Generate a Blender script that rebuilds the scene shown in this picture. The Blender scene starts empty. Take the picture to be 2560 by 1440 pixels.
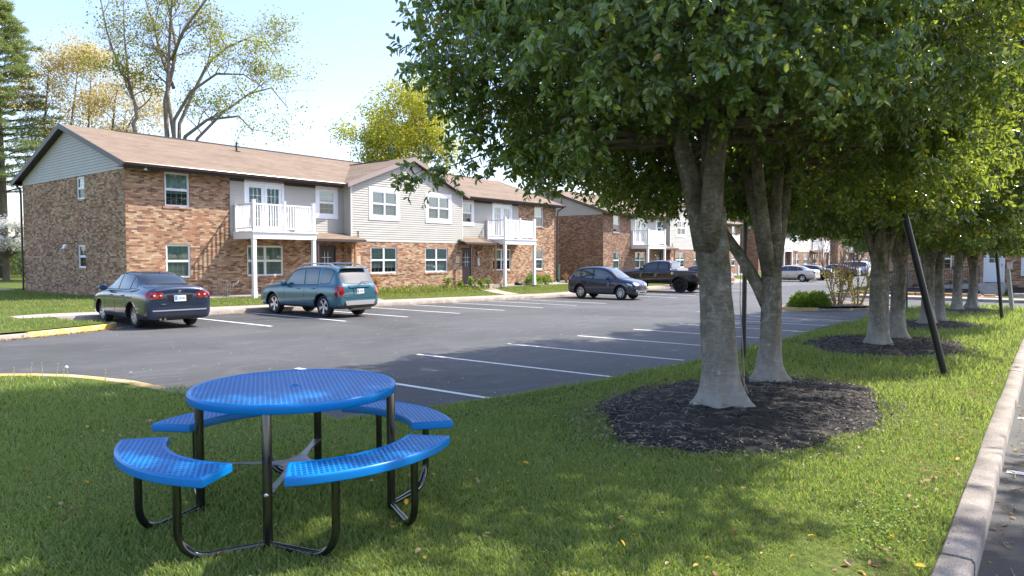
import bpy, bmesh, math, random
import numpy as np
from mathutils import Vector, Matrix, noise
from mathutils.bvhtree import BVHTree
from mathutils.geometry import delaunay_2d_cdt

R = math.radians
PI = math.pi
scene = bpy.context.scene
COL = scene.collection

# ------------------------------------------------------------------ camera
# world axes: X runs along the apartment row, Y from the lawn towards the buildings
cam_data = bpy.data.cameras.new('camera')
cam_data.lens = 24.81
cam_data.sensor_width = 36.0
cam_data.clip_start = 0.05
cam_data.clip_end = 3000
cam = bpy.data.objects.new('camera', cam_data)
COL.objects.link(cam)
cam.location = (0, 0, 1.53)
cam.rotation_euler = (R(90 - 2.53), 0, R(-51.5))
scene.camera = cam

# ------------------------------------------------------------------ sky, sun, exposure
SUN = Vector((0.72, -0.45, 1.0)).normalized()
SUN_EL = math.asin(SUN.z)
SUN_ROT = math.atan2(SUN.x, SUN.y)
world = bpy.data.worlds.new('World')
scene.world = world
world.use_nodes = True
wn = world.node_tree
sky = wn.nodes.new('ShaderNodeTexSky')
sky.sky_type = 'NISHITA'
sky.sun_disc = False
sky.sun_elevation = SUN_EL
sky.sun_rotation = SUN_ROT
sky.air_density = 1.0
sky.dust_density = 1.4
sky.ozone_density = 1.5
tint = wn.nodes.new('ShaderNodeMix'); tint.data_type = 'RGBA'; tint.blend_type = 'MULTIPLY'
tint.inputs[0].default_value = 1.0; tint.inputs[7].default_value = (1.03, 0.965, 1.01, 1)
wn.links.new(sky.outputs[0], tint.inputs[6])
wn.links.new(tint.outputs[2], wn.nodes['Background'].inputs[0])
wn.nodes['Background'].inputs[1].default_value = 0.15
sd = bpy.data.lights.new('sun', 'SUN')
sd.energy = 3.6
sd.angle = R(0.53)
sd.color = (1.0, 0.945, 0.86)
so = bpy.data.objects.new('sun', sd)
COL.objects.link(so)
so.rotation_euler = (-SUN).to_track_quat('-Z', 'Y').to_euler()
so.location = (20, -10, 40)
scene.view_settings.view_transform = 'Standard'
scene.view_settings.look = 'None'
scene.view_settings.exposure = 1.4
scene.view_settings.gamma = 1.0
scene.cycles.max_bounces = 6
scene.cycles.transparent_max_bounces = 12
scene.cycles.caustics_reflective = False
scene.cycles.caustics_refractive = False
scene.cycles.sample_clamp_indirect = 6

# ------------------------------------------------------------------ materials
MATS = {}

def newmat(name):
    m = bpy.data.materials.new(name)
    m.use_nodes = True
    nt = m.node_tree
    b = nt.nodes['Principled BSDF']
    MATS[name] = m
    return m, nt, b

def N(nt, typ, **kw):
    n = nt.nodes.new(typ)
    for k, v in kw.items():
        if k.startswith('i_'):
            n.inputs[k[2:].replace('_', ' ')].default_value = v
        else:
            setattr(n, k, v)
    return n

def c4(c):
    return (c[0], c[1], c[2], 1.0)

def ramp(nt, fac, stops, interp='LINEAR'):
    r = nt.nodes.new('ShaderNodeValToRGB')
    r.color_ramp.interpolation = interp
    e = r.color_ramp.elements
    while len(e) > 1:
        e.remove(e[0])
    e[0].position = stops[0][0]
    e[0].color = c4(stops[0][1])
    for p, c in stops[1:]:
        x = e.new(p)
        x.color = c4(c)
    nt.links.new(fac, r.inputs[0])
    return r.outputs[0]

def mixc(nt, fac, a, b, mode='MIX'):
    m = nt.nodes.new('ShaderNodeMix')
    m.data_type = 'RGBA'
    m.blend_type = mode
    for sock, v in ((m.inputs[0], fac), (m.inputs[6], a), (m.inputs[7], b)):
        if isinstance(v, (int, float)):
            sock.default_value = v
        elif isinstance(v, tuple):
            sock.default_value = c4(v)
        else:
            nt.links.new(v, sock)
    return m.outputs[2]

def mathn(nt, op, a, b=0.0, c=0.0):
    m = nt.nodes.new('ShaderNodeMath')
    m.operation = op
    for i, v in enumerate((a, b, c)):
        if isinstance(v, (int, float)):
            m.inputs[i].default_value = v
        else:
            nt.links.new(v, m.inputs[i])
    return m.outputs[0]

def texco(nt, which='Object', scale=None, rot=None):
    t = nt.nodes.new('ShaderNodeTexCoord')
    o = t.outputs[which]
    if scale is not None or rot is not None:
        mp = nt.nodes.new('ShaderNodeMapping')
        if scale is not None:
            mp.inputs['Scale'].default_value = scale
        if rot is not None:
            mp.inputs['Rotation'].default_value = rot
        nt.links.new(o, mp.inputs[0])
        o = mp.outputs[0]
    return o

def noi(nt, co, scale, detail=4, rough=0.55, dist=0.0, out='Fac'):
    n = nt.nodes.new('ShaderNodeTexNoise')
    n.inputs['Scale'].default_value = scale
    n.inputs['Detail'].default_value = detail
    n.inputs['Roughness'].default_value = rough
    n.inputs['Distortion'].default_value = dist
    nt.links.new(co, n.inputs['Vector'])
    return n.outputs[out]

def bump(nt, b, h, strength=0.3, dist=0.01):
    n = nt.nodes.new('ShaderNodeBump')
    n.inputs['Strength'].default_value = strength
    n.inputs['Distance'].default_value = dist
    nt.links.new(h, n.inputs['Height'])
    nt.links.new(n.outputs[0], b.inputs['Normal'])
    return n

def plain(name, col, rough=0.6, metal=0.0, spec=0.5, var=0.0, vscale=8, bmp=0.0, bscale=60, coat=0.0):
    m, nt, b = newmat(name)
    b.inputs['Base Color'].default_value = c4(col)
    b.inputs['Roughness'].default_value = rough
    b.inputs['Metallic'].default_value = metal
    b.inputs['Specular IOR Level'].default_value = spec
    if coat:
        b.inputs['Coat Weight'].default_value = coat
        b.inputs['Coat Roughness'].default_value = 0.04
    co = texco(nt)
    if var > 0:
        f = noi(nt, co, vscale, 5)
        lo = tuple(max(0, x * (1 - var)) for x in col)
        hi = tuple(min(1, x * (1 + var)) for x in col)
        nt.links.new(ramp(nt, f, [(0.3, lo), (0.7, hi)]), b.inputs['Base Color'])
    if bmp > 0:
        bump(nt, b, noi(nt, co, bscale, 3), bmp, 0.01)
    return m

def asphalt_mat(name, base):
    m, nt, b = newmat(name)
    co = texco(nt)
    big = noi(nt, co, 0.18, 4, 0.6, 0.6)
    streak = noi(nt, texco(nt, 'Object', (0.35, 1.6, 1), (0, 0, 0.5)), 0.9, 6, 0.65, 1.2)
    fine = noi(nt, co, 90, 2, 0.7)
    d = tuple(x * 0.72 for x in base); l = tuple(x * 1.35 for x in base)
    c1 = ramp(nt, big, [(0.3, d), (0.7, l)])
    c2 = mixc(nt, mathn(nt, 'MULTIPLY', mathn(nt, 'SUBTRACT', streak, 0.5), 1.3), c1, tuple(x * 2.2 for x in base))
    c3 = mixc(nt, 0.55, c2, ramp(nt, fine, [(0.25, (0.25, 0.25, 0.25)), (0.5, (0.5, 0.5, 0.5)), (0.8, (0.9, 0.9, 0.9))]), 'OVERLAY')
    # faint tyre scuff arcs
    wv = nt.nodes.new('ShaderNodeTexWave')
    wv.wave_type = 'RINGS'; wv.rings_direction = 'Z'
    wv.inputs['Scale'].default_value = 0.23
    wv.inputs['Distortion'].default_value = 6
    wv.inputs['Detail'].default_value = 2
    wv.inputs['Detail Scale'].default_value = 0.35
    nt.links.new(texco(nt, 'Object', (1, 1, 1)), wv.inputs['Vector'])
    arc = ramp(nt, wv.outputs['Fac'], [(0.0, (1, 1, 1)), (0.012, (0, 0, 0)), (1, (0, 0, 0))])
    scu = mathn(nt, 'MULTIPLY', arc, mathn(nt, 'MULTIPLY', ramp(nt, noi(nt, co, 0.5, 3), [(0.5, (0, 0, 0)), (0.7, (1, 1, 1))]), 0.28))
    c4_ = mixc(nt, scu, c3, tuple(x * 2.6 for x in base))
    film = ramp(nt, noi(nt, texco(nt, 'Object', (0.5, 1.1, 1), (0, 0, 0.9)), 1.6, 7, 0.72, 1.8), [(0.54, (0, 0, 0)), (0.72, (1, 1, 1))])
    c4_ = mixc(nt, mathn(nt, 'MULTIPLY', film, 0.30), c4_, tuple(x * 3.0 for x in base))
    oil = ramp(nt, noi(nt, co, 0.9, 3, 0.5), [(0.66, (0, 0, 0)), (0.74, (1, 1, 1))])
    c4_ = mixc(nt, mathn(nt, 'MULTIPLY', oil, 0.45), c4_, tuple(x * 0.5 for x in base))
    # hairline cracks
    v = nt.nodes.new('ShaderNodeTexVoronoi')
    v.feature = 'DISTANCE_TO_EDGE'
    v.inputs['Scale'].default_value = 0.45
    wob = nt.nodes.new('ShaderNodeVectorMath'); wob.operation = 'ADD'
    nt.links.new(co, wob.inputs[0])
    sc = nt.nodes.new('ShaderNodeVectorMath'); sc.operation = 'SCALE'; sc.inputs['Scale'].default_value = 0.9
    nt.links.new(noi(nt, co, 1.3, 5, out='Color'), sc.inputs[0])
    nt.links.new(sc.outputs[0], wob.inputs[1])
    nt.links.new(wob.outputs[0], v.inputs['Vector'])
    ck = ramp(nt, v.outputs['Distance'], [(0.0, (1, 1, 1)), (0.008, (0, 0, 0)), (1, (0, 0, 0))])
    ckm = mathn(nt, 'MULTIPLY', ck, mathn(nt, 'GREATER_THAN', noi(nt, co, 0.35, 2), 0.5))
    c5 = mixc(nt, mathn(nt, 'MULTIPLY', ckm, 0.55), c4_, tuple(x * 0.45 for x in base))
    nt.links.new(c5, b.inputs['Base Color'])
    b.inputs['Roughness'].default_value = 0.72
    b.inputs['Specular IOR Level'].default_value = 0.35
    bump(nt, b, fine, 0.5, 0.006)
    return m

def brick_mat(name, cols, mortar, wet=1.0):
    m, nt, b = newmat(name)
    uv = texco(nt, 'UV')
    sep = nt.nodes.new('ShaderNodeSeparateXYZ')
    nt.links.new(uv, sep.inputs[0])
    BH, BW = 0.0690, 0.200
    v = mathn(nt, 'DIVIDE', sep.outputs[1], BH)
    row = mathn(nt, 'FLOOR', v)
    fv = mathn(nt, 'SUBTRACT', v, row)
    off = mathn(nt, 'MULTIPLY', mathn(nt, 'MODULO', mathn(nt, 'ABSOLUTE', row), 2.0), 0.5)
    u = mathn(nt, 'ADD', mathn(nt, 'DIVIDE', sep.outputs[0], BW), off)
    colm = mathn(nt, 'FLOOR', u)
    fu = mathn(nt, 'SUBTRACT', u, colm)
    cmb = nt.nodes.new('ShaderNodeCombineXYZ')
    nt.links.new(colm, cmb.inputs[0]); nt.links.new(row, cmb.inputs[1])
    wnz = nt.nodes.new('ShaderNodeTexWhiteNoise'); wnz.noise_dimensions = '2D'
    nt.links.new(cmb.outputs[0], wnz.inputs['Vector'])
    brick = ramp(nt, wnz.outputs['Value'], cols, 'CONSTANT')
    patch = noi(nt, uv, 0.7, 3)
    brick = mixc(nt, 0.5, brick, ramp(nt, patch, [(0.3, (0.33, 0.33, 0.33)), (0.7, (0.66, 0.66, 0.66))]), 'OVERLAY')
    brick = mixc(nt, 0.6, brick, ramp(nt, noi(nt, uv, 38, 3), [(0.25, (0.3, 0.3, 0.3)), (0.75, (0.7, 0.7, 0.7))]), 'OVERLAY')
    mu = mathn(nt, 'MINIMUM', fu, mathn(nt, 'SUBTRACT', 1.0, fu))
    mv = mathn(nt, 'MINIMUM', fv, mathn(nt, 'SUBTRACT', 1.0, fv))
    isb = mathn(nt, 'MULTIPLY', mathn(nt, 'GREATER_THAN', mu, 0.022), mathn(nt, 'GREATER_THAN', mv, 0.075))
    c = mixc(nt, isb, mortar, brick)
    nt.links.new(c, b.inputs['Base Color'])
    b.inputs['Roughness'].default_value = 0.85
    b.inputs['Specular IOR Level'].default_value = 0.25
    bump(nt, b, isb, 0.6, 0.006)
    return m

BR = [(0.0, (0.391, 0.251, 0.146)), (0.22, (0.337, 0.159, 0.087)), (0.42, (0.47, 0.325, 0.202)), (0.58, (0.219, 0.107, 0.065)), (0.72, (0.37, 0.203, 0.116)), (0.86, (0.139, 0.083, 0.054)), (0.94, (0.51, 0.374, 0.248))]
brick_mat('brick', BR, (0.25, 0.21, 0.17))
BR2 = [(0.0, (0.279, 0.145, 0.086)), (0.3, (0.212, 0.105, 0.07)), (0.5, (0.339, 0.259, 0.165)), (0.66, (0.153, 0.089, 0.062)), (0.82, (0.318, 0.187, 0.115)), (0.93, (0.099, 0.073, 0.057))]
brick_mat('brick_red', BR2, (0.24, 0.19, 0.155))

def siding_mat(name, col):
    return plain(name, col, 0.5, spec=0.35, var=0.04, vscale=1.2)

siding_mat('siding', (0.45, 0.43, 0.38))

def shingle_mat():
    m, nt, b = newmat('shingle')
    uv = texco(nt, 'UV')
    bt = nt.nodes.new('ShaderNodeTexBrick')
    bt.inputs['Scale'].default_value = 1.0
    bt.inputs['Brick Width'].default_value = 0.32
    bt.inputs['Row Height'].default_value = 0.14
    bt.inputs['Mortar Size'].default_value = 0.006
    bt.inputs['Color1'].default_value = (0.235, 0.180, 0.132, 1)
    bt.inputs['Color2'].default_value = (0.188, 0.142, 0.104, 1)
    bt.inputs['Mortar'].default_value = (0.15, 0.10, 0.075, 1)
    nt.links.new(uv, bt.inputs['Vector'])
    st = noi(nt, texco(nt, 'UV', (0.4, 1.2, 1)), 1.1, 4)
    c = mixc(nt, 0.55, bt.outputs['Color'], ramp(nt, st, [(0.3, (0.38, 0.38, 0.38)), (0.7, (0.62, 0.62, 0.62))]), 'OVERLAY')
    c = mixc(nt, 0.5, c, ramp(nt, noi(nt, uv, 60, 2), [(0.3, (0.35, 0.35, 0.35)), (0.7, (0.65, 0.65, 0.65))]), 'OVERLAY')
    nt.links.new(c, b.inputs['Base Color'])
    b.inputs['Roughness'].default_value = 0.95
    b.inputs['Specular IOR Level'].default_value = 0.15
    bump(nt, b, bt.outputs['Fac'], -0.4, 0.008)
shingle_mat()

def concrete_mat(name, col, edge=0.3):
    m, nt, b = newmat(name)
    co = texco(nt)
    a = noi(nt, co, 2.2, 6, 0.65)
    g = noi(nt, co, 120, 2, 0.8)
    c = ramp(nt, a, [(0.28, tuple(x * (1 - edge) for x in col)), (0.72, tuple(x * (1 + edge * .6) for x in col))])
    c = mixc(nt, 0.75, c, ramp(nt, g, [(0.3, (0.2, 0.2, 0.2)), (0.7, (0.8, 0.8, 0.8))]), 'OVERLAY')
    nt.links.new(c, b.inputs['Base Color'])
    b.inputs['Roughness'].default_value = 0.9
    b.inputs['Specular IOR Level'].default_value = 0.2
    bump(nt, b, g, 0.6, 0.005)
    return m
concrete_mat('kerb_concrete', (0.34, 0.30, 0.262), 0.45)
concrete_mat('walk_concrete', (0.40, 0.33, 0.285), 0.25)
concrete_mat('step_concrete', (0.42, 0.39, 0.36), 0.2)

def paint_worn(name, col, under, thr=0.42, sc=9):
    m, nt, b = newmat(name)
    co = texco(nt)
    f = noi(nt, co, sc, 6, 0.7)
    fac = ramp(nt, f, [(thr - 0.06, (0, 0, 0)), (thr + 0.04, (1, 1, 1))])
    nt.links.new(mixc(nt, fac, under, col), b.inputs['Base Color'])
    b.inputs['Roughness'].default_value = 0.75
    return m
paint_worn('line_paint', (0.78, 0.78, 0.76), (0.16, 0.16, 0.17), 0.36)
paint_worn('line_paint_faded', (0.42, 0.42, 0.43), (0.11, 0.11, 0.12), 0.47, 5)
paint_worn('yellow_paint', (0.62, 0.39, 0.07), (0.40, 0.34, 0.25), 0.49, 7)

def lawn_mat():
    m, nt, b = newmat('lawn_ground')
    co = texco(nt)
    a = noi(nt, co, 0.8, 5, 0.6)
    f = noi(nt, co, 22, 4, 0.7)
    c = ramp(nt, a, [(0.3, (0.055, 0.085, 0.018)), (0.5, (0.085, 0.115, 0.025)), (0.72, (0.14, 0.14, 0.05))])
    c = mixc(nt, 0.8, c, ramp(nt, f, [(0.3, (0.2, 0.2, 0.2)), (0.7, (0.8, 0.8, 0.8))]), 'OVERLAY')
    nt.links.new(c, b.inputs['Base Color'])
    b.inputs['Roughness'].default_value = 1.0
    b.inputs['Specular IOR Level'].default_value = 0.1
    bump(nt, b, f, 0.8, 0.02)
lawn_mat()

def foliage_mat(name, stops, rough=0.4, trans=0.35, tcol=(0.25, 0.38, 0.03), spec=0.5):
    """leaf or blade: per-leaf colour, light passing through from behind"""
    m = bpy.data.materials.new(name); m.use_nodes = True
    MATS[name] = m
    nt = m.node_tree
    b = nt.nodes['Principled BSDF']
    g = nt.nodes.new('ShaderNodeNewGeometry')
    col = ramp(nt, g.outputs['Random Per Island'], stops)
    nt.links.new(col, b.inputs['Base Color'])
    b.inputs['Roughness'].default_value = rough
    b.inputs['Specular IOR Level'].default_value = spec
    t = nt.nodes.new('ShaderNodeBsdfTranslucent')
    nt.links.new(mixc(nt, 0.6, col, tcol), t.inputs['Color'])
    mx = nt.nodes.new('ShaderNodeMixShader')
    mx.inputs[0].default_value = trans
    nt.links.new(b.outputs[0], mx.inputs[1]); nt.links.new(t.outputs[0], mx.inputs[2])
    nt.links.new(mx.outputs[0], nt.nodes['Material Output'].inputs[0])
    return m
foliage_mat('grass_blade', [(0.0, (0.072, 0.130, 0.034)), (0.35, (0.130, 0.205, 0.050)), (0.7, (0.205, 0.28, 0.072)), (0.92, (0.31, 0.34, 0.12)), (0.97, (0.36, 0.31, 0.14)), (1.0, (0.42, 0.36, 0.2))], 0.42, 0.45, (0.56, 0.68, 0.12), 0.45)
foliage_mat('grass_blade_dry', [(0.0, (0.11, 0.19, 0.04)), (0.4, (0.17, 0.26, 0.06)), (0.8, (0.26, 0.33, 0.09)), (0.93, (0.40, 0.36, 0.16)), (1.0, (0.42, 0.36, 0.2))], 0.5, 0.42, (0.42, 0.43, 0.07), 0.3)
foliage_mat('holly_leaf', [(0.0, (0.040, 0.090, 0.026)), (0.35, (0.090, 0.165, 0.038)), (0.7, (0.155, 0.24, 0.050)), (0.90, (0.27, 0.35, 0.07)), (0.985, (0.34, 0.38, 0.07)), (0.99, (0.50, 0.26, 0.02)), (1.0, (0.55, 0.30, 0.03))], 0.20, 0.42, (0.54, 0.64, 0.06), 1.0)
foliage_mat('spring_leaf', [(0.0, (0.16, 0.21, 0.04)), (0.5, (0.27, 0.30, 0.06)), (0.8, (0.36, 0.33, 0.09)), (1.0, (0.42, 0.30, 0.12))], 0.5, 0.5, (0.45, 0.5, 0.08), 0.3)
foliage_mat('yellow_spring_leaf', [(0.0, (0.24, 0.28, 0.04)), (0.5, (0.42, 0.43, 0.06)), (1.0, (0.56, 0.50, 0.09))], 0.5, 0.5, (0.6, 0.6, 0.06), 0.3)
foliage_mat('orange_bud', [(0.0, (0.50, 0.36, 0.15)), (0.5, (0.58, 0.48, 0.22)), (1.0, (0.50, 0.50, 0.26))], 0.5, 0.5, (0.8, 0.65, 0.25), 0.3)
foliage_mat('pine_needle', [(0.0, (0.15, 0.21, 0.10)), (0.5, (0.27, 0.34, 0.13)), (1.0, (0.40, 0.43, 0.15))], 0.5, 0.35, (0.30, 0.36, 0.08), 0.3)
foliage_mat('white_petal', [(0.0, (0.72, 0.70, 0.66)), (0.8, (0.85, 0.84, 0.80)), (1.0, (0.5, 0.55, 0.3))], 0.6, 0.4, (0.85, 0.85, 0.8), 0.2)
foliage_mat('bush_leaf', [(0.0, (0.07, 0.13, 0.015)), (0.5, (0.13, 0.23, 0.025)), (1.0, (0.22, 0.33, 0.04))], 0.45, 0.4, (0.35, 0.5, 0.04), 0.4)
foliage_mat('dark_bush_leaf', [(0.0, (0.02, 0.045, 0.012)), (0.5, (0.05, 0.09, 0.02)), (1.0, (0.10, 0.15, 0.03))], 0.45, 0.4, (0.2, 0.3, 0.03), 0.4)
foliage_mat('myrtle_leaf', [(0.0, (0.22, 0.13, 0.03)), (0.45, (0.36, 0.33, 0.04)), (1.0, (0.42, 0.45, 0.06))], 0.45, 0.4, (0.6, 0.5, 0.06), 0.4)
foliage_mat('rust_leaf', [(0.0, (0.32, 0.12, 0.03)), (0.6, (0.48, 0.24, 0.06)), (1.0, (0.5, 0.4, 0.2))], 0.6, 0.3, (0.6, 0.3, 0.1), 0.3)
foliage_mat('fallen_leaf', [(0.0, (0.24, 0.13, 0.06)), (0.5, (0.38, 0.25, 0.13)), (0.8, (0.48, 0.36, 0.22)), (0.9, (0.62, 0.38, 0.03)), (1.0, (0.66, 0.45, 0.04))], 0.7, 0.2, (0.5, 0.3, 0.1), 0.3)

def bark_mat(name, col, dark, lich=0.0, base_light=False):
    m, nt, b = newmat(name)
    co = texco(nt)
    a = noi(nt, texco(nt, 'Object', (1, 1, 0.35)), 5, 6, 0.65, 0.6)
    c = ramp(nt, a, [(0.3, dark), (0.68, col)])
    ring = noi(nt, texco(nt, 'Object', (1, 1, 4)), 9, 4, 0.7)
    c = mixc(nt, 0.5, c, ramp(nt, ring, [(0.35, (0.3, 0.3, 0.3)), (0.65, (0.68, 0.68, 0.68))]), 'OVERLAY')
    if lich:
        g = noi(nt, co, 3.1, 4, 0.6)
        c = mixc(nt, mathn(nt, 'MULTIPLY', ramp(nt, g, [(0.5, (0, 0, 0)), (0.66, (1, 1, 1))]), 0.6), c, (0.11, 0.11, 0.05))
        v = nt.nodes.new('ShaderNodeTexVoronoi'); v.feature = 'F1'
        v.inputs['Scale'].default_value = 9
        nt.links.new(co, v.inputs['Vector'])
        spot = ramp(nt, v.outputs['Distance'], [(0.0, (1, 1, 1)), (0.17, (1, 1, 1)), (0.22, (0, 0, 0)), (1, (0, 0, 0))])
        on = mathn(nt, 'GREATER_THAN', noi(nt, co, 1.7, 2), 0.5)
        c = mixc(nt, mathn(nt, 'MULTIPLY', mathn(nt, 'MULTIPLY', spot, on), lich), c, (0.46, 0.48, 0.42))
    if lich:
        kn = nt.nodes.new('ShaderNodeTexVoronoi'); kn.feature = 'DISTANCE_TO_EDGE'; kn.inputs['Scale'].default_value = 7
        wv_ = nt.nodes.new('ShaderNodeVectorMath'); wv_.operation = 'ADD'
        nt.links.new(texco(nt, 'Object', (1.6, 1.6, 0.55)), wv_.inputs[0]); nt.links.new(noi(nt, co, 5, 5, out='Color'), wv_.inputs[1])
        nt.links.new(wv_.outputs[0], kn.inputs['Vector'])
        crack = ramp(nt, kn.outputs['Distance'], [(0.0, (1, 1, 1)), (0.05, (0, 0, 0)), (1, (0, 0, 0))])
        c = mixc(nt, mathn(nt, 'MULTIPLY', crack, mathn(nt, 'MULTIPLY', noi(nt, co, 2.3, 3), 0.75)), c, (0.06, 0.05, 0.04))
        c = mixc(nt, 0.7, c, ramp(nt, noi(nt, co, 9, 6, 0.7, 0.8), [(0.35, (0.25, 0.25, 0.25)), (0.65, (0.72, 0.72, 0.72))]), 'OVERLAY')
        sp = nt.nodes.new('ShaderNodeSeparateXYZ'); nt.links.new(co, sp.inputs[0])
        zz = mathn(nt, 'ADD', sp.outputs[2], mathn(nt, 'MULTIPLY', mathn(nt, 'SUBTRACT', noi(nt, co, 4, 4), 0.5), 0.9))
        c = mixc(nt, ramp(nt, zz, [(0.0, (0.5, 0.5, 0.5)), (1.0, (0, 0, 0))]), c, (0.52, 0.49, 0.44))
    nt.links.new(c, b.inputs['Base Color'])
    b.inputs['Roughness'].default_value = 0.9
    b.inputs['Specular IOR Level'].default_value = 0.2
    bump(nt, b, mixc(nt, 0.5, a, ring), 1.0, 0.05)
    return m
bark_mat('holly_bark', (0.34, 0.30, 0.245), (0.12, 0.10, 0.075), 0.6)
bark_mat('brown_bark', (0.24, 0.19, 0.14), (0.10, 0.08, 0.06))
bark_mat('grey_bark', (0.30, 0.245, 0.19), (0.14, 0.115, 0.09))
bark_mat('twig_bark', (0.30, 0.22, 0.16), (0.18, 0.13, 0.10))
bark_mat('myrtle_bark', (0.50, 0.36, 0.26), (0.30, 0.20, 0.14))

def mulch_mat():
    m, nt, b = newmat('mulch')
    co = texco(nt)
    v = nt.nodes.new('ShaderNodeTexVoronoi'); v.inputs['Scale'].default_value = 26
    v.inputs['Randomness'].default_value = 1
    st = texco(nt, 'Object', (1, 0.45, 1), (0, 0, 0.8))
    nt.links.new(st, v.inputs['Vector'])
    sepc = nt.nodes.new('ShaderNodeSeparateColor')
    nt.links.new(v.outputs['Color'], sepc.inputs[0])
    c = ramp(nt, sepc.outputs[0], [(0.0, (0.006, 0.005, 0.005)), (0.6, (0.015, 0.012, 0.011)), (0.85, (0.032, 0.025, 0.021)), (0.96, (0.10, 0.075, 0.055))])
    nt.links.new(c, b.inputs['Base Color'])
    b.inputs['Roughness'].default_value = 0.85
    bump(nt, b, mixc(nt, 0.6, v.outputs['Distance'], noi(nt, co, 40, 4, 0.7)), 1.0, 0.05)
mulch_mat()
plain('mulch_old', (0.17, 0.135, 0.105), 0.95, var=0.5, vscale=30, bmp=0.9, bscale=45)
plain('mulch_chip', (0.016, 0.013, 0.012), 0.8, var=0.6, vscale=20)
plain('straw', (0.30, 0.24, 0.185), 0.8, var=0.3, vscale=10)
plain('gravel', (0.30, 0.28, 0.26), 0.95, var=0.5, vscale=40, bmp=0.9, bscale=40)
plain('white_trim', (0.80, 0.80, 0.81), 0.4, var=0.03, vscale=3)
plain('white_vinyl', (0.82, 0.82, 0.82), 0.35, var=0.02)
plain('corner_trim', (0.62, 0.58, 0.54), 0.5)
plain('brown_trim', (0.060, 0.042, 0.038), 0.5, var=0.1)
plain('brown_soffit', (0.045, 0.034, 0.030), 0.6)
plain('gable_trim', (0.30, 0.235, 0.215), 0.5)
plain('rake_trim', (0.075, 0.066, 0.066), 0.5)
plain('gutter', (0.055, 0.030, 0.028), 0.25, spec=0.7)
plain('brown_door', (0.065, 0.048, 0.045), 0.45, var=0.08)
plain('wood_post', (0.42, 0.21, 0.075), 0.6, var=0.2)
plain('white_door', (0.72, 0.76, 0.80), 0.35)
plain('muntin', (0.72, 0.80, 0.78), 0.4)
plain('chrome', (0.75, 0.75, 0.77), 0.15, metal=1.0)
plain('dark_metal', (0.015, 0.015, 0.017), 0.4, spec=0.6)
plain('beige_plastic', (0.58, 0.48, 0.36), 0.6)
plain('light_plastic', (0.70, 0.72, 0.74), 0.5)
plain('grey_ink', (0.24, 0.24, 0.26), 0.6)
plain('tan_ink', (0.40, 0.26, 0.16), 0.6)
plain('green_plastic', (0.012, 0.07, 0.04), 0.5)
plain('teal_plastic', (0.06, 0.42, 0.38), 0.5)
plain('curtain_white', (0.66, 0.68, 0.66), 0.8, var=0.08, vscale=14)
plain('orange_stone', (0.56, 0.30, 0.13), 0.85, var=0.3, vscale=6, bmp=0.5, bscale=30)
plain('grey_stone', (0.42, 0.38, 0.33), 0.85, var=0.3, vscale=6, bmp=0.5, bscale=30)
plain('post_wood_grey', (0.50, 0.47, 0.41), 0.8, var=0.15, vscale=6)
plain('petal_speck', (0.75, 0.74, 0.70), 0.7)
plain('dandelion_yellow', (0.80, 0.42, 0.01), 0.6)
plain('dandelion_stem', (0.42, 0.40, 0.25), 0.6)
plain('fence_dark', (0.045, 0.045, 0.035), 0.8, var=0.3, vscale=3)

def interior_mat(name, a, b_, sc=40, axis=1):
    """horizontal slats of a blind"""
    m, nt, b = newmat(name)
    uv = texco(nt, 'Object')
    sep = nt.nodes.new('ShaderNodeSeparateXYZ'); nt.links.new(uv, sep.inputs[0])
    w = mathn(nt, 'FRACT', mathn(nt, 'MULTIPLY', sep.outputs[2], sc))
    c = ramp(nt, w, [(0.0, b_), (0.25, a), (0.85, a), (1.0, b_)])
    nt.links.new(c, b.inputs['Base Color'])
    b.inputs['Roughness'].default_value = 0.6
    return m
interior_mat('blind_green', (0.50, 0.60, 0.52), (0.26, 0.34, 0.29), 26)
interior_mat('blind_grey', (0.66, 0.70, 0.67), (0.34, 0.39, 0.37), 26)
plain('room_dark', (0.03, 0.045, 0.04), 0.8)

def glass_mat(name, tint, refl=0.5, clear=0.75, rough=0.02):
    m = bpy.data.materials.new(name); m.use_nodes = True
    MATS[name] = m
    nt = m.node_tree
    nt.nodes.remove(nt.nodes['Principled BSDF'])
    tr = nt.nodes.new('ShaderNodeBsdfTransparent'); tr.inputs[0].default_value = c4(tint)
    gl = nt.nodes.new('ShaderNodeBsdfGlossy'); gl.inputs['Roughness'].default_value = rough
    gl.inputs['Color'].default_value = (0.9, 0.95, 1, 1)
    lw = nt.nodes.new('ShaderNodeFresnel'); lw.inputs['IOR'].default_value = 1.5
    f = mathn(nt, 'ADD', mathn(nt, 'MULTIPLY', lw.outputs[0], refl), 0.04)
    mx = nt.nodes.new('ShaderNodeMixShader')
    nt.links.new(f, mx.inputs[0]); nt.links.new(tr.outputs[0], mx.inputs[1]); nt.links.new(gl.outputs[0], mx.inputs[2])
    nt.links.new(mx.outputs[0], nt.nodes['Material Output'].inputs[0])
    return m
glass_mat('window_glass', (0.80, 0.95, 0.90), 1.5)
glass_mat('window_screen', (0.50, 0.56, 0.56), 0.6)

def dark_glass(name, col, rough=0.04):
    m, nt, b = newmat(name)
    b.inputs['Base Color'].default_value = c4(col)
    b.inputs['Roughness'].default_value = rough
    b.inputs['Specular IOR Level'].default_value = 0.9
    b.inputs['Coat Weight'].default_value = 0.6
    b.inputs['Coat Roughness'].default_value = 0.02
dark_glass('car_glass', (0.012, 0.016, 0.018))
dark_glass('car_glass_clear', (0.055, 0.075, 0.075))
dark_glass('door_glass', (0.05, 0.07, 0.08), 0.08)

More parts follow.
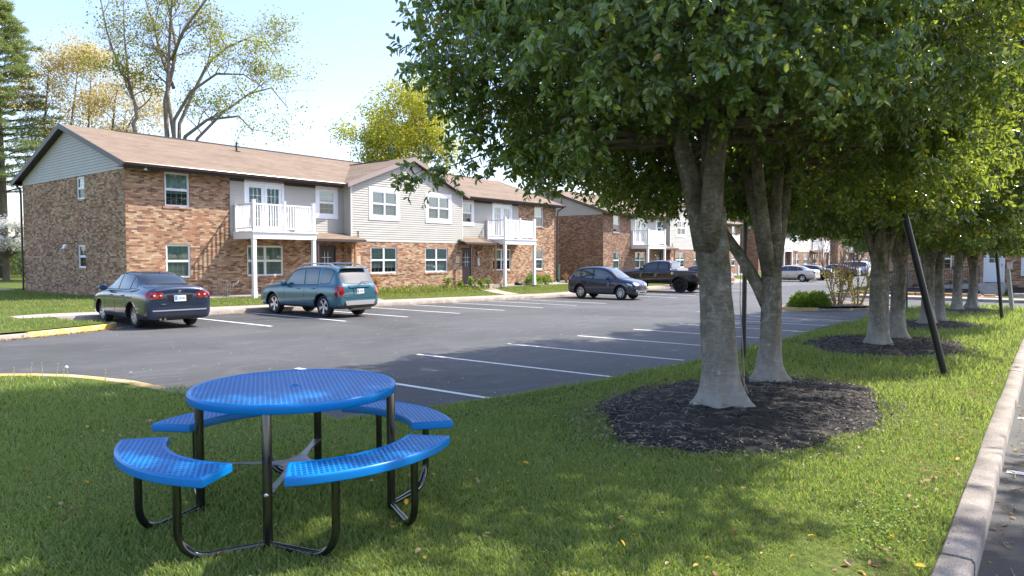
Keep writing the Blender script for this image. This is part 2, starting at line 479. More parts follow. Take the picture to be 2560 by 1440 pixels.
def car_paint(name, col, metal=0.35, rough=0.28):
    m, nt, b = newmat(name)
    b.inputs['Base Color'].default_value = c4(col)
    b.inputs['Metallic'].default_value = metal
    b.inputs['Roughness'].default_value = rough
    b.inputs['Coat Weight'].default_value = 1.0
    b.inputs['Coat Roughness'].default_value = 0.03
    return m
car_paint('paint_slate', (0.022, 0.040, 0.085), 0.5, 0.22)
car_paint('paint_teal', (0.035, 0.135, 0.19))
car_paint('paint_navy', (0.008, 0.018, 0.045))
car_paint('paint_black', (0.006, 0.006, 0.008), 0.2)
car_paint('paint_silver', (0.52, 0.49, 0.43), 0.6)
car_paint('paint_grey', (0.05, 0.055, 0.065))
car_paint('paint_dark', (0.012, 0.016, 0.024))
car_paint('paint_white', (0.62, 0.66, 0.72), 0.1)
car_paint('paint_red', (0.28, 0.010, 0.015))
plain('tyre', (0.018, 0.018, 0.02), 0.8, var=0.2, vscale=10)
plain('rim', (0.55, 0.56, 0.58), 0.3, metal=0.85)
plain('rim_black', (0.02, 0.02, 0.022), 0.35, metal=0.5)
plain('well_black', (0.004, 0.004, 0.004), 0.9)
plain('black_plastic', (0.02, 0.02, 0.022), 0.55)
plain('grey_plastic', (0.055, 0.06, 0.065), 0.6)
plain('silver_plastic', (0.50, 0.50, 0.52), 0.35, metal=0.5)
plain('tail_red', (0.26, 0.006, 0.008), 0.12, coat=1.0)
plain('tail_clear', (0.75, 0.55, 0.55), 0.12, coat=1.0)
plain('headlight', (0.55, 0.58, 0.60), 0.08, metal=0.4, coat=1.0)
plain('amber', (0.75, 0.25, 0.02), 0.2, coat=1.0)
plain('plate_white', (0.66, 0.68, 0.72), 0.45)
plain('plate_blue', (0.10, 0.25, 0.55), 0.45)
plain('exhaust', (0.30, 0.25, 0.20), 0.35, metal=0.8)
plain('pole_black', (0.008, 0.009, 0.012), 0.35, spec=0.6)

def blue_coat():
    m, nt, b = newmat('blue_coating')
    b.inputs['Base Color'].default_value = (0.0, 0.18, 0.52, 1)
    b.inputs['Roughness'].default_value = 0.32
    b.inputs['Specular IOR Level'].default_value = 0.35
    bump(nt, b, noi(nt, texco(nt), 30, 2), 0.05, 0.01)
    # expanded steel sheet: raised diamond strands, shade of the openings painted into the colour
    m2, nt, b = newmat('blue_mesh')
    co = texco(nt, 'Object')
    sep = nt.nodes.new('ShaderNodeSeparateXYZ'); nt.links.new(co, sep.inputs[0])
    u = mathn(nt, 'DIVIDE', sep.outputs[0], 0.017); v = mathn(nt, 'DIVIDE', sep.outputs[1], 0.032)
    a = mathn(nt, 'ABSOLUTE', mathn(nt, 'SUBTRACT', mathn(nt, 'FRACT', mathn(nt, 'MULTIPLY', mathn(nt, 'ADD', u, v), 0.5)), 0.5))
    c = mathn(nt, 'ABSOLUTE', mathn(nt, 'SUBTRACT', mathn(nt, 'FRACT', mathn(nt, 'MULTIPLY', mathn(nt, 'SUBTRACT', u, v), 0.5)), 0.5))
    hole = mathn(nt, 'MINIMUM', a, c)       # 0 on the strands, 0.5 in the middle of a painted opening
    col = ramp(nt, hole, [(0.0, (0.001, 0.23, 0.62)), (0.16, (0.0, 0.175, 0.51)), (0.28, (0.0, 0.105, 0.33)), (0.36, (0.001, 0.035, 0.18))])
    nt.links.new(col, b.inputs['Base Color'])
    b.inputs['Roughness'].default_value = 0.4
    b.inputs['Specular IOR Level'].default_value = 0.3
    bump(nt, b, ramp(nt, hole, [(0.0, (1, 1, 1)), (0.3, (0, 0, 0))]), 0.8, 0.006)
blue_coat()
plain('black_steel', (0.006, 0.006, 0.008), 0.16, spec=0.7, coat=0.6)
plain('raw_steel', (0.20, 0.20, 0.21), 0.35, metal=0.6, var=0.3, vscale=14)
asphalt_mat('asphalt', (0.072, 0.072, 0.070))
asphalt_mat('asphalt_old', (0.075, 0.075, 0.08))

# ------------------------------------------------------------------ mesh helpers
def tag(o, label=None, cat=None, group=None, kind=None):
    if label: o['label'] = label
    if cat: o['category'] = cat
    if group: o['group'] = group
    if kind: o['kind'] = kind
    return o

def empty(name, loc=(0, 0, 0), rz=0.0, label=None, cat=None, group=None):
    o = bpy.data.objects.new(name, None)
    o.empty_display_size = 0.2
    COL.objects.link(o)
    o.location = loc
    o.rotation_euler = (0, 0, rz)
    return tag(o, label, cat, group)

class MB:
    def __init__(self):
        self.v = []; self.f = []; self.m = []; self.uv = {}
        self.mi = 0
    def vert(self, p):
        self.v.append(tuple(p)); return len(self.v) - 1
    def face(self, idx):
        self.f.append(tuple(idx)); self.m.append(self.mi)
    def poly(self, pts):
        b = len(self.v)
        self.v.extend(tuple(p) for p in pts)
        self.face(range(b, b + len(pts)))
    def box(self, x0, x1, y0, y1, z0, z1, M=None):
        P = [(x0, y0, z0), (x1, y0, z0), (x1, y1, z0), (x0, y1, z0), (x0, y0, z1), (x1, y0, z1), (x1, y1, z1), (x0, y1, z1)]
        if M is not None:
            P = [tuple(M @ Vector(p)) for p in P]
        b = len(self.v); self.v.extend(P)
        for q in ((0, 3, 2, 1), (4, 5, 6, 7), (0, 1, 5, 4), (1, 2, 6, 5), (2, 3, 7, 6), (3, 0, 4, 7)):
            self.face([b + i for i in q])
        return self
    def prism(self, pts, z0, z1, M=None):
        n = len(pts); b = len(self.v)
        P = [(p[0], p[1], z0) for p in pts] + [(p[0], p[1], z1) for p in pts]
        if M is not None:
            P = [tuple(M @ Vector(p)) for p in P]
        self.v.extend(P)
        self.face([b + i for i in range(n - 1, -1, -1)])
        self.face([b + n + i for i in range(n)])
        for i in range(n):
            j = (i + 1) % n
            self.face([b + i, b + j, b + n + j, b + n + i])
        return self
    def tube(self, path, r, seg=8, cap=True, jit=0.0):
        n = len(path)
        rr = r if isinstance(r, (list, tuple)) else [r] * n
        P = [Vector(p) for p in path]
        b = len(self.v)
        ref = None
        for i in range(n):
            t = (P[min(i + 1, n - 1)] - P[max(i - 1, 0)])
            if t.length < 1e-9: t = Vector((0, 0, 1))
            t.normalize()
            if ref is None:
                ref = Vector((1, 0, 0)) if abs(t.x) < 0.8 else Vector((0, 1, 0))
            a = (ref - t * ref.dot(t))
            if a.length < 1e-6: a = t.orthogonal()
            a.normalize(); ref = a
            c = t.cross(a)
            for k in range(seg):
                an = 2 * PI * k / seg
                q = rr[i] * (1 + (random.uniform(-jit, jit) if jit else 0))
                self.v.append(tuple(P[i] + a * (math.cos(an) * q) + c * (math.sin(an) * q)))
        for i in range(n - 1):
            for k in range(seg):
                k2 = (k + 1) % seg
                self.face((b + i * seg + k, b + i * seg + k2, b + (i + 1) * seg + k2, b + (i + 1) * seg + k))
        if cap:
            self.face([b + k for k in range(seg - 1, -1, -1)])
            self.face([b + (n - 1) * seg + k for k in range(seg)])
        return self
    def lathe(self, prof, seg=24, M=None, close=False):
        """prof: list of (r, z) ; revolves about Z"""
        b = len(self.v); n = len(prof)
        for k in range(seg):
            an = 2 * PI * k / seg
            for r, z in prof:
                p = Vector((r * math.cos(an), r * math.sin(an), z))
                self.v.append(tuple(M @ p if M is not None else p))
        m = n if close else n - 1
        for k in range(seg):
            k2 = (k + 1) % seg
            for i in range(m):
                j = (i + 1) % n
                self.face((b + k * n + i, b + k2 * n + i, b + k2 * n + j, b + k * n + j))
        return self
    def build(self, name, mat, parent=None, smooth=False, uv=False, bevel=0.0, angle=40):
        me = bpy.data.meshes.new(name)
        me.from_pydata(self.v, [], self.f)
        mats = mat if isinstance(mat, (list, tuple)) else [mat]
        for k in mats:
            me.materials.append(MATS[k])
        if len(mats) > 1:
            me.polygons.foreach_set('material_index', self.m)
        if uv:
            ul = me.uv_layers.new(name='UV')
            for p in me.polygons:
                nx, ny, nz = (abs(c) for c in p.normal)
                for li in p.loop_indices:
                    co = me.vertices[me.loops[li].vertex_index].co
                    if nz > 0.85 and uv != 'roof':
                        q = (co.x, co.y)
                    elif uv == 'roof' and nz > 0.5:
                        q = (co.x, co.y * 1.06) if ny >= nx else (co.y, co.x * 1.06)
                    elif nx > ny:
                        q = (co.y + 3.3, co.z)
                    else:
                        q = (co.x, co.z)
                    ul.data[li].uv = q
        o = bpy.data.objects.new(name, me)
        COL.objects.link(o)
        if parent is not None: o.parent = parent
        if smooth:
            me.polygons.foreach_set('use_smooth', [True] * len(me.polygons))
            if smooth == 'auto':
                me.set_sharp_from_angle(angle=R(angle))
        me.update()
        if bevel:
            bm = bmesh.new(); bm.from_mesh(me)
            bmesh.ops.bevel(bm, geom=[e for e in bm.edges if len(e.link_faces) == 2 and e.calc_face_angle(0) > 0.6], offset=bevel, segments=2, affect='EDGES', profile=0.6)
            bm.to_mesh(me); bm.free()
        return o

def np_mesh(name, verts, faces_flat, nper, mat, parent=None, smooth=False):
    """fast mesh from numpy: every face has nper corners"""
    me = bpy.data.meshes.new(name)
    nv = len(verts); nf = len(faces_flat) // nper
    me.vertices.add(nv)
    me.vertices.foreach_set('co', np.asarray(verts, dtype=np.float32).ravel())
    me.loops.add(nf * nper)
    me.loops.foreach_set('vertex_index', np.asarray(faces_flat, dtype=np.int32))
    me.polygons.add(nf)
    me.polygons.foreach_set('loop_start', np.arange(0, nf * nper, nper, dtype=np.int32))
    me.polygons.foreach_set('loop_total', np.full(nf, nper, dtype=np.int32))
    if smooth:
        me.polygons.foreach_set('use_smooth', np.ones(nf, dtype=bool))
    me.materials.append(MATS[mat])
    me.update(calc_edges=True)
    o = bpy.data.objects.new(name, me)
    COL.objects.link(o)
    if parent is not None: o.parent = parent
    return o

def children(o):
    return [c for c in bpy.data.objects if c.parent == o]

def copy_tree(o, kids=None):
    """copy of a thing with copies of its parts and sub-parts"""
    if kids is None:
        kids = {}
        for c in bpy.data.objects:
            if c.parent: kids.setdefault(c.parent.name, []).append(c)
    def rec(a, par):
        c = a.copy(); COL.objects.link(c)
        if par is not None: c.parent = par
        for ch in kids.get(a.name, []):
            rec(ch, c)
        return c
    return rec(o, None)
# ------------------------------------------------------------------ ground heights
def lot_z(u):
    return -0.19 - 0.0163 * min(max(u, -8), 33)

def smooth(a, b, x):
    t = min(max((x - a) / (b - a), 0), 1)
    return t * t * (3 - 2 * t)

def base_z(u):
    return -0.03 - 0.0065 * min(max(u - 11.5, -10), 34)

def yard_z(u, v):
    """lawn between the far kerb and the buildings"""
    lo = lot_z(u) + 0.14
    return lo + (base_z(u) - lo) * smooth(24.0 - 5.5 * (1 - smooth(2.0, 6.5, u)), 27.0, v)

def isl_z(u, v):
    n = noise.noise(Vector((u * 0.5, v * 0.5, 3.1))) * 0.02
    k = smooth(0.0, 0.9, v - 0.55) * smooth(0.0, 0.9, (5.1 - v) if u > 5 else 9)
    return lot_z(u) + 0.118 + (0.04 + n) * k + 0.095 * smooth(0.6, 2.0, v) * (1 - smooth(4.2, 7.5, v)) * (1 - smooth(3.4, 5.4, u))

def sheet(name, outline, zf, mat, step=1.0, holes=()):
    """triangulated sheet with the exact outline and inner grid points, so it can follow zf"""
    pts = [Vector(p) for p in outline]
    n = len(pts)
    edges = [(i, (i + 1) % n) for i in range(n)]
    x0 = min(p.x for p in pts); x1 = max(p.x for p in pts); y0 = min(p.y for p in pts); y1 = max(p.y for p in pts)
    def inside(x, y):
        c = False
        for i in range(n):
            a = pts[i]; b = pts[i - 1]
            if (a.y > y) != (b.y > y) and x < (b.x - a.x) * (y - a.y) / (b.y - a.y) + a.x: c = not c
        return c
    xi = x0 + step / 2
    while xi < x1:
        yi = y0 + step / 2
        while yi < y1:
            if inside(xi, yi): pts.append(Vector((xi, yi)))
            yi += step
        xi += step
    vs, es, fs, *_ = delaunay_2d_cdt(pts, edges, [], 1, 1e-5)
    mb = MB()
    mb.v = [(p.x, p.y, zf(p.x, p.y)) for p in vs]
    for f in fs: mb.face(f)
    o = mb.build(name, mat, smooth=True)
    bm = bmesh.new(); bm.from_mesh(o.data)
    bmesh.ops.recalc_face_normals(bm, faces=bm.faces)
    for f in bm.faces:
        if f.normal.z < 0: f.normal_flip()
    bm.to_mesh(o.data); bm.free()
    return o

# ground to the horizon
mb = MB()
g = [-1500, -300, -120, -60, -30, -8, 0, 8, 16, 24, 33, 45, 70, 110, 200, 400, 1500]
for i in range(len(g) - 1):
    for j in range(len(g) - 1):
        mb.poly([(g[i], g[j], lot_z(g[i]) - 0.05), (g[i + 1], g[j], lot_z(g[i + 1]) - 0.05), (g[i + 1], g[j + 1], lot_z(g[i + 1]) - 0.05), (g[i], g[j + 1], lot_z(g[i]) - 0.05)])
ground = tag(mb.build('ground', 'lawn_ground'), kind='structure')

# asphalt of the parking lot, the drive on the left, the cross street and the second lot
mb = MB()
g = [-45, -8, 0, 8, 16, 24, 33, 60, 100, 150]
for i in range(len(g) - 1):
    for y0, y1 in ((-30, 22.7),):
        a, b = g[i], g[i + 1]
        mb.poly([(a, y0, lot_z(a)), (b, y0, lot_z(b)), (b, y1, lot_z(b)), (a, y1, lot_z(a))])
tag(mb.build('parking_lot', 'asphalt'), kind='structure')

def arc(cx, cy, r, a0, a1, n=8):
    return [(cx + r * math.cos(R(a0 + (a1 - a0) * i / n)), cy + r * math.sin(R(a0 + (a1 - a0) * i / n))) for i in range(n + 1)]

def kerb(name, pts, zf, mat, w=0.16, h=0.15, inner=1, kind='structure', label=None, cat=None, z0=-0.1, group=None):
    """pts = outer foot line on the asphalt; the kerb is w wide towards 'inner' side (1 left, -1 right)"""
    # resample
    P = [Vector(p) for p in pts]
    Q = [P[0]]
    for a, b in zip(P, P[1:]):
        L = (b - a).length; k = max(1, int(L / 0.6))
        for i in range(1, k + 1): Q.append(a + (b - a) * i / k)
    prof = [(0.0, z0), (0.006, h - 0.022), (0.022, h - 0.003), (w * 0.5, h), (w - 0.012, h - 0.002), (w, h - 0.012), (w, z0)]
    mb = MB(); n = len(prof)
    for i, p in enumerate(Q):
        t = (Q[min(i + 1, len(Q) - 1)] - Q[max(i - 1, 0)]).normalized()
        nr = Vector((-t.y, t.x)) * inner
        for a, z in prof:
            j = noise.noise(Vector((p.x * 2.3, p.y * 2.3, a * 9))) * 0.006
            mb.v.append((p.x + nr.x * (a + j), p.y + nr.y * (a + j), zf(p.x) + z + (j * 0.8 if z > 0.05 else 0)))
    for i in range(len(Q) - 1):
        for k in range(n - 1):
            mb.face((i * n + k, i * n + k + 1, (i + 1) * n + k + 1, (i + 1) * n + k))
    mb.face(range(n)); mb.face([(len(Q) - 1) * n + k for k in range(n - 1, -1, -1)])
    o = mb.build(name, mat, smooth='auto', angle=50)
    bm = bmesh.new(); bm.from_mesh(o.data); bmesh.ops.recalc_face_normals(bm, faces=bm.faces); bm.to_mesh(o.data); bm.free()
    tag(o, label, cat, group, kind)
    return o

def kf(u):
    """foot line of the right-hand kerb"""
    return 0.36 + 0.022 * (min(max(u, -10), 26) - 4.1)
# ---- near island with the picnic table and the trees
W_ = [(4.42, 5.62), (4.42, 7.0), (4.18, 8.78)]
W_Y = [(4.18, 8.78), (4.12, 9.6), (3.98, 10.2), (3.80, 10.75), (3.50, 11.2), (3.1, 11.6), (2.4, 12.0), (1.2, 12.35), (-1, 12.55), (-20, 12.7)]
N_ = [(4.42, 5.62), (4.8, 5.72), (5.8, 5.7), (7.0, 5.52), (8.3, 5.32), (10.0, 5.2), (14, 5.16), (20, 5.28), (25.5, 5.36), (33.2, 5.4)] + arc(33.4, 3.4, 2.0, 90, 0, 6)[1:]
S_ = [(35.4, 3.4), (35.4, 2.4)] + arc(33.4, 2.4, 2.0, 0, -90, 6)[1:] + [(20, 0.36), (10, 0.36), (0, 0.36), (-20, 0.36)]
kerb('kerb', W_, lot_z, 'kerb_concrete', inner=1, h=0.17, w=0.18)
kerb('yellow_kerb', W_Y, lot_z, 'yellow_paint', inner=1, h=0.17, w=0.18)
# the long edge along the lot has only a low worn lip
kerb('low_kerb', N_, lot_z, 'kerb_concrete', inner=-1, h=0.10)
kerb('kerb', [(35.4, 3.4), (35.4, 2.84)] + arc(33.4, 2.84, 2.0, 0, -90, 6)[1:] + [(32.0, kf(32))], lot_z, 'kerb_concrete', w=0.19, h=0.15, inner=-1)
for k in range(13):      # cast lengths with open joints
    kerb('kerb', [(31.99 - 3.05 * k, kf(31.99 - 3.05 * k) + 0.006 * (k % 2)), (28.955 - 3.05 * k, kf(28.955 - 3.05 * k) + 0.006 * (k % 2))], lot_z, 'kerb_concrete', w=0.175, h=0.135 + 0.004 * ((k * 7) % 3 - 1), inner=-1)
ISL = [(-20, kf(-20) + .14)] + [(x, kf(x) + .14) for x in range(-16, 33, 4)] + arc(33.35, 2.86, 1.88, -90, 0, 6) + arc(33.35, 3.4, 1.88, 0, 90, 6) + [(25.5, 5.24), (20, 5.16), (14, 5.04), (10, 5.08), (8.3, 5.2), (7.0, 5.4), (5.8, 5.58), (4.8, 5.6), (4.3, 5.62), (4.3, 7.0), (4.06, 8.78), (4.0, 9.6), (3.86, 10.2), (3.68, 10.7), (3.4, 11.1), (3.0, 11.5), (2.3, 11.88), (1.2, 12.22), (-1, 12.42), (-20, 12.57)]
tag(sheet('lawn', ISL, isl_z, 'lawn_ground', 0.8), kind='structure')

# ---- far side: kerb, pavement and front lawns
FK = [(7.5, 22.35), (150, 22.35)]
kerb('kerb', FK, lot_z, 'kerb_concrete', inner=1, h=0.14)
FL = [(-20, 18.0), (3, 18.15), (5.3, 18.25), (6.9, 18.9), (8.05, 19.7)]
FLY = [(5.6, 18.32), (6.9, 18.9), (7.7, 19.35), (8.05, 19.7), (8.12, 20.0), (8.0, 20.25)]
kerb('kerb', [(-20, 17.9), (3, 18.05), (5.0, 18.15), (5.6, 18.32)], lot_z, 'kerb_concrete', inner=1, h=0.10)
kerb('yellow_kerb', FLY, lot_z, 'yellow_paint', inner=1, h=0.12, w=0.14)
kerb('kerb', [(8.0, 20.25), (7.65, 20.8), (7.5, 21.5), (7.5, 22.35)], lot_z, 'kerb_concrete', inner=1, h=0.11)
WALK_Z = lambda u, v: lot_z(u) + 0.142 + 0.004 * (v - 22.5)
WK = [(6.7, 22.51)] + [(x, 22.51) for x in list(range(9, 34, 3))] + [(60, 22.51), (150, 22.51), (150, 23.95), (60, 23.95)] + [(x, 23.95) for x in list(range(33, 8, -3))] + [(7.6, 23.95), (6.7, 23.5)]
mbw = sheet('pavement', WK, WALK_Z, 'walk_concrete', 1.5)
tag(mbw, kind='structure')
YD = [(-60, 17.98), (3, 18.13), (5.0, 18.25), (5.6, 18.42), (6.9, 19.0), (7.6, 19.45), (7.92, 19.78), (7.96, 20.0), (7.86, 20.18), (7.52, 20.75), (7.38, 21.5), (7.36, 22.5), (6.68, 22.5), (6.68, 23.52), (7.6, 23.98), (8.6, 23.98)] + [(x, 23.98) for x in range(12, 34, 3)] + [(60, 23.98), (150, 23.98), (150, 60), (60, 75), (20, 75), (-60, 75)]
tag(sheet('lawn', YD, lambda u, v: yard_z(u, v) + noise.noise(Vector((u * .4, v * .4, 0))) * 0.015, 'lawn_ground', 1.6), kind='structure')

# entrance paths and the walk behind the building's left end
def slab(name, x0, x1, y0, y1, dz, mat='walk_concrete', zf=yard_z, th=0.12):
    mb = MB(); nx = max(1, int((x1 - x0) / 0.8)); ny = max(1, int((y1 - y0) / 0.8))
    for i in range(nx + 1):
        for j in range(ny + 1):
            u = x0 + (x1 - x0) * i / nx; v = y0 + (y1 - y0) * j / ny
            mb.v.append((u, v, zf(u, v) + dz))
    for i in range(nx):
        for j in range(ny):
            a = i * (ny + 1) + j
            mb.face((a, a + ny + 1, a + ny + 2, a + 1))
    o = mb.build(name, mat)
    bm = bmesh.new(); bm.from_mesh(o.data)
    r = bmesh.ops.extrude_face_region(bm, geom=bm.faces[:])
    for v_ in [g_ for g_ in r['geom'] if isinstance(g_, bmesh.types.BMVert)]: v_.co.z -= th
    bmesh.ops.recalc_face_normals(bm, faces=bm.faces)
    bm.to_mesh(o.data); bm.free()
    return tag(o, kind='structure')
for b0 in (0, 33.6, 67.2):
    slab('path', b0 + 19.7, b0 + 21.0, 24.0, 27.2, 0.03)
    slab('path', b0 + 29.5, b0 + 30.8, 24.0, 27.2, 0.03)
slab('path', -20, 11.2, 38.3, 39.6, 0.04)
slab('path', 39.3, 44.6, 28.5, 29.6, 0.03)

# gravel and mulch strips against the front wall
for b0 in (0, 33.6, 67.2):
    for a, c in ((11.5, 19.6), (31.0, 39.2)):
        o = slab('mulch_strip', b0 + a, b0 + c, 26.15, 27.3, 0.035, 'gravel')

# ---- painted stall lines, 4 mm above the asphalt
def line(u, v0, v1, mat='line_paint', w=0.10, sk=0.0):
    mb = MB(); n = 6
    for i in range(n + 1):
        v = v0 + (v1 - v0) * i / n
        uu = u + sk * (i / n)
        mb.v.append((uu - w / 2, v, lot_z(uu - w / 2) + 0.004)); mb.v.append((uu + w / 2, v, lot_z(uu + w / 2) + 0.004))
    for i in range(n): mb.face((2 * i, 2 * i + 1, 2 * i + 3, 2 * i + 2))
    return tag(mb.build('stall_line', mat), kind='structure')
for k in range(8):
    line(6.82 + 2.6 * k + 0.02 * k, 9.95 - 0.12 * k, 5.60, sk=0.1)
for k in range(60):
    u = 10.95 + 2.52 * k
    if 29.5 < u < 34.5 or 48 < u < 49: continue
    line(u, 17.1, 22.2)
for u in (4.55, 7.32, 10.08, 12.8, 15.5): line(u, kf(u) - 0.03, -4.4, w=0.11)
kerb('kerb', [(-20, -5.0), (34, -5.0)], lot_z, 'kerb_concrete', inner=-1)
tag(sheet('lawn', [(-20, -5.14), (34, -5.14), (34, -14), (-20, -14)], lambda u, v: lot_z(u) + 0.14, 'lawn_ground', 2.0), kind='structure')
# faded lines of an older layout
for u, v0, v1 in ((24.6, 5.9, 9.0), (26.8, 6.2, 9.4), (23.5, 6.8, 9.6), (25.6, 8.2, 11.5)):
    line(u, v0, v1, 'line_paint_faded', 0.13, 0.5)
# concrete drain apron in the lot
mb = MB()
z = lot_z(33)
mb.box(29.5, 32.8, 13.2, 14.0, z - 0.1, z + 0.006)
tag(mb.build('drain_apron', 'walk_concrete'), kind='structure')

# ---- planted island before the cross street
PI_ = [(29.9, 8.9), (30.3, 8.1), (30.9, 7.5), (31.8, 6.9), (33.5, 6.35), (36.2, 6.0), (36.6, 6.6), (36.4, 9.0), (35.9, 9.9), (34.5, 10.1), (32, 10.1), (30.7, 10.0), (30.0, 9.5)]
PY = [(30.3, 8.1), (29.9, 8.9), (30.0, 9.5), (30.7, 10.0)]
kerb('yellow_kerb', PY, lot_z, 'yellow_paint', inner=-1, h=0.13, w=0.18)
kerb('kerb', [(30.3, 8.1), (30.9, 7.5), (31.8, 6.9), (33.5, 6.35), (36.2, 6.0), (36.6, 6.6), (36.4, 9.0), (35.9, 9.9), (34.5, 10.1), (32, 10.1), (30.7, 10.0)], lot_z, 'kerb_concrete', inner=1, h=0.10)
cx_, cy_ = 33.2, 8.2
tag(sheet('planting_bed', [(cx_ + (p[0] - cx_) * 0.96, cy_ + (p[1] - cy_) * 0.94) for p in PI_], lambda u, v: lot_z(u) + 0.13 + 0.12 * max(0, 1 - ((u - cx_) / 3.5) ** 2 - ((v - cy_) / 2) ** 2), 'mulch_old', 0.5), kind='structure')

# ---- far corner: cross street kerb, pavement and yard of the end building
kerb('kerb', [(42.2, -30), (42.2, 9.6)] + arc(40.7 + 3.5, 9.6, 2.0, 180, 90, 5)[1:] + [(60, 11.6)], lot_z, 'kerb_concrete', inner=-1)
slab('pavement', 42.37, 43.9, -30, 9.4, 0.0, 'walk_concrete', lambda u, v: lot_z(u) + 0.146)
tag(sheet('lawn', [(43.92, -30), (43.92, 9.4), (44.2, 11.4), (60, 11.4), (60, -30)], lambda u, v: lot_z(u) + 0.15 + 0.10 * smooth(44.5, 47.5, u), 'lawn_ground', 2.0), kind='structure')
# ------------------------------------------------------------------ apartment buildings
def frame_M(P0, d, n):
    """local x along the wall, y into the wall, z up"""
    d = Vector(d).normalized(); n = Vector(n).normalized()
    M = Matrix(((d.x, -n.x, 0, P0[0]), (d.y, -n.y, 0, P0[1]), (0, 0, 1, P0[2]), (0, 0, 0, 1)))
    return M

def wall(mb, P0, d, n, x0, x1, z0, z1, holes=(), depth=0.11):
    """outer brick face with real openings and their reveals"""
    M = frame_M(P0, d, n)
    xs = sorted({x0, x1, *[h[0] for h in holes], *[h[1] for h in holes]})
    zs = sorted({z0, z1, *[h[2] for h in holes], *[h[3] for h in holes]})
    for a, b in zip(xs, xs[1:]):
        for c, e in zip(zs, zs[1:]):
            mx, mz = (a + b) / 2, (c + e) / 2
            if any(h[0] < mx < h[1] and h[2] < mz < h[3] for h in holes): continue
            mb.poly([M @ Vector(p) for p in ((a, 0, c), (b, 0, c), (b, 0, e), (a, 0, e))])
    for h in holes:
        a, b, c, e = h
        for q in (((a, 0, c), (a, 0, e), (a, depth, e), (a, depth, c)), ((b, 0, e), (b, 0, c), (b, depth, c), (b, depth, e)),
                  ((a, 0, c), (a, depth, c), (b, depth, c), (b, 0, c)), ((a, 0, e), (b, 0, e), (b, depth, e), (a, depth, e))):
            mb.poly([M @ Vector(p) for p in q])

def laps(mb, P0, d, n, z0, z1, lim, holes=(), ex=0.112, step=0.024):
    """lap siding: every board tilts out at its foot and throws its own shadow"""
    M = frame_M(P0, d, n)
    z = z0
    while z < z1 - 0.005:
        zt = min(z + ex, z1)
        a0, b0 = lim(z); a1, b1 = lim(zt)
        if b0 - a0 < 0.02: break
        cuts = [(a0, b0, a1, b1)]
        for h in holes:
            if h[2] < zt - 0.02 and h[3] > z + 0.02:
                new = []
                for c in cuts:
                    if h[0] > c[0] and h[1] < c[1]:
                        new += [(c[0], h[0], c[2], h[0]), (h[1], c[1], h[1], c[3])]
                    else: new.append(c)
                cuts = new
        for c in cuts:
            x0, x1, x2, x3 = c
            if x3 < x2: x2 = x3 = (x2 + x3) / 2
            mb.poly([M @ Vector(p) for p in ((x0, -step, z), (x1, -step, z), (x3, -0.002, zt), (x2, -0.002, zt))])
            mb.poly([M @ Vector(p) for p in ((x0, 0.0, z), (x1, 0.0, z), (x1, -step, z), (x0, -step, z))])
        z += ex

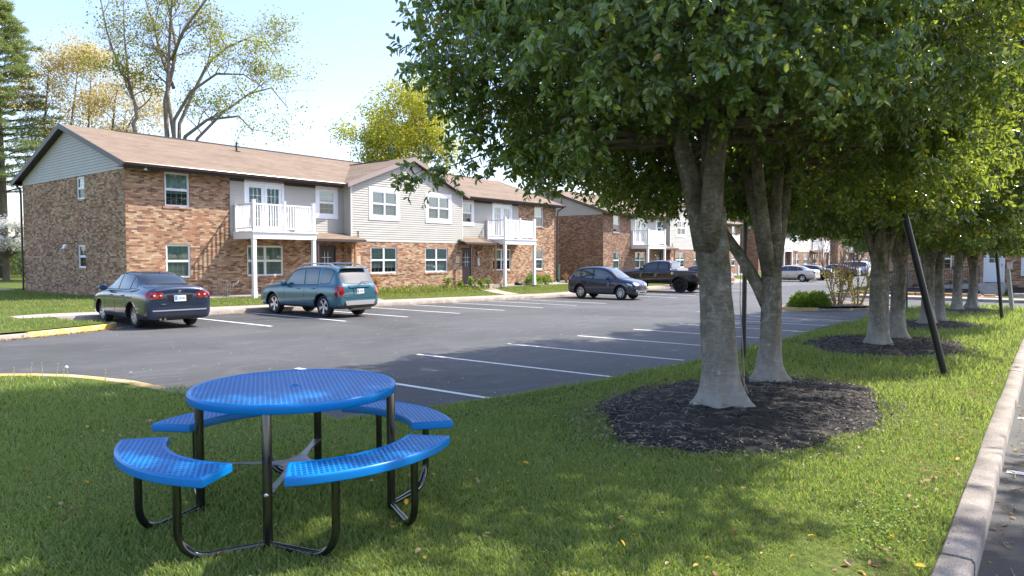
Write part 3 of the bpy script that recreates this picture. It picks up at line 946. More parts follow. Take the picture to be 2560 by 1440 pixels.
def window(parent, P0, d, n, w, h, units=1, grid=(4, 2), trim=0.0, blind='blind_green', rec=0.03, name='window', lowgrid=True):
    M = frame_M(P0, d, n)
    y = rec
    fr = MB(); F = 0.05
    fr.box(0, F, y - 0.0, y + 0.07, 0, h, M); fr.box(w - F, w, y, y + 0.07, 0, h, M)
    fr.box(F, w - F, y, y + 0.07, 0, F, M); fr.box(F, w - F, y, y + 0.07, h - F, h, M)
    uw = (w - 2 * F) / units
    for k in range(1, units):
        fr.box(F + uw * k - 0.04, F + uw * k + 0.04, y + 0.002, y + 0.07, F, h - F, M)
    gm = MB()
    zm = h * 0.5
    panes = []
    for k in range(units):
        a = F + uw * k + (0.04 if k > 0 else 0.0); b = F + uw * (k + 1) - (0.04 if k < units - 1 else 0.0)
        fr.box(a, b, y + 0.012, y + 0.065, zm - 0.025, zm + 0.025, M)
        s = 0.022
        for c, e in ((F, zm - 0.025), (zm + 0.025, h - F)):
            yy = y + (0.018 if e > zm else 0.024)
            fr.box(a, a + s, yy, y + 0.06, c, e, M); fr.box(b - s, b, yy, y + 0.06, c, e, M)
            fr.box(a + s, b - s, yy, y + 0.06, c, c + s, M); fr.box(a + s, b - s, yy, y + 0.06, e - s, e, M)
            panes.append((a + s, b - s, c + s, e - s, e > zm))
    root = fr.build(name, 'white_trim', parent)
    for a, b, c, e, up in panes:
        pm = MB(); pm.poly([M @ Vector(p) for p in ((a, y + 0.04, c), (b, y + 0.04, c), (b, y + 0.04, e), (a, y + 0.04, e))])
        pm.build('pane', 'window_glass' if up else 'window_screen', root)
        if not up and not lowgrid: continue
        gx, gz = grid; g = 0.009; yg = y + 0.046
        for i in range(1, gx):
            x = a + (b - a) * i / gx; gm.box(x - g, x + g, yg, yg + 0.008, c, e, M)
        for i in range(1, gz):
            z = c + (e - c) * i / gz; gm.box(a, b, yg + 0.001, yg + 0.007, z - g, z + g, M)
    gm.build('grille', 'muntin', root)
    zlo = 0.01
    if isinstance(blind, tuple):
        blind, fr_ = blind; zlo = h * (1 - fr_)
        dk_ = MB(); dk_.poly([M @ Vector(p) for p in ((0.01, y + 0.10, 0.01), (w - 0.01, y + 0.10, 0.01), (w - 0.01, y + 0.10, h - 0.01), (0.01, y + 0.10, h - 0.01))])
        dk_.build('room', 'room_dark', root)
    bm_ = MB(); bm_.poly([M @ Vector(p) for p in ((0.01, y + 0.085, zlo), (w - 0.01, y + 0.085, zlo), (w - 0.01, y + 0.085, h - 0.01), (0.01, y + 0.085, h - 0.01))])
    bm_.build('blind', blind, root)
    if trim:
        t = MB(); T = trim; q = 0.032
        t.box(-T, 0.0, -q, 0.03, -T * 0.0, h, M); t.box(w, w + T, -q, 0.03, 0, h, M)
        t.box(-T - 0.0, w + T, -q - 0.002, 0.03, h, h + T, M)
        t.box(-T, w + T, -q - 0.012, 0.03, -T * 1.05, 0.0, M)
        t.build('trim', 'white_trim', root)
    else:
        s_ = MB(); s_.box(-0.09, w + 0.09, -0.035, y + 0.02, -0.085, -0.004, M)
        s_.build('sill', 'brick', root, uv=True)
    return root

def entry_door(parent, P0, d, n, w, h):
    M = frame_M(P0, d, n)
    fr = MB(); fr.box(-0.06, 0, 0.0, 0.12, 0, h + 0.06, M); fr.box(w, w + 0.06, 0.0, 0.12, 0, h + 0.06, M); fr.box(0, w, 0.0, 0.12, h, h + 0.06, M)
    root = fr.build('door_frame', 'brown_trim', parent)
    lf = MB(); lf.box(0.004, w - 0.004, 0.05, 0.095, 0.02, h - 0.004, M)
    leaf = lf.build('door', 'brown_door', root)
    p = MB(); p.box(0.2, w - 0.2, 0.044, 0.05, h - 1.02, h - 0.22, M); p.build('pane', 'door_glass', root)
    g = MB()
    for i in range(0, 4):
        x = 0.2 + (w - 0.4) * i / 3
        if i in (1, 2): g.box(x - 0.012, x + 0.012, 0.034, 0.044, h - 1.02, h - 0.22, M)
    for i in (1, 2):
        z = h - 1.02 + 0.8 * i / 3; g.box(0.2, w - 0.2, 0.036, 0.043, z - 0.012, z + 0.012, M)
    g.build('grille', 'white_trim', root)
    k = MB(); k.lathe([(0.0, -0.03), (0.03, -0.025), (0.034, 0.0), (0.02, 0.02), (0.012, 0.04)], 12, M @ Matrix.Translation((w - 0.08, 0.02, 1.0)) @ Matrix.Rotation(R(-90), 4, 'X'))
    k.build('knob', 'chrome', root, smooth=True)
    return root

def french_door(parent, P0, d, n, w, h, dark=False):
    M = frame_M(P0, d, n)
    fr = MB(); T = 0.10
    fr.box(-T, 0, -0.03, 0.06, 0, h + T, M); fr.box(w, w + T, -0.03, 0.06, 0, h + T, M); fr.box(0, w, -0.03, 0.06, h, h + T, M)
    root = fr.build('french_door', 'white_trim', parent)
    for k in range(2):
        a = w / 2 * k + 0.004; b = w / 2 * (k + 1) - 0.004
        lf = MB(); s = 0.14
        lf.box(a, a + s, 0.01, 0.05, 0, h, M); lf.box(b - s, b, 0.01, 0.05, 0, h, M)
        lf.box(a + s, b - s, 0.01, 0.05, 0, 0.25, M); lf.box(a + s, b - s, 0.01, 0.05, h - 0.17, h, M)
        lf.build('door_leaf', 'white_door', root)
        p = MB(); p.poly([M @ Vector(q) for q in ((a + s, 0.03, .25), (b - s, 0.03, .25), (b - s, 0.03, h - .17), (a + s, 0.03, h - .17))])
        p.build('pane', 'window_glass', root)
        g = MB()
        for i in range(1, 3):
            x = a + s + (b - a - 2 * s) * i / 3; g.box(x - 0.01, x + 0.01, 0.014, 0.026, .25, h - .17, M)
        for i in range(1, 5):
            z = .25 + (h - .42) * i / 5; g.box(a + s, b - s, 0.015, 0.025, z - 0.01, z + 0.01, M)
        g.build('grille', 'white_trim', root)
    c = MB(); c.poly([M @ Vector(q) for q in ((0, 0.08, 0), (w, 0.08, 0), (w, 0.08, h), (0, 0.08, h))])
    c.build('curtain', 'blind_grey' if dark else 'curtain_white', root)
    return root

def balcony(parent, x0, x1, depth, zd, gz0, gz1):
    """deck on two columns, posts and balustrade; y runs into the wall"""
    dk = MB()
    dk.box(x0 - 0.05, x1 + 0.05, -depth - 0.05, -0.02, zd - 0.05, zd)
    dk.box(x0, x1, -depth, -depth + 0.05, zd - 0.31, zd - 0.052)
    dk.box(x0, x0 + 0.05, -depth + 0.052, -0.02, zd - 0.31, zd - 0.052)
    dk.box(x1 - 0.05, x1, -depth + 0.052, -0.02, zd - 0.31, zd - 0.052)
    for i in range(1, 7):
        x = x0 + (x1 - x0) * i / 7
        dk.box(x - 0.02, x + 0.02, -depth + 0.055, -0.02, zd - 0.26, zd - 0.053)
    root = dk.build('balcony', 'white_vinyl', parent)
    s = 0.065; H = 1.13
    P = [(x0 + 0.09, -depth + 0.09), ((x0 + x1) / 2, -depth + 0.09), (x1 - 0.09, -depth + 0.09), (x0 + 0.09, -0.1), (x1 - 0.09, -0.1)]
    for i, (x, y) in enumerate(P):
        pm = MB(); q = s if i in (0, 2) else s * 0.8
        pm.box(x - q, x + q, y - q, y + q, zd, zd + H + (0.12 if i < 3 else 0))
        if i < 3:
            pm.box(x - q - .015, x + q + .015, y - q - .015, y + q + .015, zd + H + 0.12, zd + H + 0.14)
        pm.build('post', 'white_vinyl', root)
    def rail(ax, ay, bx, by):
        rb = MB()
        L = math.hypot(bx - ax, by - ay)
        dd = Vector((bx - ax, by - ay, 0)).normalized()
        M = frame_M((ax, ay, zd), dd, (dd.y, -dd.x, 0))
        rb.box(0, L, -0.025, 0.025, H - 0.06, H, M); rb.box(0, L, -0.02, 0.02, 0.10, 0.16, M)
        k = max(3, int(L / 0.115))
        for i in range(1, k):
            x = L * i / k; rb.box(x - 0.018, x + 0.018, -0.017, 0.017, 0.16, H - 0.06, M)
        rb.build('railing', 'white_vinyl', root)
    rail(P[0][0] + s, P[0][1], P[1][0] - s, P[1][1]); rail(P[1][0] + s, P[1][1], P[2][0] - s, P[2][1])
    rail(P[0][0], P[0][1] + s, P[3][0], P[3][1] - s); rail(P[2][0], P[2][1] + s, P[4][0], P[4][1] - s)
    for x, gz in ((x0 + 0.09, gz0), (x1 - 0.09, gz1)):
        cm = MB(); cm.box(x - 0.075, x + 0.075, -depth + 0.02, -depth + 0.17, gz, zd - 0.312)
        cm.box(x - 0.09, x + 0.09, -depth + 0.005, -depth + 0.185, gz, gz + 0.28)
        cm.build('column', 'white_vinyl', root)
    return root

BL, BD = 27.5, 10.6      # length and depth
def apartment(name, loc, label, brick='brick', group='brick apartment buildings in the row', endwin=True):
    root = empty(name, loc, 0, label, 'building', group)
    X = (1, 0, 0); FN = (0, -1, 0)
    ZT = 4.83; G = -0.9
    mir = lambda a, b: (BL - b, BL - a)
    # ---- brick
    mb = MB()
    sides = [(0, 4.1), (4.1, 9.9)]
    lowh = [(1.45, 2.41, 0.74, 2.04), (4.85, 6.58, 0.74, 2.04), (8.37, 9.43, -0.02, 2.08)]
    up = [(1.45, 2.41, 3.50, 4.81)]
    mi = lambda hs: [(BL - h[1], BL - h[0], h[2], h[3]) for h in hs]
    wall(mb, (0, 0, 0), X, FN, 0, 4.1, G, ZT, [lowh[0]] + up)
    wall(mb, (0, 0, 0), X, FN, 4.1, 9.9, G, 2.42, lowh[1:])
    wall(mb, (0, 0, 0), X, FN, BL - 4.1, BL, G, ZT, mi([lowh[0]] + up))
    wall(mb, (0, 0, 0), X, FN, BL - 9.9, BL - 4.1, G, 2.42, mi(lowh[1:]))
    ph = [(11.06, 12.76, 0.74, 2.04), (14.74, 16.44, 0.74, 2.04)]
    PY0 = -0.56
    wall(mb, (0, PY0, 0), X, FN, 9.9, 17.6, G, 2.34, ph)
    wall(mb, (9.9, 0, 0), (0, -1, 0), (-1, 0, 0), 0, 0.56, G, 2.34)
    wall(mb, (17.6, PY0, 0), (0, 1, 0), (1, 0, 0), 0, 0.56, G, 2.34)
    sw = [(BD - 4.42, BD - 3.64, 3.87, 4.77), (BD - 4.46, BD - 3.68, 1.11, 2.04)]
    wall(mb, (0, BD, 0), (0, -1, 0), (-1, 0, 0), 0, BD, G, 4.80, sw if endwin else [])
    wall(mb, (BL, 0, 0), (0, 1, 0), (1, 0, 0), 0, BD, G, 4.80, [(3.64, 4.42, 3.87, 4.77), (3.68, 4.46, 1.11, 2.04)])
    wall(mb, (BL, BD, 0), (-1, 0, 0), (0, 1, 0), 0, BL, G, ZT)
    mb.build('brick_wall', brick, root, uv=True)
    # ---- siding
    mb = MB()
    LIM = lambda a, b: (lambda z: (a, b))
    laps(mb, (0, 0, 0), X, FN, 2.42, 4.83, LIM(4.1, 9.9), [(4.75, 6.65, 2.3, 4.76), (8.3, 9.5, 3.4, 4.8)])
    laps(mb, (0, 0, 0), X, FN, 2.42, 4.83, LIM(BL - 9.9, BL - 4.1), [(BL - 6.65, BL - 4.75, 2.3, 4.76), (BL - 9.5, BL - 8.3, 3.4, 4.8)])
    gx = 13.75
    def gl(z):
        if z < 4.93: return (9.9, 17.6)
        k = (z - 4.93) / 0.39
        return (min(9.9 + k, gx), max(17.6 - k, gx))
    laps(mb, (0, PY0, 0), X, FN, 2.34, 6.45, gl, [(11.0, 12.9, 3.45, 4.85), (14.8, 16.7, 3.45, 4.85)])
    laps(mb, (9.9, 0, 0), (0, -1, 0), (-1, 0, 0), 2.34, 4.95, LIM(0, 0.56))
    laps(mb, (17.6, PY0, 0), (0, 1, 0), (1, 0, 0), 2.34, 4.95, LIM(0, 0.56))
    def el(z):
        k = (z - 4.98) / 0.345
        return (0.0 if z < 4.98 else min(k, 5.3), BD if z < 4.98 else max(BD - k, 5.3))
    laps(mb, (0, BD, 0), (0, -1, 0), (-1, 0, 0), 4.80, 6.80, el)
    laps(mb, (BL, 0, 0), (0, 1, 0), (1, 0, 0), 4.80, 6.80, el)
    mb.build('siding', 'siding', root)
    mb = MB()
    for x in (9.9, 17.6):
        mb.box(x - 0.045, x + 0.045, PY0 - 0.022, PY0 + 0.03, 2.34, 4.97)
    mb.box(9.945, 17.555, PY0 - 0.02, PY0 - 0.001, 2.30, 2.338)
    mb.build('corner_board', 'corner_trim', root)
    # ---- windows and doors
    for sgn in (0, 1):
        f = (lambda a, b: a) if sgn == 0 else (lambda a, b: BL - b)
        window(root, (f(1.45, 2.41), 0, 0.74), X, FN, 0.96, 1.30, 1, (4, 2), 0, 'blind_green')
        window(root, (f(1.45, 2.41), 0, 3.50), X, FN, 0.96, 1.31, 1, (4, 2), 0, ('blind_green', 0.62) if sgn == 0 else 'curtain_white')
        window(root, (f(4.85, 6.58), 0, 0.74), X, FN, 1.73, 1.30, 2, (3, 2), 0, 'blind_green' if sgn == 0 else ('blind_grey', 0.55))
        window(root, (f(8.47, 9.37), 0, 3.50), X, FN, 0.90, 1.14, 1, (3, 2), 0.17, ('blind_green', 0.4) if sgn == 0 else ('curtain_white', 0.5), rec=-0.02)
        entry_door(root, (f(8.43, 9.37), 0.0, 0.0), X, FN, 0.94, 2.02)
        french_door(root, (f(4.85, 6.55), 0, 2.62), X, FN, 1.70, 2.04, dark=False)
    for k, (a, b) in enumerate(((11.06, 12.76), (14.74, 16.44))):
        window(root, (a, PY0, 0.74), X, FN, 1.70, 1.30, 2, (3, 2), 0, ('blind_green', 0.8) if k == 0 else 'blind_grey')
    for a in (11.14, 14.93):
        window(root, (a, PY0, 3.54), X, FN, 1.62, 1.22, 2, (3, 2), 0.18, 'blind_grey', rec=-0.02)
    if endwin:
        window(root, (0, 4.42, 3.87), (0, -1, 0), (-1, 0, 0), 0.78, 0.90, 1, (2, 2), 0, 'room_dark')
        window(root, (0, 4.46, 1.11), (0, -1, 0), (-1, 0, 0), 0.78, 0.93, 1, (2, 2), 0, 'room_dark')
    window(root, (BL, 3.64, 3.87), (0, 1, 0), (1, 0, 0), 0.78, 0.90, 1, (2, 2), 0, 'room_dark')
    window(root, (BL, 3.68, 1.11), (0, 1, 0), (1, 0, 0), 0.78, 0.93, 1, (2, 2), 0, 'room_dark')
    # ---- roof
    S = 0.345; e0 = 4.99; th = 0.13
    mb = MB()
    ya, yr, yb = -0.50, 5.3, BD + 0.5
    zr = e0 + S * (yr - ya)
    def ext(prof, x0, x1):
        b = len(mb.v); n = len(prof)
        mb.v += [(x0, p[0], p[1]) for p in prof] + [(x1, p[0], p[1]) for p in prof]
        mb.face([b + i for i in range(n)]); mb.face([b + n + i for i in range(n - 1, -1, -1)])
        for i in range(n):
            j = (i + 1) % n; mb.face([b + j, b + i, b + n + i, b + n + j])
    ext([(ya, e0), (yr, zr), (yb, e0), (yb, e0 - th), (yr, zr - th), (ya, e0 - th)], -0.27, BL + 0.27)
    # cross gable
    hs = 4.2; zg = e0 + 0.39 * hs; ye = (zg - e0) / S + ya + 0.35
    b = len(mb.v)
    pr = [(gx - hs, e0), (gx, zg), (gx + hs, e0), (gx + hs, e0 - th), (gx, zg - th), (gx - hs, e0 - th)]
    y0 = PY0 - 0.24
    n = 6
    mb.v += [(p[0], y0, p[1] + 0.004) for p in pr] + [(p[0], ye, p[1] + 0.004) for p in pr]
    mb.face([b + i for i in range(n - 1, -1, -1)]); mb.face([b + n + i for i in range(n)])
    for i in range(n):
        j = (i + 1) % n; mb.face([b + i, b + j, b + n + j, b + n + i])
    roof = mb.build('roof', 'shingle', root, uv='roof')
    mb = MB(); mb.box(1.9, BL - 1.9, yr - 0.11, yr + 0.11, zr - 0.035, zr + 0.03)
    mb.box(gx - 0.09, gx + 0.09, y0 + 1.8, ye - 0.3, zg - 0.02, zg + 0.025)
    mb.build('ridge_vent', 'brown_trim', roof)
    for x, y in ((6.9, 4.2), (20.4, 4.3)):
        mb = MB(); zz = e0 + S * (y - ya)
        mb.lathe([(0.0, 0.42), (0.045, 0.42), (0.045, 0.02), (0.2, -0.02), (0.2, -0.06)], 12, Matrix.Translation((x, y, zz)))
        mb.build('vent_pipe', 'dark_metal', roof, smooth='auto')
    # rakes, fascia, soffits
    mb = MB()
    def strip(x0, x1, pa, pb, h0, h1):
        # board in a plane x=const following the slope
        a, za = pa; c, zc = pb
        P = [(x0, a, za + h0), (x0, c, zc + h0), (x0, c, zc + h1), (x0, a, za + h1), (x1, a, za + h0), (x1, c, zc + h0), (x1, c, zc + h1), (x1, a, za + h1)]
        q = len(mb.v); mb.v += P
        for f_ in ((0, 1, 2, 3), (7, 6, 5, 4), (0, 4, 5, 1), (1, 5, 6, 2), (2, 6, 7, 3), (3, 7, 4, 0)): mb.face([q + i for i in f_])
    for x0, x1 in ((-0.30, -0.272), (BL + 0.272, BL + 0.30)):
        mb = MB(); strip(x0, x1, (ya - 0.02, e0), (yr, zr + 0.007), -0.20, 0.012); strip(x0, x1, (yr, zr + 0.007), (yb + 0.02, e0), -0.20, 0.012)
        mb.build('rake_board', 'rake_trim', root)
    mb = MB()
    for sl in ((gx - hs - 0.02, gx), (gx, gx + hs + 0.02)):
        a, c = sl; za = e0 if a < gx else zg; zc = zg if a < gx else e0
        P = [(a, y0 - 0.028, za - 0.19), (c, y0 - 0.028, zc - 0.19), (c, y0 - 0.028, zc + 0.012), (a, y0 - 0.028, za + 0.012)]
        P += [(p[0], y0 - 0.002, p[2]) for p in P]
        q = len(mb.v); mb.v += P
        for f_ in ((0, 1, 2, 3), (7, 6, 5, 4), (0, 4, 5, 1), (1, 5, 6, 2), (2, 6, 7, 3), (3, 7, 4, 0)): mb.face([q + i for i in f_])
    mb.build('rake_board', 'gable_trim', root)
    mb = MB()
    for a, c in ((-0.27, 9.55), (gx + hs + 0.0, BL + 0.27)):
        mb.box(a, c, ya + 0.02, 0.0, 4.835, 4.855)          # soffit
        mb.box(a, c, ya - 0.005, ya + 0.018, 4.80, 4.98)      # fascia
    for a, c in ((4.12, 4.74), (6.66, 8.28), (BL - 8.28, BL - 6.66), (BL - 4.74, BL - 4.12)):
        mb.box(a, c, -0.05, -0.018, 4.70, 4.833)
    mb.box(-0.27, BL + 0.27, BD, yb - 0.02, 4.835, 4.855)
    # sloping soffits of the end gables
    for x0, x1 in ((-0.268, -0.016), (BL + 0.016, BL + 0.268)):
        strip(x0, x1, (ya + 0.02, e0), (yr, zr), -th - 0.022, -th - 0.004); strip(x0, x1, (yr, zr), (yb - 0.02, e0), -th - 0.022, -th - 0.004)
    mb.build('soffit', 'brown_soffit', root)
    for a, c in ((-0.28, gx - hs - 0.03), (gx + hs + 0.03, BL + 0.28)):
        mb = MB()
        pr = [(-0.508, 4.86), (-0.508, 4.975), (-0.52, 4.975), (-0.52, 4.875), (-0.60, 4.875), (-0.625, 4.925), (-0.625, 4.96), (-0.645, 4.975), (-0.655, 4.955), (-0.645, 4.92), (-0.615, 4.86)]
        b = len(mb.v); n = len(pr)
        mb.v += [(a, p[0], p[1]) for p in pr] + [(c, p[0], p[1]) for p in pr]
        mb.face([b + i for i in range(n)]); mb.face([b + n + i for i in range(n - 1, -1, -1)])
        for i in range(n):
            j = (i + 1) % n; mb.face([b + j, b + i, b + n + i, b + n + j])
        mb.build('gutter', 'gutter', root)
    for x, y in ((BL + 0.05, -0.06), (-0.06, BD + 0.02), (BL + 0.05, BD + 0.02)):
        mb = MB()
        s_ = -1 if y < 1 else 1
        mb.tube([(x, y + s_ * 0.5, 4.87), (x, y + s_ * 0.45, 4.80), (x, y + s_ * 0.08, 4.62), (x, y + s_ * 0.04, 4.4), (x, y + s_ * 0.04, 0.1), (x, y + s_ * 0.2, 0.0)], 0.045, 6)
        mb.build('downspout', 'brown_trim', root)
    # ---- porch canopies, posts
    for sgn in (0, 1):
        g_ = (lambda x: x) if sgn == 0 else (lambda x: BL - x)
        a, c = sorted((g_(7.45), g_(10.25)))
        xi0, xi1 = sorted((g_(7.45), g_(9.83)))
        mb = MB()
        yo = -1.18; yw = -0.02
        zt, zo = 2.68, 2.36
        # sloping slab
        for (p0, p1, q0) in ((a, c, -0.60), (xi0, xi1, yw)):
            pass
        P = [(a, yo, zo), (c, yo, zo), (c, -0.585, zo + (zt - zo) * (yo + 0.585) / (yo - yw)), (a, -0.585, zo + (zt - zo) * (yo + 0.585) / (yo - yw))]
        Q = [(xi0, -0.585, P[3][2]), (xi1, -0.585, P[3][2]), (xi1, yw, zt), (xi0, yw, zt)]
        for pts in (P, Q):
            b = len(mb.v); mb.v += [tuple(p) for p in pts] + [(p[0], p[1], p[2] - 0.07) for p in pts]
            for f_ in ((0, 1, 2, 3), (7, 6, 5, 4), (0, 4, 5, 1), (1, 5, 6, 2), (2, 6, 7, 3), (3, 7, 4, 0)): mb.face([b + i for i in f_])
        cn = mb.build('porch_roof', 'shingle', root, uv='roof')
        mb = MB(); mb.box(a - 0.01, c + 0.01, yo - 0.03, yo - 0.002, zo - 0.11, zo + 0.005)
        mb.box(a + 0.02, c - 0.02, yo + 0.0, -0.60, zo - 0.11, zo - 0.09)
        mb.box(xi0 + 0.02, xi1 - 0.02, -0.598, -0.02, zo - 0.11, zo - 0.09)
        mb.build('fascia', 'brown_trim', cn)
        for px_ in (7.62, 9.72):
            mb = MB(); x = g_(px_); mb.box(x - 0.045, x + 0.045, -1.12, -1.03, -0.08, zo - 0.112)
            mb.build('porch_post', 'wood_post' if (px_ > 9) == (sgn == 0) else 'brown_trim', cn)
        # porch slab
        mb = MB(); s0, s1 = sorted((g_(7.3), g_(9.88))); mb.box(s0, s1, -1.3, -0.0, -0.4, -0.02); mb.build('porch_slab', 'walk_concrete', root)
        # lantern
        x = g_(8.05)
        mb = MB(); mb.box(x - 0.03, x + 0.03, -0.03, 0.0, 1.62, 1.86); mb.tube([(x, -0.02, 1.72), (x, -0.08, 1.66), (x, -0.13, 1.72)], 0.012, 6)
        mb.lathe([(0.0, 0.17), (0.07, 0.10), (0.075, 0.08)], 6, Matrix.Translation((x, -0.13, 1.82)))
        mb.lathe([(0.045, -0.10), (0.0, -0.14)], 6, Matrix.Translation((x, -0.13, 1.80)))
        lt = mb.build('wall_lantern', 'dark_metal', root)
        mb = MB(); mb.lathe([(0.0, -0.09), (0.045, -0.09), (0.062, 0.08), (0.0, 0.09)], 6, Matrix.Translation((x, -0.13, 1.81))); mb.build('glass_shade', 'light_plastic', lt)
        # plaques with four rows of writing too small to read
        x = g_(10.28)
        mb = MB(); mb.box(x - 0.13, x + 0.13, PY0 - 0.02, PY0, 1.22, 1.60); pq = mb.build('plaque', 'beige_plastic', root)
        mb = MB()
        for i in range(5): mb.box(x - 0.05, x + 0.05, PY0 - 0.023, PY0 - 0.02, 1.29 + i * 0.06, 1.305 + i * 0.06)
        mb.build('writing', 'tan_ink', pq)
        if sgn == 1:
            x = g_(7.95)
            mb = MB(); mb.box(x - 0.07, x + 0.07, -0.09, 0.0, 1.05, 1.50); mb.build('mailbox', 'light_plastic', root)
    # meter stub on the siding
    mb = MB(); mb.tube([(10.30, PY0 - 0.03, 2.50), (10.30, PY0 - 0.03, 2.80)], 0.025, 6); mb.box(10.2, 10.28, PY0 - 0.03, PY0 - 0.016, 2.74, 2.76)
    mb.build('conduit', 'gable_trim', root)
    # dryer vent hood on the left end wall
    mb = MB(); mb.v = [(-0.0, 5.56, 1.90), (0.0, 5.80, 1.90), (0.0, 5.80, 2.08), (0.0, 5.56, 2.08), (-0.13, 5.56, 1.90), (-0.13, 5.80, 1.90), (-0.05, 5.80, 2.08), (-0.05, 5.56, 2.08)]
    for f_ in ((0, 1, 2, 3), (7, 6, 5, 4), (0, 4, 5, 1), (1, 5, 6, 2), (2, 6, 7, 3), (3, 7, 4, 0)): mb.face(f_)
    mb.build('vent_hood', 'white_trim', root)
    # small flood light under the front corner
    mb = MB(); mb.lathe([(0.0, 0.0), (0.05, 0.01), (0.06, 0.09), (0.03, 0.12)], 10, Matrix.Translation((0.55, -0.45, 4.74)))
    mb.build('eave_lamp', 'light_plastic', root, smooth=True)
    balcony(root, 4.22, 7.25, 1.5, 2.60, -0.12, -0.14)
    balcony(root, BL - 7.25, BL - 4.22, 1.5, 2.60, -0.14, -0.16)
    return root

b1 = apartment('apartment_building', (11.5, 27.26, -0.03), 'nearest two-storey brick apartment building with brown roof and two white balconies')
b2 = apartment('apartment_building', (45.1, 27.26, -0.13), 'second brick apartment building behind the black pickup, reddish end wall', 'brick_red', endwin=False)
b3 = copy_tree(b2); b3.location = (78.0, 27.26, -0.15)
b3['label'] = 'third brick apartment building far beyond the silver sedan'
b4 = copy_tree(b2); b4.location = (111.6, 27.26, -0.15)
b4['label'] = 'farthest brick apartment building at the end of the row'

# ------------------------------------------------------------------ end building across the street (office)
def office():
    gz = lot_z(46) + 0.22     # ground there
    root = empty('office_building', (48.3, 9.0, gz), 0, 'shaded brick building across the street with white door, steps and railed ramp', 'building')
    NX = (0, -1, 0); NN = (-1, 0, 0)            # wall runs towards -Y, faces -X
    mb = MB()
    L = 26.0; H = 3.3
    # x measured from v=9.0 towards lower v
    dz = 0.58     # door floor above ground
    hs = [(2.62, 3.42, 1.32, 2.55), (4.98, 5.98, dz, dz + 2.12), (11, 12.6, 1.0, 2.4), (15, 16.6, 1.0, 2.4)]
    wall(mb, (0, 0, 0), NX, NN, 0, L, -0.6, H, hs)
    wall(mb, (10, 0, 0), (-1, 0, 0), (0, 1, 0), 0, 10, -0.6, H)
    wall(mb, (0, -L, 0), (1, 0, 0), (0, -1, 0), 0, 10, -0.6, H)
    wall(mb, (10, -L, 0), (0, 1, 0), (1, 0, 0), 0, L, -0.6, H)
    mb.build('brick_wall', 'brick', root, uv=True)
    window(root, (0, -2.62, 1.32), NX, NN, 0.80, 1.23, 1, (2, 2), 0, 'room_dark')
    for x in (11, 15): window(root, (0, -x, 1.0), NX, NN, 1.6, 1.4, 2, (3, 2), 0, 'blind_grey')
    M = frame_M((0, -4.98, dz), NX, NN)
    mb = MB(); mb.box(0, 0.07, -0.02, 0.1, 0, 2.12, M); mb.box(0.93, 1.0, -0.02, 0.1, 0, 2.12, M); mb.box(0.07, 0.93, -0.02, 0.1, 2.05, 2.12, M)
    df = mb.build('door_frame', 'white_trim', root)
    mb = MB(); mb.box(0.075, 0.925, 0.03, 0.08, 0.02, 2.045, M)
    mb.box(0.2, 0.46, 0.022, 0.03, 0.2, 0.75, M); mb.box(0.54, 0.8, 0.022, 0.03, 0.2, 0.75, M)
    mb.build('door', 'white_door', df)
    mb = MB(); mb.box(0.25, 0.75, 0.018, 0.03, 1.12, 1.85, M); mb.build('pane', 'door_glass', df)
    mb = MB()
    for x in (0.25, 0.5, 0.75): mb.box(x - 0.01, x + 0.01, 0.010, 0.018, 1.1, 1.87, M)
    for z in (1.12, 1.36, 1.6, 1.85): mb.box(0.24, 0.76, 0.011, 0.0175, z - 0.01, z + 0.01, M)
    mb.build('grille', 'white_trim', df)
    mb = MB(); mb.box(0.84, 0.87, -0.02, 0.03, 0.93, 1.08, M); mb.box(0.76, 0.87, -0.03, -0.015, 0.99, 1.01, M); mb.build('handle', 'chrome', df)
    # roof
    mb = MB()
    pr = [(-0.6, H + 0.05), (5, H + 2.0), (10.6, H + 0.05), (10.6, H - 0.08), (-0.6, H - 0.08)]
    b = 0; n = len(pr)
    mb.v += [(p[0], 0.4, p[1]) for p in pr] + [(p[0], -L - 0.4, p[1]) for p in pr]
    mb.face(list(range(n))); mb.face(list(range(2 * n - 1, n - 1, -1)))
    for i in range(n):
        j = (i + 1) % n; mb.face([j, i, n + i, n + j])
    mb.build('roof', 'shingle', root, uv='roof')
    # steps down from the door
    mb = MB(); ys = -4.98
    mb.box(-1.25, -0.01, ys - 1.15, ys + 0.1, -0.3, dz - 0.02)
    for i in range(1, 4):
        mb.box(-1.25 - 0.3 * i, -1.25 - 0.3 * (i - 1) - 0.002, ys - 1.12, ys + 0.07, -0.3, dz - 0.02 - 0.165 * i)
    mb.build('steps', 'step_concrete', root)
    # ramp running left from the landing, with railing
    mb = MB()
    y0, y1 = ys + 0.105, ys + 4.9
    P = [(-1.25, y0, dz - 0.02), (-0.02, y0, dz - 0.02), (-0.02, y1, dz - 0.48), (-1.25, y1, dz - 0.48)]
    mb.v += P + [(p[0], p[1], -0.3) for p in P]
    for f_ in ((0, 1, 2, 3), (7, 6, 5, 4), (0, 4, 5, 1), (1, 5, 6, 2), (2, 6, 7, 3), (3, 7, 4, 0)): mb.face(f_)
    mb.build('ramp', 'step_concrete', root)
    mb = MB()
    zr = lambda y: dz - 0.02 - 0.46 * (y - y0) / (y1 - y0)
    n = 44
    for i in range(n + 1):
        y = y0 + (y1 - y0) * i / n
        r = 0.022 if i % 11 == 0 else 0.010
        mb.tube([(-1.2, y, zr(y) + 0.0), (-1.2, y, zr(y) + 0.98)], r, 5)
    for h, r in ((0.97, 0.03), (0.10, 0.018)):
        mb.tube([(-1.2, y0, zr(y0) + h), (-1.2, y1, zr(y1) + h)], r, 6)
    mb.build('railing', 'pole_black', root)
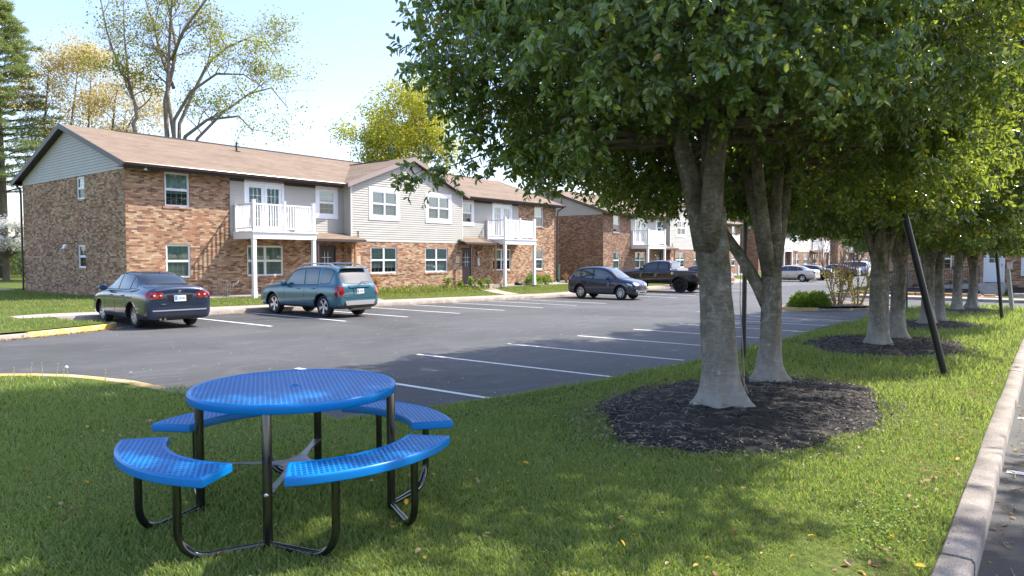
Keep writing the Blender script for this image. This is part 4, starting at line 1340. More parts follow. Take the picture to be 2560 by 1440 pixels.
    for yy in (ys + 0.09,):
        mb = MB()
        mb.tube([(-1.25, yy, dz + 0.0), (-1.25, yy, dz + 0.95), (-2.1, yy, 0.86), (-2.1, yy, 0.0)], 0.035, 6)
        mb.build('handrail', 'pole_black', root)
    # notice box and office sign
    mb = MB(); mb.box(-0.12, 0.0, -6.35, -6.08, 1.36, 1.72); nb = mb.build('notice_box', 'beige_plastic', root)
    mb = MB(); mb.box(-0.124, -0.12, -6.28, -6.15, 1.62, 1.66); mb.build('writing', 'grey_ink', nb)
    mb = MB(); mb.box(-0.04, 0.0, -8.6, -6.72, 0.98, 2.1); sg = mb.build('sign_board', 'light_plastic', root)
    mb = MB()
    for i, (a, c) in enumerate(((0.40, 1.45), (0.36, 1.5), (0.28, 0.62), (0.28, 1.3))):
        z = 1.70 - i * 0.13
        mb.box(-0.045, -0.0405, -6.72 - c, -6.72 - a, z - (0.03 if i < 2 else 0.018), z + (0.03 if i < 2 else 0.018))
    mb.box(-0.045, -0.0405, -8.5, -6.8, 1.18, 1.2)
    mb.tube([(-0.043, -7.1 - 0.45 * math.cos(PI * k / 10) - .45, 1.78 + 0.13 * math.sin(PI * k / 10)) for k in range(11)], 0.006, 4)
    mb.build('writing', 'grey_ink', sg)
    # path lights
    return root
office()
# ------------------------------------------------------------------ vegetation
rng = np.random.default_rng(7)

def leaf_cloud(pos, dirs, nrm, L, W, mat, name, parent, fold=0.25, droop=0.0):
    """one two-sided folded leaf per row: pos = base, dirs = midrib, nrm = leaf normal"""
    n = len(pos)
    dirs = dirs / np.linalg.norm(dirs, axis=1, keepdims=True)
    side = np.cross(dirs, nrm); side /= (np.linalg.norm(side, axis=1, keepdims=True) + 1e-9)
    nn = np.cross(side, dirs)
    L = np.broadcast_to(L, (n,))[:, None]; W = np.broadcast_to(W, (n,))[:, None]
    tip = pos + dirs * L - nn * L * droop
    m1 = pos + dirs * L * 0.35; m2 = pos + dirs * L * 0.72 - nn * L * droop * 0.4
    l1 = m1 + side * W * 0.48 + nn * W * fold; l2 = m2 + side * W * 0.42 + nn * W * fold
    r1 = m1 - side * W * 0.48 + nn * W * fold; r2 = m2 - side * W * 0.42 + nn * W * fold
    V = np.stack([pos, l1, l2, tip, r2, r1], 1).reshape(-1, 3)
    b = (np.arange(n) * 6)[:, None]
    F = np.concatenate([b + 0, b + 3, b + 2, b + 1, b + 0, b + 5, b + 4, b + 3], 1).ravel()
    return np_mesh(name, V, F, 4, mat, parent)

def unit(n, r=rng):
    a = r.normal(size=(n, 3)); return a / np.linalg.norm(a, axis=1, keepdims=True)

def vnoise(p, s):
    """cheap smooth noise from sines"""
    x, y, z = (p * s).T
    return (np.sin(x * 1.7 + 1.3 * np.sin(y * 1.1 + 2)) + np.sin(y * 1.9 + 1.7 * np.sin(z * 1.3 + 1)) + np.sin(z * 2.1 + 1.5 * np.sin(x * 0.9))) / 3

def holly_profile(h):
    """crown radius (1 = widest) against height fraction 0..1"""
    return np.interp(h, [0, 0.03, 0.10, 0.3, 0.55, 0.75, 0.9, 1.0], [0.64, 0.80, 0.95, 1.0, 0.95, 0.78, 0.5, 0.1])

def make_holly(name, seed, Rm, z0, z1, ntw, lpt, LL, trunk_r, fork, label, group, extra=None, limbs=5, lean=(0, 0), yellowish=False, loc=(0, 0, 0), rz=0, clip=None, sidel=None):
    """Empty at the trunk foot > trunk, branches, crown"""
    r = np.random.default_rng(seed); random.seed(seed)
    root = empty(name, loc, rz, label, 'tree', group)
    # --- trunk, with root flare and slight twist
    mb = MB(); seg = 40; lv = 90
    fz = fork
    Z = [fz * (i / lv) ** 1.25 for i in range(lv + 1)]
    def trad(z):
        return trunk_r * (1 + 0.62 * math.exp(-z / 0.13) + 0.12 * math.exp(-z / 0.7)) * (1 - 0.10 * z / fz)
    for z in [-0.25] + Z:
        zz = max(z, 0)
        for k in range(seg):
            a = 2 * PI * k / seg
            cq = Vector((math.cos(a) * 0.9 + seed * 3, math.sin(a) * 0.9, zz))
            lob = 1 + 0.06 * noise.noise(cq * 3.2) + 0.035 * noise.noise(cq * 9) + 0.055 * max(0, noise.noise(Vector((cq.x * 2.2, cq.y * 2.2, cq.z * 2.6 + 7))) - 0.35) * 4 + 0.30 * math.exp(-zz / 0.2) * (0.3 + math.sin(a * 4 + seed) * math.cos(a * 1.5 + seed * 2)) + 0.055 * noise.noise(Vector((math.cos(a) * 1.6 + seed, math.sin(a) * 1.6, zz * 1.4))) * 2 + 0.03 * math.sin(a * 3 + zz * 1.2 + seed)
            q = trad(zz) * lob
            mb.v.append((lean[0] * zz + q * math.cos(a) + 0.02 * math.sin(zz * 2 + seed), lean[1] * zz + q * math.sin(a), z))
    n = len(Z) + 1
    for i in range(n - 1):
        for k in range(seg):
            k2 = (k + 1) % seg; mb.face((i * seg + k, i * seg + k2, (i + 1) * seg + k2, (i + 1) * seg + k))
    # --- main limbs
    top = Vector((lean[0] * fz, lean[1] * fz, fz))
    lb = []
    for k in range(limbs):
        a = 2 * PI * (k + 0.3 * r.random()) / limbs + seed
        sp = 0.30 + 0.35 * r.random() if k else 0.08
        hz = z1 * (0.60 + 0.15 * r.random())
        P = []; m = 9
        for i in range(m + 1):
            t = i / m
            rad = Rm * sp * (t ** 0.85) * 1.1
            P.append(Vector((top.x + math.cos(a + 0.5 * t) * rad, top.y + math.sin(a + 0.5 * t) * rad, fz - 0.35 + (hz - fz + .35) * t + 0.06 * math.sin(t * 9 + k))))
        P[0] = Vector((top.x + math.cos(a) * 0.04, top.y + math.sin(a) * 0.04, fz - 0.45))
        rr = [trunk_r * (0.78 if limbs < 4 else 0.66) * (1 - 0.85 * (i / m)) for i in range(m + 1)]
        mb.tube(P, rr, 10, cap=True, jit=0.03)
        lb += P[2:]
    if extra:
        for P, rr in extra:
            mb.tube([Vector(p) for p in P], rr, 10, jit=0.03); lb += [Vector(p) for p in P[2:]]
    mb.build('trunk', 'holly_bark', root, smooth=True)
    # --- twigs through the crown
    cand = ntw * 5
    h = r.random(cand) ** 1.25
    R_ = holly_profile(h) * Rm
    an = r.random(cand) * 2 * PI
    rf = np.sqrt(r.random(cand) * 0.93 + 0.07)
    keep = r.random(cand) < np.clip(0.10 + rf ** 2.2, 0, 1)
    lump = 1 + 0.13 * np.sin(an * 3 + seed + h * 5) + 0.09 * np.sin(an * 7 + h * 11 + seed * 2)
    P = np.stack([np.cos(an) * R_ * rf * lump, np.sin(an) * R_ * rf * lump, z0 + (z1 - z0) * h - 0.22 * rf * (h < 0.2)], 1)
    keep &= (vnoise(P + seed, 2.1) + 0.5 * vnoise(P - seed, 4.6)) > (-0.30 + 0.25 * r.random(cand))
    keep &= (P[:, 2] < 5.6) | (r.random(cand) < 0.38)
    keep &= ~((P[:, 1] < -2.25 + 0.25 * np.sin(P[:, 0] * 2.3 + seed)) & (P[:, 2] < 4.4))
    if clip is not None:
        keep &= clip(P)
    P = P[keep][:ntw]
    out = P - np.array([0, 0, (z0 + z1) * 0.42]); out[:, 2] *= 0.6
    out /= np.linalg.norm(out, axis=1, keepdims=True)
    d = out * 0.9 + unit(len(P), r) * 0.75 + np.array([0, 0, 0.05]); d[:, 2] -= 0.35 * (P[:, 2] < z0 + 0.9)
    d /= np.linalg.norm(d, axis=1, keepdims=True)
    TL = 0.26 + 0.22 * r.random(len(P))
    # side sprays poking out of the crown's outline
    if sidel is not None:
        SP, SD = sidel
        P = np.concatenate([P, SP]); d = np.concatenate([d, SD]); TL = np.concatenate([TL, np.full(len(SP), 0.38)])
    # leaves along each twig, denser near the tip
    n = len(P)
    t = np.sort(r.random((n, lpt)) ** 0.6, axis=1)
    base = P[:, None, :] + d[:, None, :] * (TL[:, None, None] * t[:, :, None])
    base = base.reshape(-1, 3)
    dd = np.repeat(d, lpt, 0)
    perp = np.cross(dd, unit(len(dd), r)); perp /= np.linalg.norm(perp, axis=1, keepdims=True)
    ld = dd * (0.35 + 0.4 * r.random((len(dd), 1))) + perp * 0.8 + np.array([0, 0, -0.22])
    oo = base - np.array([0, 0, (z0 + z1) * 0.42]); oo[:, 2] *= 0.3; oo /= np.linalg.norm(oo, axis=1, keepdims=True)
    nr = oo * 0.75 + dd * 0.35 + np.array([0, 0, 0.62]) + unit(len(dd), r) * 0.5
    sz = LL * (0.72 + 0.5 * r.random(len(dd))) * np.where(base[:, 2] > 6.6, 1.5, 1.0)
    leaf_cloud(base, ld, nr, sz, sz * 0.47, 'holly_leaf', 'crown', root, fold=0.16, droop=0.12)
    # --- boughs reaching from the limbs into the crown, and the twigs themselves
    mb = MB()
    A = np.array([tuple(p) for p in lb])
    idx = r.choice(n, min(n, 210), replace=False)
    for i in idx:
        q = P[i]
        dd2 = np.linalg.norm(A - q, axis=1) + 0.5 * np.maximum(0, A[:, 2] - q[2])
        s = A[np.argmin(dd2)]
        mid = (s + q) / 2 + r.normal(size=3) * 0.10 + np.array([0, 0, 0.10])
        L = np.linalg.norm(q - s)
        mb.tube([s, (s + mid) / 2 + r.normal(size=3) * 0.03, mid, (mid + q) / 2, q], [0.012 + 0.012 * L, 0.012 + 0.008 * L, 0.010 + .004 * L, 0.009, 0.006], 5, cap=False)
    for i in r.choice(n, min(n, 1500), replace=False):
        mb.tube([P[i] - d[i] * 0.12, P[i] + d[i] * TL[i]], [0.005, 0.003], 3, cap=False)
    mb.build('branches', 'brown_bark', root)
    return root

GT = 'holly trees in the lawn strip'
def spray(pts, n_each, seed):
    """drooping sprays: each (start, end) pair gets a row of twigs between them"""
    r = np.random.default_rng(seed); P = []; D = []
    for a, b, k in pts:
        a = np.array(a, float); b = np.array(b, float); u = (b - a) / np.linalg.norm(b - a)
        for i in range(k):
            t = r.random() ** 0.8
            q = a + (b - a) * t + r.normal(size=3) * 0.07 * (1.3 - t)
            dv = u + r.normal(size=3) * 0.55
            P.append(q); D.append(dv / np.linalg.norm(dv))
    return np.array(P), np.array(D)

# local axes equal world axes; foot of the first trunk at (7.43, 2.97)
def tz(u, v): return isl_z(u, v) + 0.10
Ta = (7.43, 2.97, tz(7.43, 2.97) - 0.03)
Tb = (9.49, 3.14, tz(9.49, 3.14) - 0.02)
sp1 = spray([((-1.2, 2.4, 2.75), (-2.45, 2.3, 2.45), 34), ((-1.4, 2.0, 3.4), (-3.1, 1.5, 3.3), 40), ((-1.5, 1.6, 3.6), (-3.4, 0.9, 4.0), 60),
             ((-1.5, 1.5, 3.9), (-3.3, 0.8, 4.4), 50), ((-1.5, 1.0, 3.4), (-3.1, 1.3, 3.75), 50)], 0, 5)
make_holly('holly_tree', 11, 3.15, 2.85, 11.0, 9800, 15, 0.076, 0.178, 2.15, 'nearest holly tree, thick lichen-spotted trunk forking just below the leaves', GT,
           limbs=4, lean=(-0.05, 0.06), loc=Ta, sidel=sp1,
           clip=lambda P: ~((P[:, 2] < 3.1) & (P[:, 0] ** 2 + P[:, 1] ** 2 < 3.2)) & ~((P[:, 2] < 3.0) & (P[:, 0] < 0.6) & (P[:, 1] < 0.3)) & ~((P[:, 0] < -1.6) & (P[:, 1] < -1.0)))
make_holly('holly_tree', 23, 3.1, 2.72, 11.0, 8800, 15, 0.078, 0.132, 1.85, 'second holly tree of the nearest bed, its low limb reaching left past a black pole', GT,
           limbs=4, lean=(0.0, 0.0), loc=Tb,
           clip=lambda P: ~((P[:, 2] < 3.1) & (P[:, 0] < 0.5) & (P[:, 1] < 1.6)) & ~((P[:, 2] < 3.0) & (P[:, 0] ** 2 + P[:, 1] ** 2 < 1.4)),
           extra=[([(0.0, 0.02, 0.95), (-0.05, 0.16, 1.25), (-0.13, 0.36, 1.62), (-0.24, 0.58, 1.98), (-0.36, 0.74, 2.3), (-0.4, 0.9, 2.8)], [0.10, 0.085, 0.075, 0.065, 0.055, 0.03])])
far = [((15.47, 3.00), 31, 0.17, 'holly tree with the broad left trunk of the second mulch bed', 0.5),
       ((17.31, 2.96), 32, 0.142, 'slimmer right-hand holly tree of the second mulch bed, behind the leaning black pole', 2.0)]
protos = []
for (x, y), sd_, tr_, lab, rz in far:
    t = make_holly('holly_tree', sd_, 3.15, 2.72, 10.5, 6600, 13, 0.092, tr_, 2.1, lab, GT, limbs=4, loc=(x, y, isl_z(x, y) + 0.06), rz=rz)
    protos.append(t)
for (x, y, i, rz, lab, s) in [(22.34, 3.12, 0, 2.6, 'left holly tree of the third mulch bed, forked trunk', 0.92), (24.25, 3.10, 1, 4.1, 'thin-trunked holly tree at the back of the third mulch bed', 0.95),
                              (31.21, 3.39, 1, 0.9, 'holly tree with a deeply split trunk in the farthest mulch bed', 1.05), (33.19, 3.10, 0, 5.2, 'last holly tree of the row, right trunk in the farthest mulch bed', 0.95)]:
    c = copy_tree(protos[i]); c.location = (x, y, isl_z(x, y) + 0.05); c.rotation_euler.z = rz; c.scale = (s, s, s); c['label'] = lab

c = copy_tree(protos[1]); c.location = (10.9, -6.5, lot_z(12) + .1); c.rotation_euler.z = 3.3; c.scale = (1.12, 1.12, 1.2); c['label'] = 'holly tree standing across the right-hand lot, outside the row'
# ---- mulch rings
def mulch_bed(name, cx, cy, rx, ry, seed, label):
    random.seed(seed)
    mb = MB(); n = 40; rings = 12
    zf = lambda u, v: isl_z(u, v)
    mb.v.append((0, 0, 0))
    out = [1 + 0.07 * math.sin(3 * a + seed) + 0.05 * math.sin(7 * a + seed * 2) + 0.04 * random.uniform(-1, 1) for a in [2 * PI * k / n for k in range(n)]]
    V = [(cx, cy, zf(cx, cy) + 0.10)]
    for j in range(1, rings + 1):
        t = j / rings
        for k in range(n):
            a = 2 * PI * k / n
            u = cx + rx * out[k] * t * math.cos(a); v = cy + ry * out[k] * t * math.sin(a)
            V.append((u, v, zf(u, v) + 0.012 + 0.10 * (1 - t * t) + (noise.noise(Vector((u * 6, v * 6, 1))) * 0.022 if j < rings else -0.03)))
    mb.v = V
    for k in range(n): mb.face((0, 1 + k, 1 + (k + 1) % n))
    for j in range(rings - 1):
        for k in range(n):
            a = 1 + j * n + k; b = 1 + j * n + (k + 1) % n
            mb.face((a, a + n, b + n, b))
    o = mb.build(name, 'mulch', smooth=True)
    tag(o, label, None, None, 'stuff')
    return o
BEDS = [(7.9, 2.86, 2.5, 1.42), (15.9, 2.95, 2.6, 1.5), (22.9, 3.0, 2.2, 1.2), (31.6, 3.1, 2.6, 1.2)]
for i, (cx, cy, rx, ry) in enumerate(BEDS):
    mulch_bed('mulch_bed', cx, cy, rx, ry, 3 + i, 'ring of black shredded mulch around the tree trunks')
# wood chips and dead twigs lying on the first beds
def litter(name, n, place, size, mat, label, seed, flat=0.35, kind='stuff'):
    r = np.random.default_rng(seed)
    P = place(n, r); n = len(P)
    d = unit(n, r); d[:, 2] *= flat; nr = np.array([0, 0, 1.0]) + unit(n, r) * 0.5
    L = size[0] + (size[1] - size[0]) * r.random(n) ** 2
    o = leaf_cloud(P, d, nr, L, L * (size[2] if len(size) > 2 else 0.5), mat, name, None, fold=0.2, droop=0.1)
    return tag(o, label, None, None, kind)
def in_bed(i, grow=1.0, lift=0.015):
    cx, cy, rx, ry = BEDS[i]
    def f(n, r):
        a = r.random(n) * 2 * PI; q = np.sqrt(r.random(n)) * grow
        u = cx + rx * q * np.cos(a); v = cy + ry * q * np.sin(a)
        return np.array([(x, y, isl_z(x, y) + 0.012 + 0.10 * max(0, 1 - qq * qq) + lift * rr) for x, y, qq, rr in zip(u, v, q, r.random(n))])
    return f
litter('mulch_chips', 5200, in_bed(0), (0.012, 0.05, 0.35), 'mulch_chip', 'loose black wood chips on the nearest mulch ring', 1, 0.6)
litter('mulch_chips', 2500, in_bed(1), (0.02, 0.07, 0.35), 'mulch_chip', 'loose black wood chips on the second mulch ring', 2, 0.6)
def straw(name, n, i, seed, grow=1.0, L=0.2):
    r = np.random.default_rng(seed); P = in_bed(i, grow)(n, r); mb = MB()
    for p in P:
        a = r.random() * 2 * PI; l = L * (0.25 + r.random()); c = r.normal() * 0.4
        q = [(p[0] + l * t * math.cos(a + c * t), p[1] + l * t * math.sin(a + c * t), p[2] + 0.012 + 0.03 * math.sin(PI * t) * r.random()) for t in (0, 0.35, 0.7, 1)]
        mb.tube(q, [0.0026, 0.0024, 0.002, 0.0015], 3, cap=False)
    return tag(mb.build(name, 'straw'), 'thin dead twigs scattered over the mulch', None, None, 'stuff')
straw('dead_twigs', 520, 0, 5, 1.05, 0.15); straw('dead_twigs', 260, 1, 6, 1.05, 0.3); straw('dead_twigs', 160, 2, 7, 1.0, 0.35)

def rim_pts(i):
    cx, cy, rx, ry = BEDS[i]
    def f(n, r):
        a = r.random(n) * 2 * PI; q = 0.98 + 0.12 * r.normal(size=n)
        u = cx + rx * q * np.cos(a); v = cy + ry * q * np.sin(a)
        return np.stack([u, v, np.array([isl_z(x, y) + 0.012 + 0.10 * max(0, 1 - k * k) for x, y, k in zip(u, v, q)]) + 0.012], 1)
    return f
litter('old_chips', 2600, rim_pts(0), (0.015, 0.05, 0.5), 'straw', 'grey-brown dry chips round the edge of the nearest mulch ring', 33, 0.4)
litter('old_chips', 1500, rim_pts(1), (0.02, 0.06, 0.5), 'straw', 'grey-brown dry chips round the edge of the second mulch ring', 34, 0.4)
# ---- root suckers between the first two trunks
mb = MB()
for q in ([(8.05, 2.95, -0.06), (8.02, 2.97, 0.5), (8.05, 3.02, 1.0), (8.0, 3.0, 1.45)], [(8.03, 2.9, -0.05), (7.93, 3.0, 0.3), (7.8, 3.1, 0.62)], [(8.06, 2.95, 0.75), (8.2, 2.85, 0.74), (8.36, 2.74, 0.86)], [(8.1, 3.05, -0.05), (8.0, 3.3, 0.35), (7.95, 3.35, 0.7)]):
    mb.tube(q, [0.008, 0.007, 0.005, 0.003][:len(q)] if len(q) == 4 else [0.007, 0.005, 0.003], 5)
sk = mb.build('root_sucker', 'straw')
tag(sk, 'thin bare shoots rising from the mulch between the two nearest trunks', 'plant')

# ------------------------------------------------------------------ generic branching trees
def grow_tree(name, loc, label, cat, H, mat_bark, leaf=None, seed=1, r0=0.25, levels=4, spread=0.5, up=0.25, nkids=4, shrink=0.66, leafn=14, leafL=0.14, leafR=0.35,
              limbs=None, group=None, first=0.35, crown_name='crown', lump=0.6, rz=0, fine=True, trunkH=0.3):
    random.seed(seed); r = np.random.default_rng(seed)
    root = empty(name, loc, rz, label, cat, group)
    mb = MB(); tips = []
    def branch(p, d, L, rad, lev):
        n = 5; P = [p]; q = p.copy(); dd = d.copy()
        for i in range(n):
            dd = (dd + Vector((random.gauss(0, 0.13), random.gauss(0, 0.13), random.gauss(0, 0.08) + up * 0.12 * (1 if lev < levels else -0.2)))).normalized()
            q = q + dd * (L / n); P.append(q.copy())
        rr = [rad * (1 - 0.5 * i / n) for i in range(n + 1)]
        mb.tube(P, rr, 8 if lev < 2 else (5 if lev < 3 else 3), cap=False)
        if lev >= levels:
            tips.append((P[-1], dd)); tips.append((P[3], dd)); return
        k = nkids + random.randint(-1, 1)
        for j in range(k):
            t = random.uniform(first, 1.0) if j else 1.0
            i = min(n, max(1, int(round(t * n))))
            ax = Vector((random.gauss(0, 1), random.gauss(0, 1), random.gauss(0, 0.35)))
            nd = (dd * (1 - spread * 0.5) + ax.normalized() * spread * random.uniform(0.6, 1.25) + Vector((0, 0, up * 0.3))).normalized()
            branch(P[i].copy(), nd, L * shrink * random.uniform(0.8, 1.2), rr[i] * 0.62, lev + 1)
    if limbs is None:
        branch(Vector((0, 0, -0.2)), Vector((0, 0, 1)), H * trunkH, r0, 0)
    else:
        for P, a, b, k0 in limbs:
            P = [Vector(p) for p in P]
            n = len(P); rr = [a + (b - a) * i / (n - 1) for i in range(n)]
            mb.tube(P, rr, 9, cap=True)
            for i in range(k0, n):
                for _ in range(2 if i < n - 1 else 3):
                    dd = (P[i] - P[i - 1]).normalized()
                    ax = Vector((random.gauss(0, 1), random.gauss(0, 1), random.gauss(0, 0.6)))
                    nd = (dd * 0.6 + ax.normalized() * 0.75 + Vector((0, 0, up))).normalized()
                    branch(P[i].lerp(P[i - 1], random.random()), nd, H * 0.10 * random.uniform(0.8, 1.4), rr[i] * 0.55, max(1, levels - 3))
    mb.build('trunk', mat_bark, root, smooth=True)
    if leaf:
        T = np.array([tuple(t[0]) for t in tips]); n = len(T)
        k = leafn
        P = np.repeat(T, k, 0) + r.normal(size=(n * k, 3)) * leafR * 0.5
        keep = (vnoise(P + seed, 0.8) + r.normal(size=len(P)) * 0.3) > -lump
        P = P[keep]
        d = unit(len(P), r) + np.array([0, 0, -0.3]); nr = unit(len(P), r) + np.array([0, 0, 0.7])
        L = leafL * (0.6 + 0.8 * r.random(len(P)))
        leaf_cloud(P, d, nr, L, L * 0.7, leaf, crown_name, root, fold=0.15)
    return root

# big half-bare spring tree behind the first building (rising limbs from one base)
Sx = Vector((math.sin(R(38.5)), -math.cos(R(38.5)), 0)); Fd = Vector((math.cos(R(38.5)), math.sin(R(38.5)), 0))
def lp(a, b, z): q = Sx * a + Fd * b; return (q.x, q.y, z)
limbs = [([lp(0.18, 0, 0), lp(0.00, 0, 5), lp(0.00, 0, 10.2), lp(-0.18, .2, 12.6), lp(0.31, .4, 14.9), lp(0.48, .6, 16.5), lp(0.18, .8, 17.8), lp(-0.18, 1, 19.4), lp(-1.06, 1.2, 23)], 0.21, 0.04, 4),
         ([lp(0.26, .3, 0), lp(0.44, .2, 5), lp(0.48, 0, 10.2), lp(0.22, -.3, 13), lp(0.48, -.5, 15.5), lp(0.75, -.8, 17.2), lp(1.06, -1.2, 18.7), lp(1.67, -1.4, 22)], 0.19, 0.04, 4),
         ([lp(0.44, .4, 0), lp(0.53, .5, 8), lp(0.57, .7, 11.1), lp(1.58, 1.0, 13.6), lp(2.46, 1.3, 15.6), lp(3.70, 1.5, 16.7), lp(4.93, 1.6, 17.3), lp(6.51, 1.6, 17.1), lp(7.30, 1.6, 15.9)], 0.16, 0.03, 4),
         ([lp(0.44, .2, 0), lp(0.53, -.2, 8), lp(0.79, -.6, 11.1), lp(2.20, -1.0, 13.0), lp(4.14, -1.4, 14.1), lp(6.07, -1.6, 14.0), lp(7.39, -1.5, 13.1)], 0.17, 0.03, 4),
         ([lp(0.70, .8, 0), lp(0.88, 1.2, 8), lp(1.41, 1.6, 10.2), lp(3.08, 2.0, 12.1), lp(4.93, 2.4, 13.6), lp(6.51, 2.6, 14.1), lp(7.74, 2.6, 12.6)], 0.15, 0.03, 3),
         ([lp(0.70, -.8, 0), lp(1.23, -1.2, 7.5), lp(2.11, -1.8, 9.8), lp(3.87, -2.4, 10.8), lp(6.07, -2.6, 11), lp(7.04, -2.6, 10.0)], 0.18, 0.04, 3),
         ([lp(0.26, .6, 13.6), lp(-0.88, 1.2, 16), lp(-1.58, 1.5, 18.5), lp(-2.46, 1.8, 21)], 0.12, 0.04, 1),
         ([lp(0.62, -.4, 15.3), lp(1.94, -1.4, 17), lp(4.05, -2.0, 19.2), lp(5.63, -2.2, 21)], 0.12, 0.04, 1)]
grow_tree('spring_tree', (24.1, 50.2, -0.1), 'tall many-limbed tree just leafing out, behind the nearest roof', 'tree', 15.5, 'grey_bark', 'spring_leaf', 4, levels=4, limbs=limbs, up=0.18, spread=0.7, leafn=3, leafL=0.135, leafR=0.6, lump=0.0, nkids=4, first=0.2)
limbs = [([lp(0, 0, 0), lp(.1, 0, 6), lp(-.1, 0, 10.4), lp(-.2, 0, 10.9), lp(.05, 0, 11.3), lp(-.1, .1, 12.2), lp(-.55, .3, 13.6), lp(-1.2, .3, 14.6), lp(-1.75, .5, 16), lp(-2.2, .5, 17.5), lp(-2.6, .5, 20)], 0.17, 0.04, 5),
         ([lp(-.4, 0, 13.2), lp(-.7, .3, 15.1), lp(-.9, .4, 17), lp(-1.0, .6, 20)], 0.09, 0.03, 1)]
grow_tree('spring_tree', (22.5, 51.3, -0.1), 'slender kinked tree left of the tall many-limbed one', 'tree', 15, 'grey_bark', 'spring_leaf', 9, levels=4, limbs=limbs, up=0.15, spread=0.7, leafn=3, leafL=0.14, leafR=0.6, lump=0.1, nkids=4, first=0.2)
# orange-budded tree left of them
limbs = []
random.seed(3)
for k, (a, top, bnd) in enumerate([(-3.2, 17.2, -2.6), (-1.6, 17.9, -.8), (0.2, 17.4, .6), (1.8, 16.0, 2.4), (3.0, 14.0, 4.0)]):
    b_ = random.uniform(-1.5, 1.5)
    limbs.append(([lp(0.3 * a / 3, 0, 0), lp(0.5 * a, b_ * .4, 6), lp(0.75 * a, b_ * .8, 9.5), lp(a, b_, 12.5), lp((a + bnd) / 2, b_, 15 if top > 15 else 13.4), lp(bnd, b_ * 1.2, top)], 0.18, 0.03, 3))
bt_ = grow_tree('budding_tree', (23.0, 60.6, -0.1), 'orange-gold budding tree between the pine and the leaning stem', 'tree', 17, 'brown_bark', 'orange_bud', 12, levels=4, limbs=limbs, up=0.1, spread=0.75, leafn=8, leafL=0.14, leafR=0.9, lump=0.2, nkids=4, first=0.2)
bt_.scale = (0.94, 0.94, 0.94)
# yellow-green tree behind the middle gable
limbs = []
random.seed(8)
for k in range(7):
    an = 2 * PI * k / 7; rr_ = random.uniform(1.6, 3.4)
    limbs.append(([(0, 0, 0), (0.2 * math.cos(an), 0.2 * math.sin(an), 3), (rr_ * .5 * math.cos(an), rr_ * .5 * math.sin(an), 7), (rr_ * math.cos(an), rr_ * math.sin(an), 11), (rr_ * 1.1 * math.cos(an), rr_ * 1.1 * math.sin(an), 13.6 + random.random() * 2)], 0.2, 0.04, 2))
grow_tree('spring_tree', (44.9, 48.3, -0.6), 'full yellow-green tree rising behind the middle gable roof', 'tree', 16, 'brown_bark', 'yellow_spring_leaf', 21, levels=4, limbs=limbs, up=0.12, spread=0.8, leafn=13, leafL=0.17, leafR=0.9, lump=0.3, nkids=4, first=0.2)

# ---- tall pine at the left edge
def pine(name, loc, H, Rb, seed, label, cat='tree', zfirst=2.5):
    random.seed(seed); r = np.random.default_rng(seed)
    root = empty(name, loc, 0, label, cat)
    mb = MB()
    mb.tube([(0, 0, -0.2), (0.05, 0, H * .3), (-0.05, 0.05, H * .65), (0, 0, H)], [0.32, 0.25, 0.15, 0.03], 9)
    tips = []; dirs = []
    z = zfirst
    while z < H - 0.3:
        fr = (z - zfirst) / (H - zfirst)
        Rz = Rb * (1 - fr) ** 0.75 * random.uniform(0.75, 1.15) + 0.4
        k = random.randint(4, 6); a0 = random.random() * 6
        for j in range(k):
            a = a0 + 2 * PI * j / k + random.uniform(-.3, .3); L = Rz * random.uniform(0.7, 1.12)
            P = []; n = 7
            for i in range(n + 1):
                t = i / n
                P.append(Vector((math.cos(a) * L * t, math.sin(a) * L * t, z + L * (0.16 * t - 0.12 * t * t) + 0.25 * L * fr * t)))
            mb.tube(P, [0.055 * (1 - t / (n + 1)) * (1.2 - fr) + .008 for t in range(n + 1)], 5, cap=False)
            for i in range(2, n + 1):
                t = i / n
                for s in (-1, 1):
                    sl = L * 0.30 * (1.1 - t) + 0.25
                    dv = Vector((math.cos(a + s * 0.8), math.sin(a + s * 0.8), 0.12))
                    q = P[i] + dv * sl
                    mb.tube([P[i], q], [0.012, 0.005], 3, cap=False)
                    for u in (0.35, 0.7, 1.0):
                        tips.append(P[i] + dv * sl * u); dirs.append(dv)
                tips.append(P[i]); dirs.append(Vector((math.cos(a), math.sin(a), .2)))
        z += random.uniform(0.42, 0.72)
    mb.build('trunk', 'brown_bark', root, smooth=True)
    T = np.array([tuple(t) for t in tips]); D = np.array([tuple(t) for t in dirs])
    k = 9; P = np.repeat(T, k, 0) + r.normal(size=(len(T) * k, 3)) * 0.06; d = np.repeat(D, k, 0) * 0.9 + unit(len(P), r) * 0.75 + np.array([0, 0, 0.3])
    leaf_cloud(P, d, unit(len(P), r), 0.26 + 0.14 * r.random(len(P)), 0.045, 'pine_needle', 'needles', root, fold=0.1)
    return root
pine('pine_tree', (18.0, 63.6, -0.1), 20.8, 4.9, 2, 'tall soft-needled pine at the left edge behind the brick end wall', zfirst=6.5)
pine('pine_tree', (14.2, 67.5, -0.1), 16.5, 4.2, 6, 'second pine half hidden behind the tall one at the left edge', zfirst=6.0)

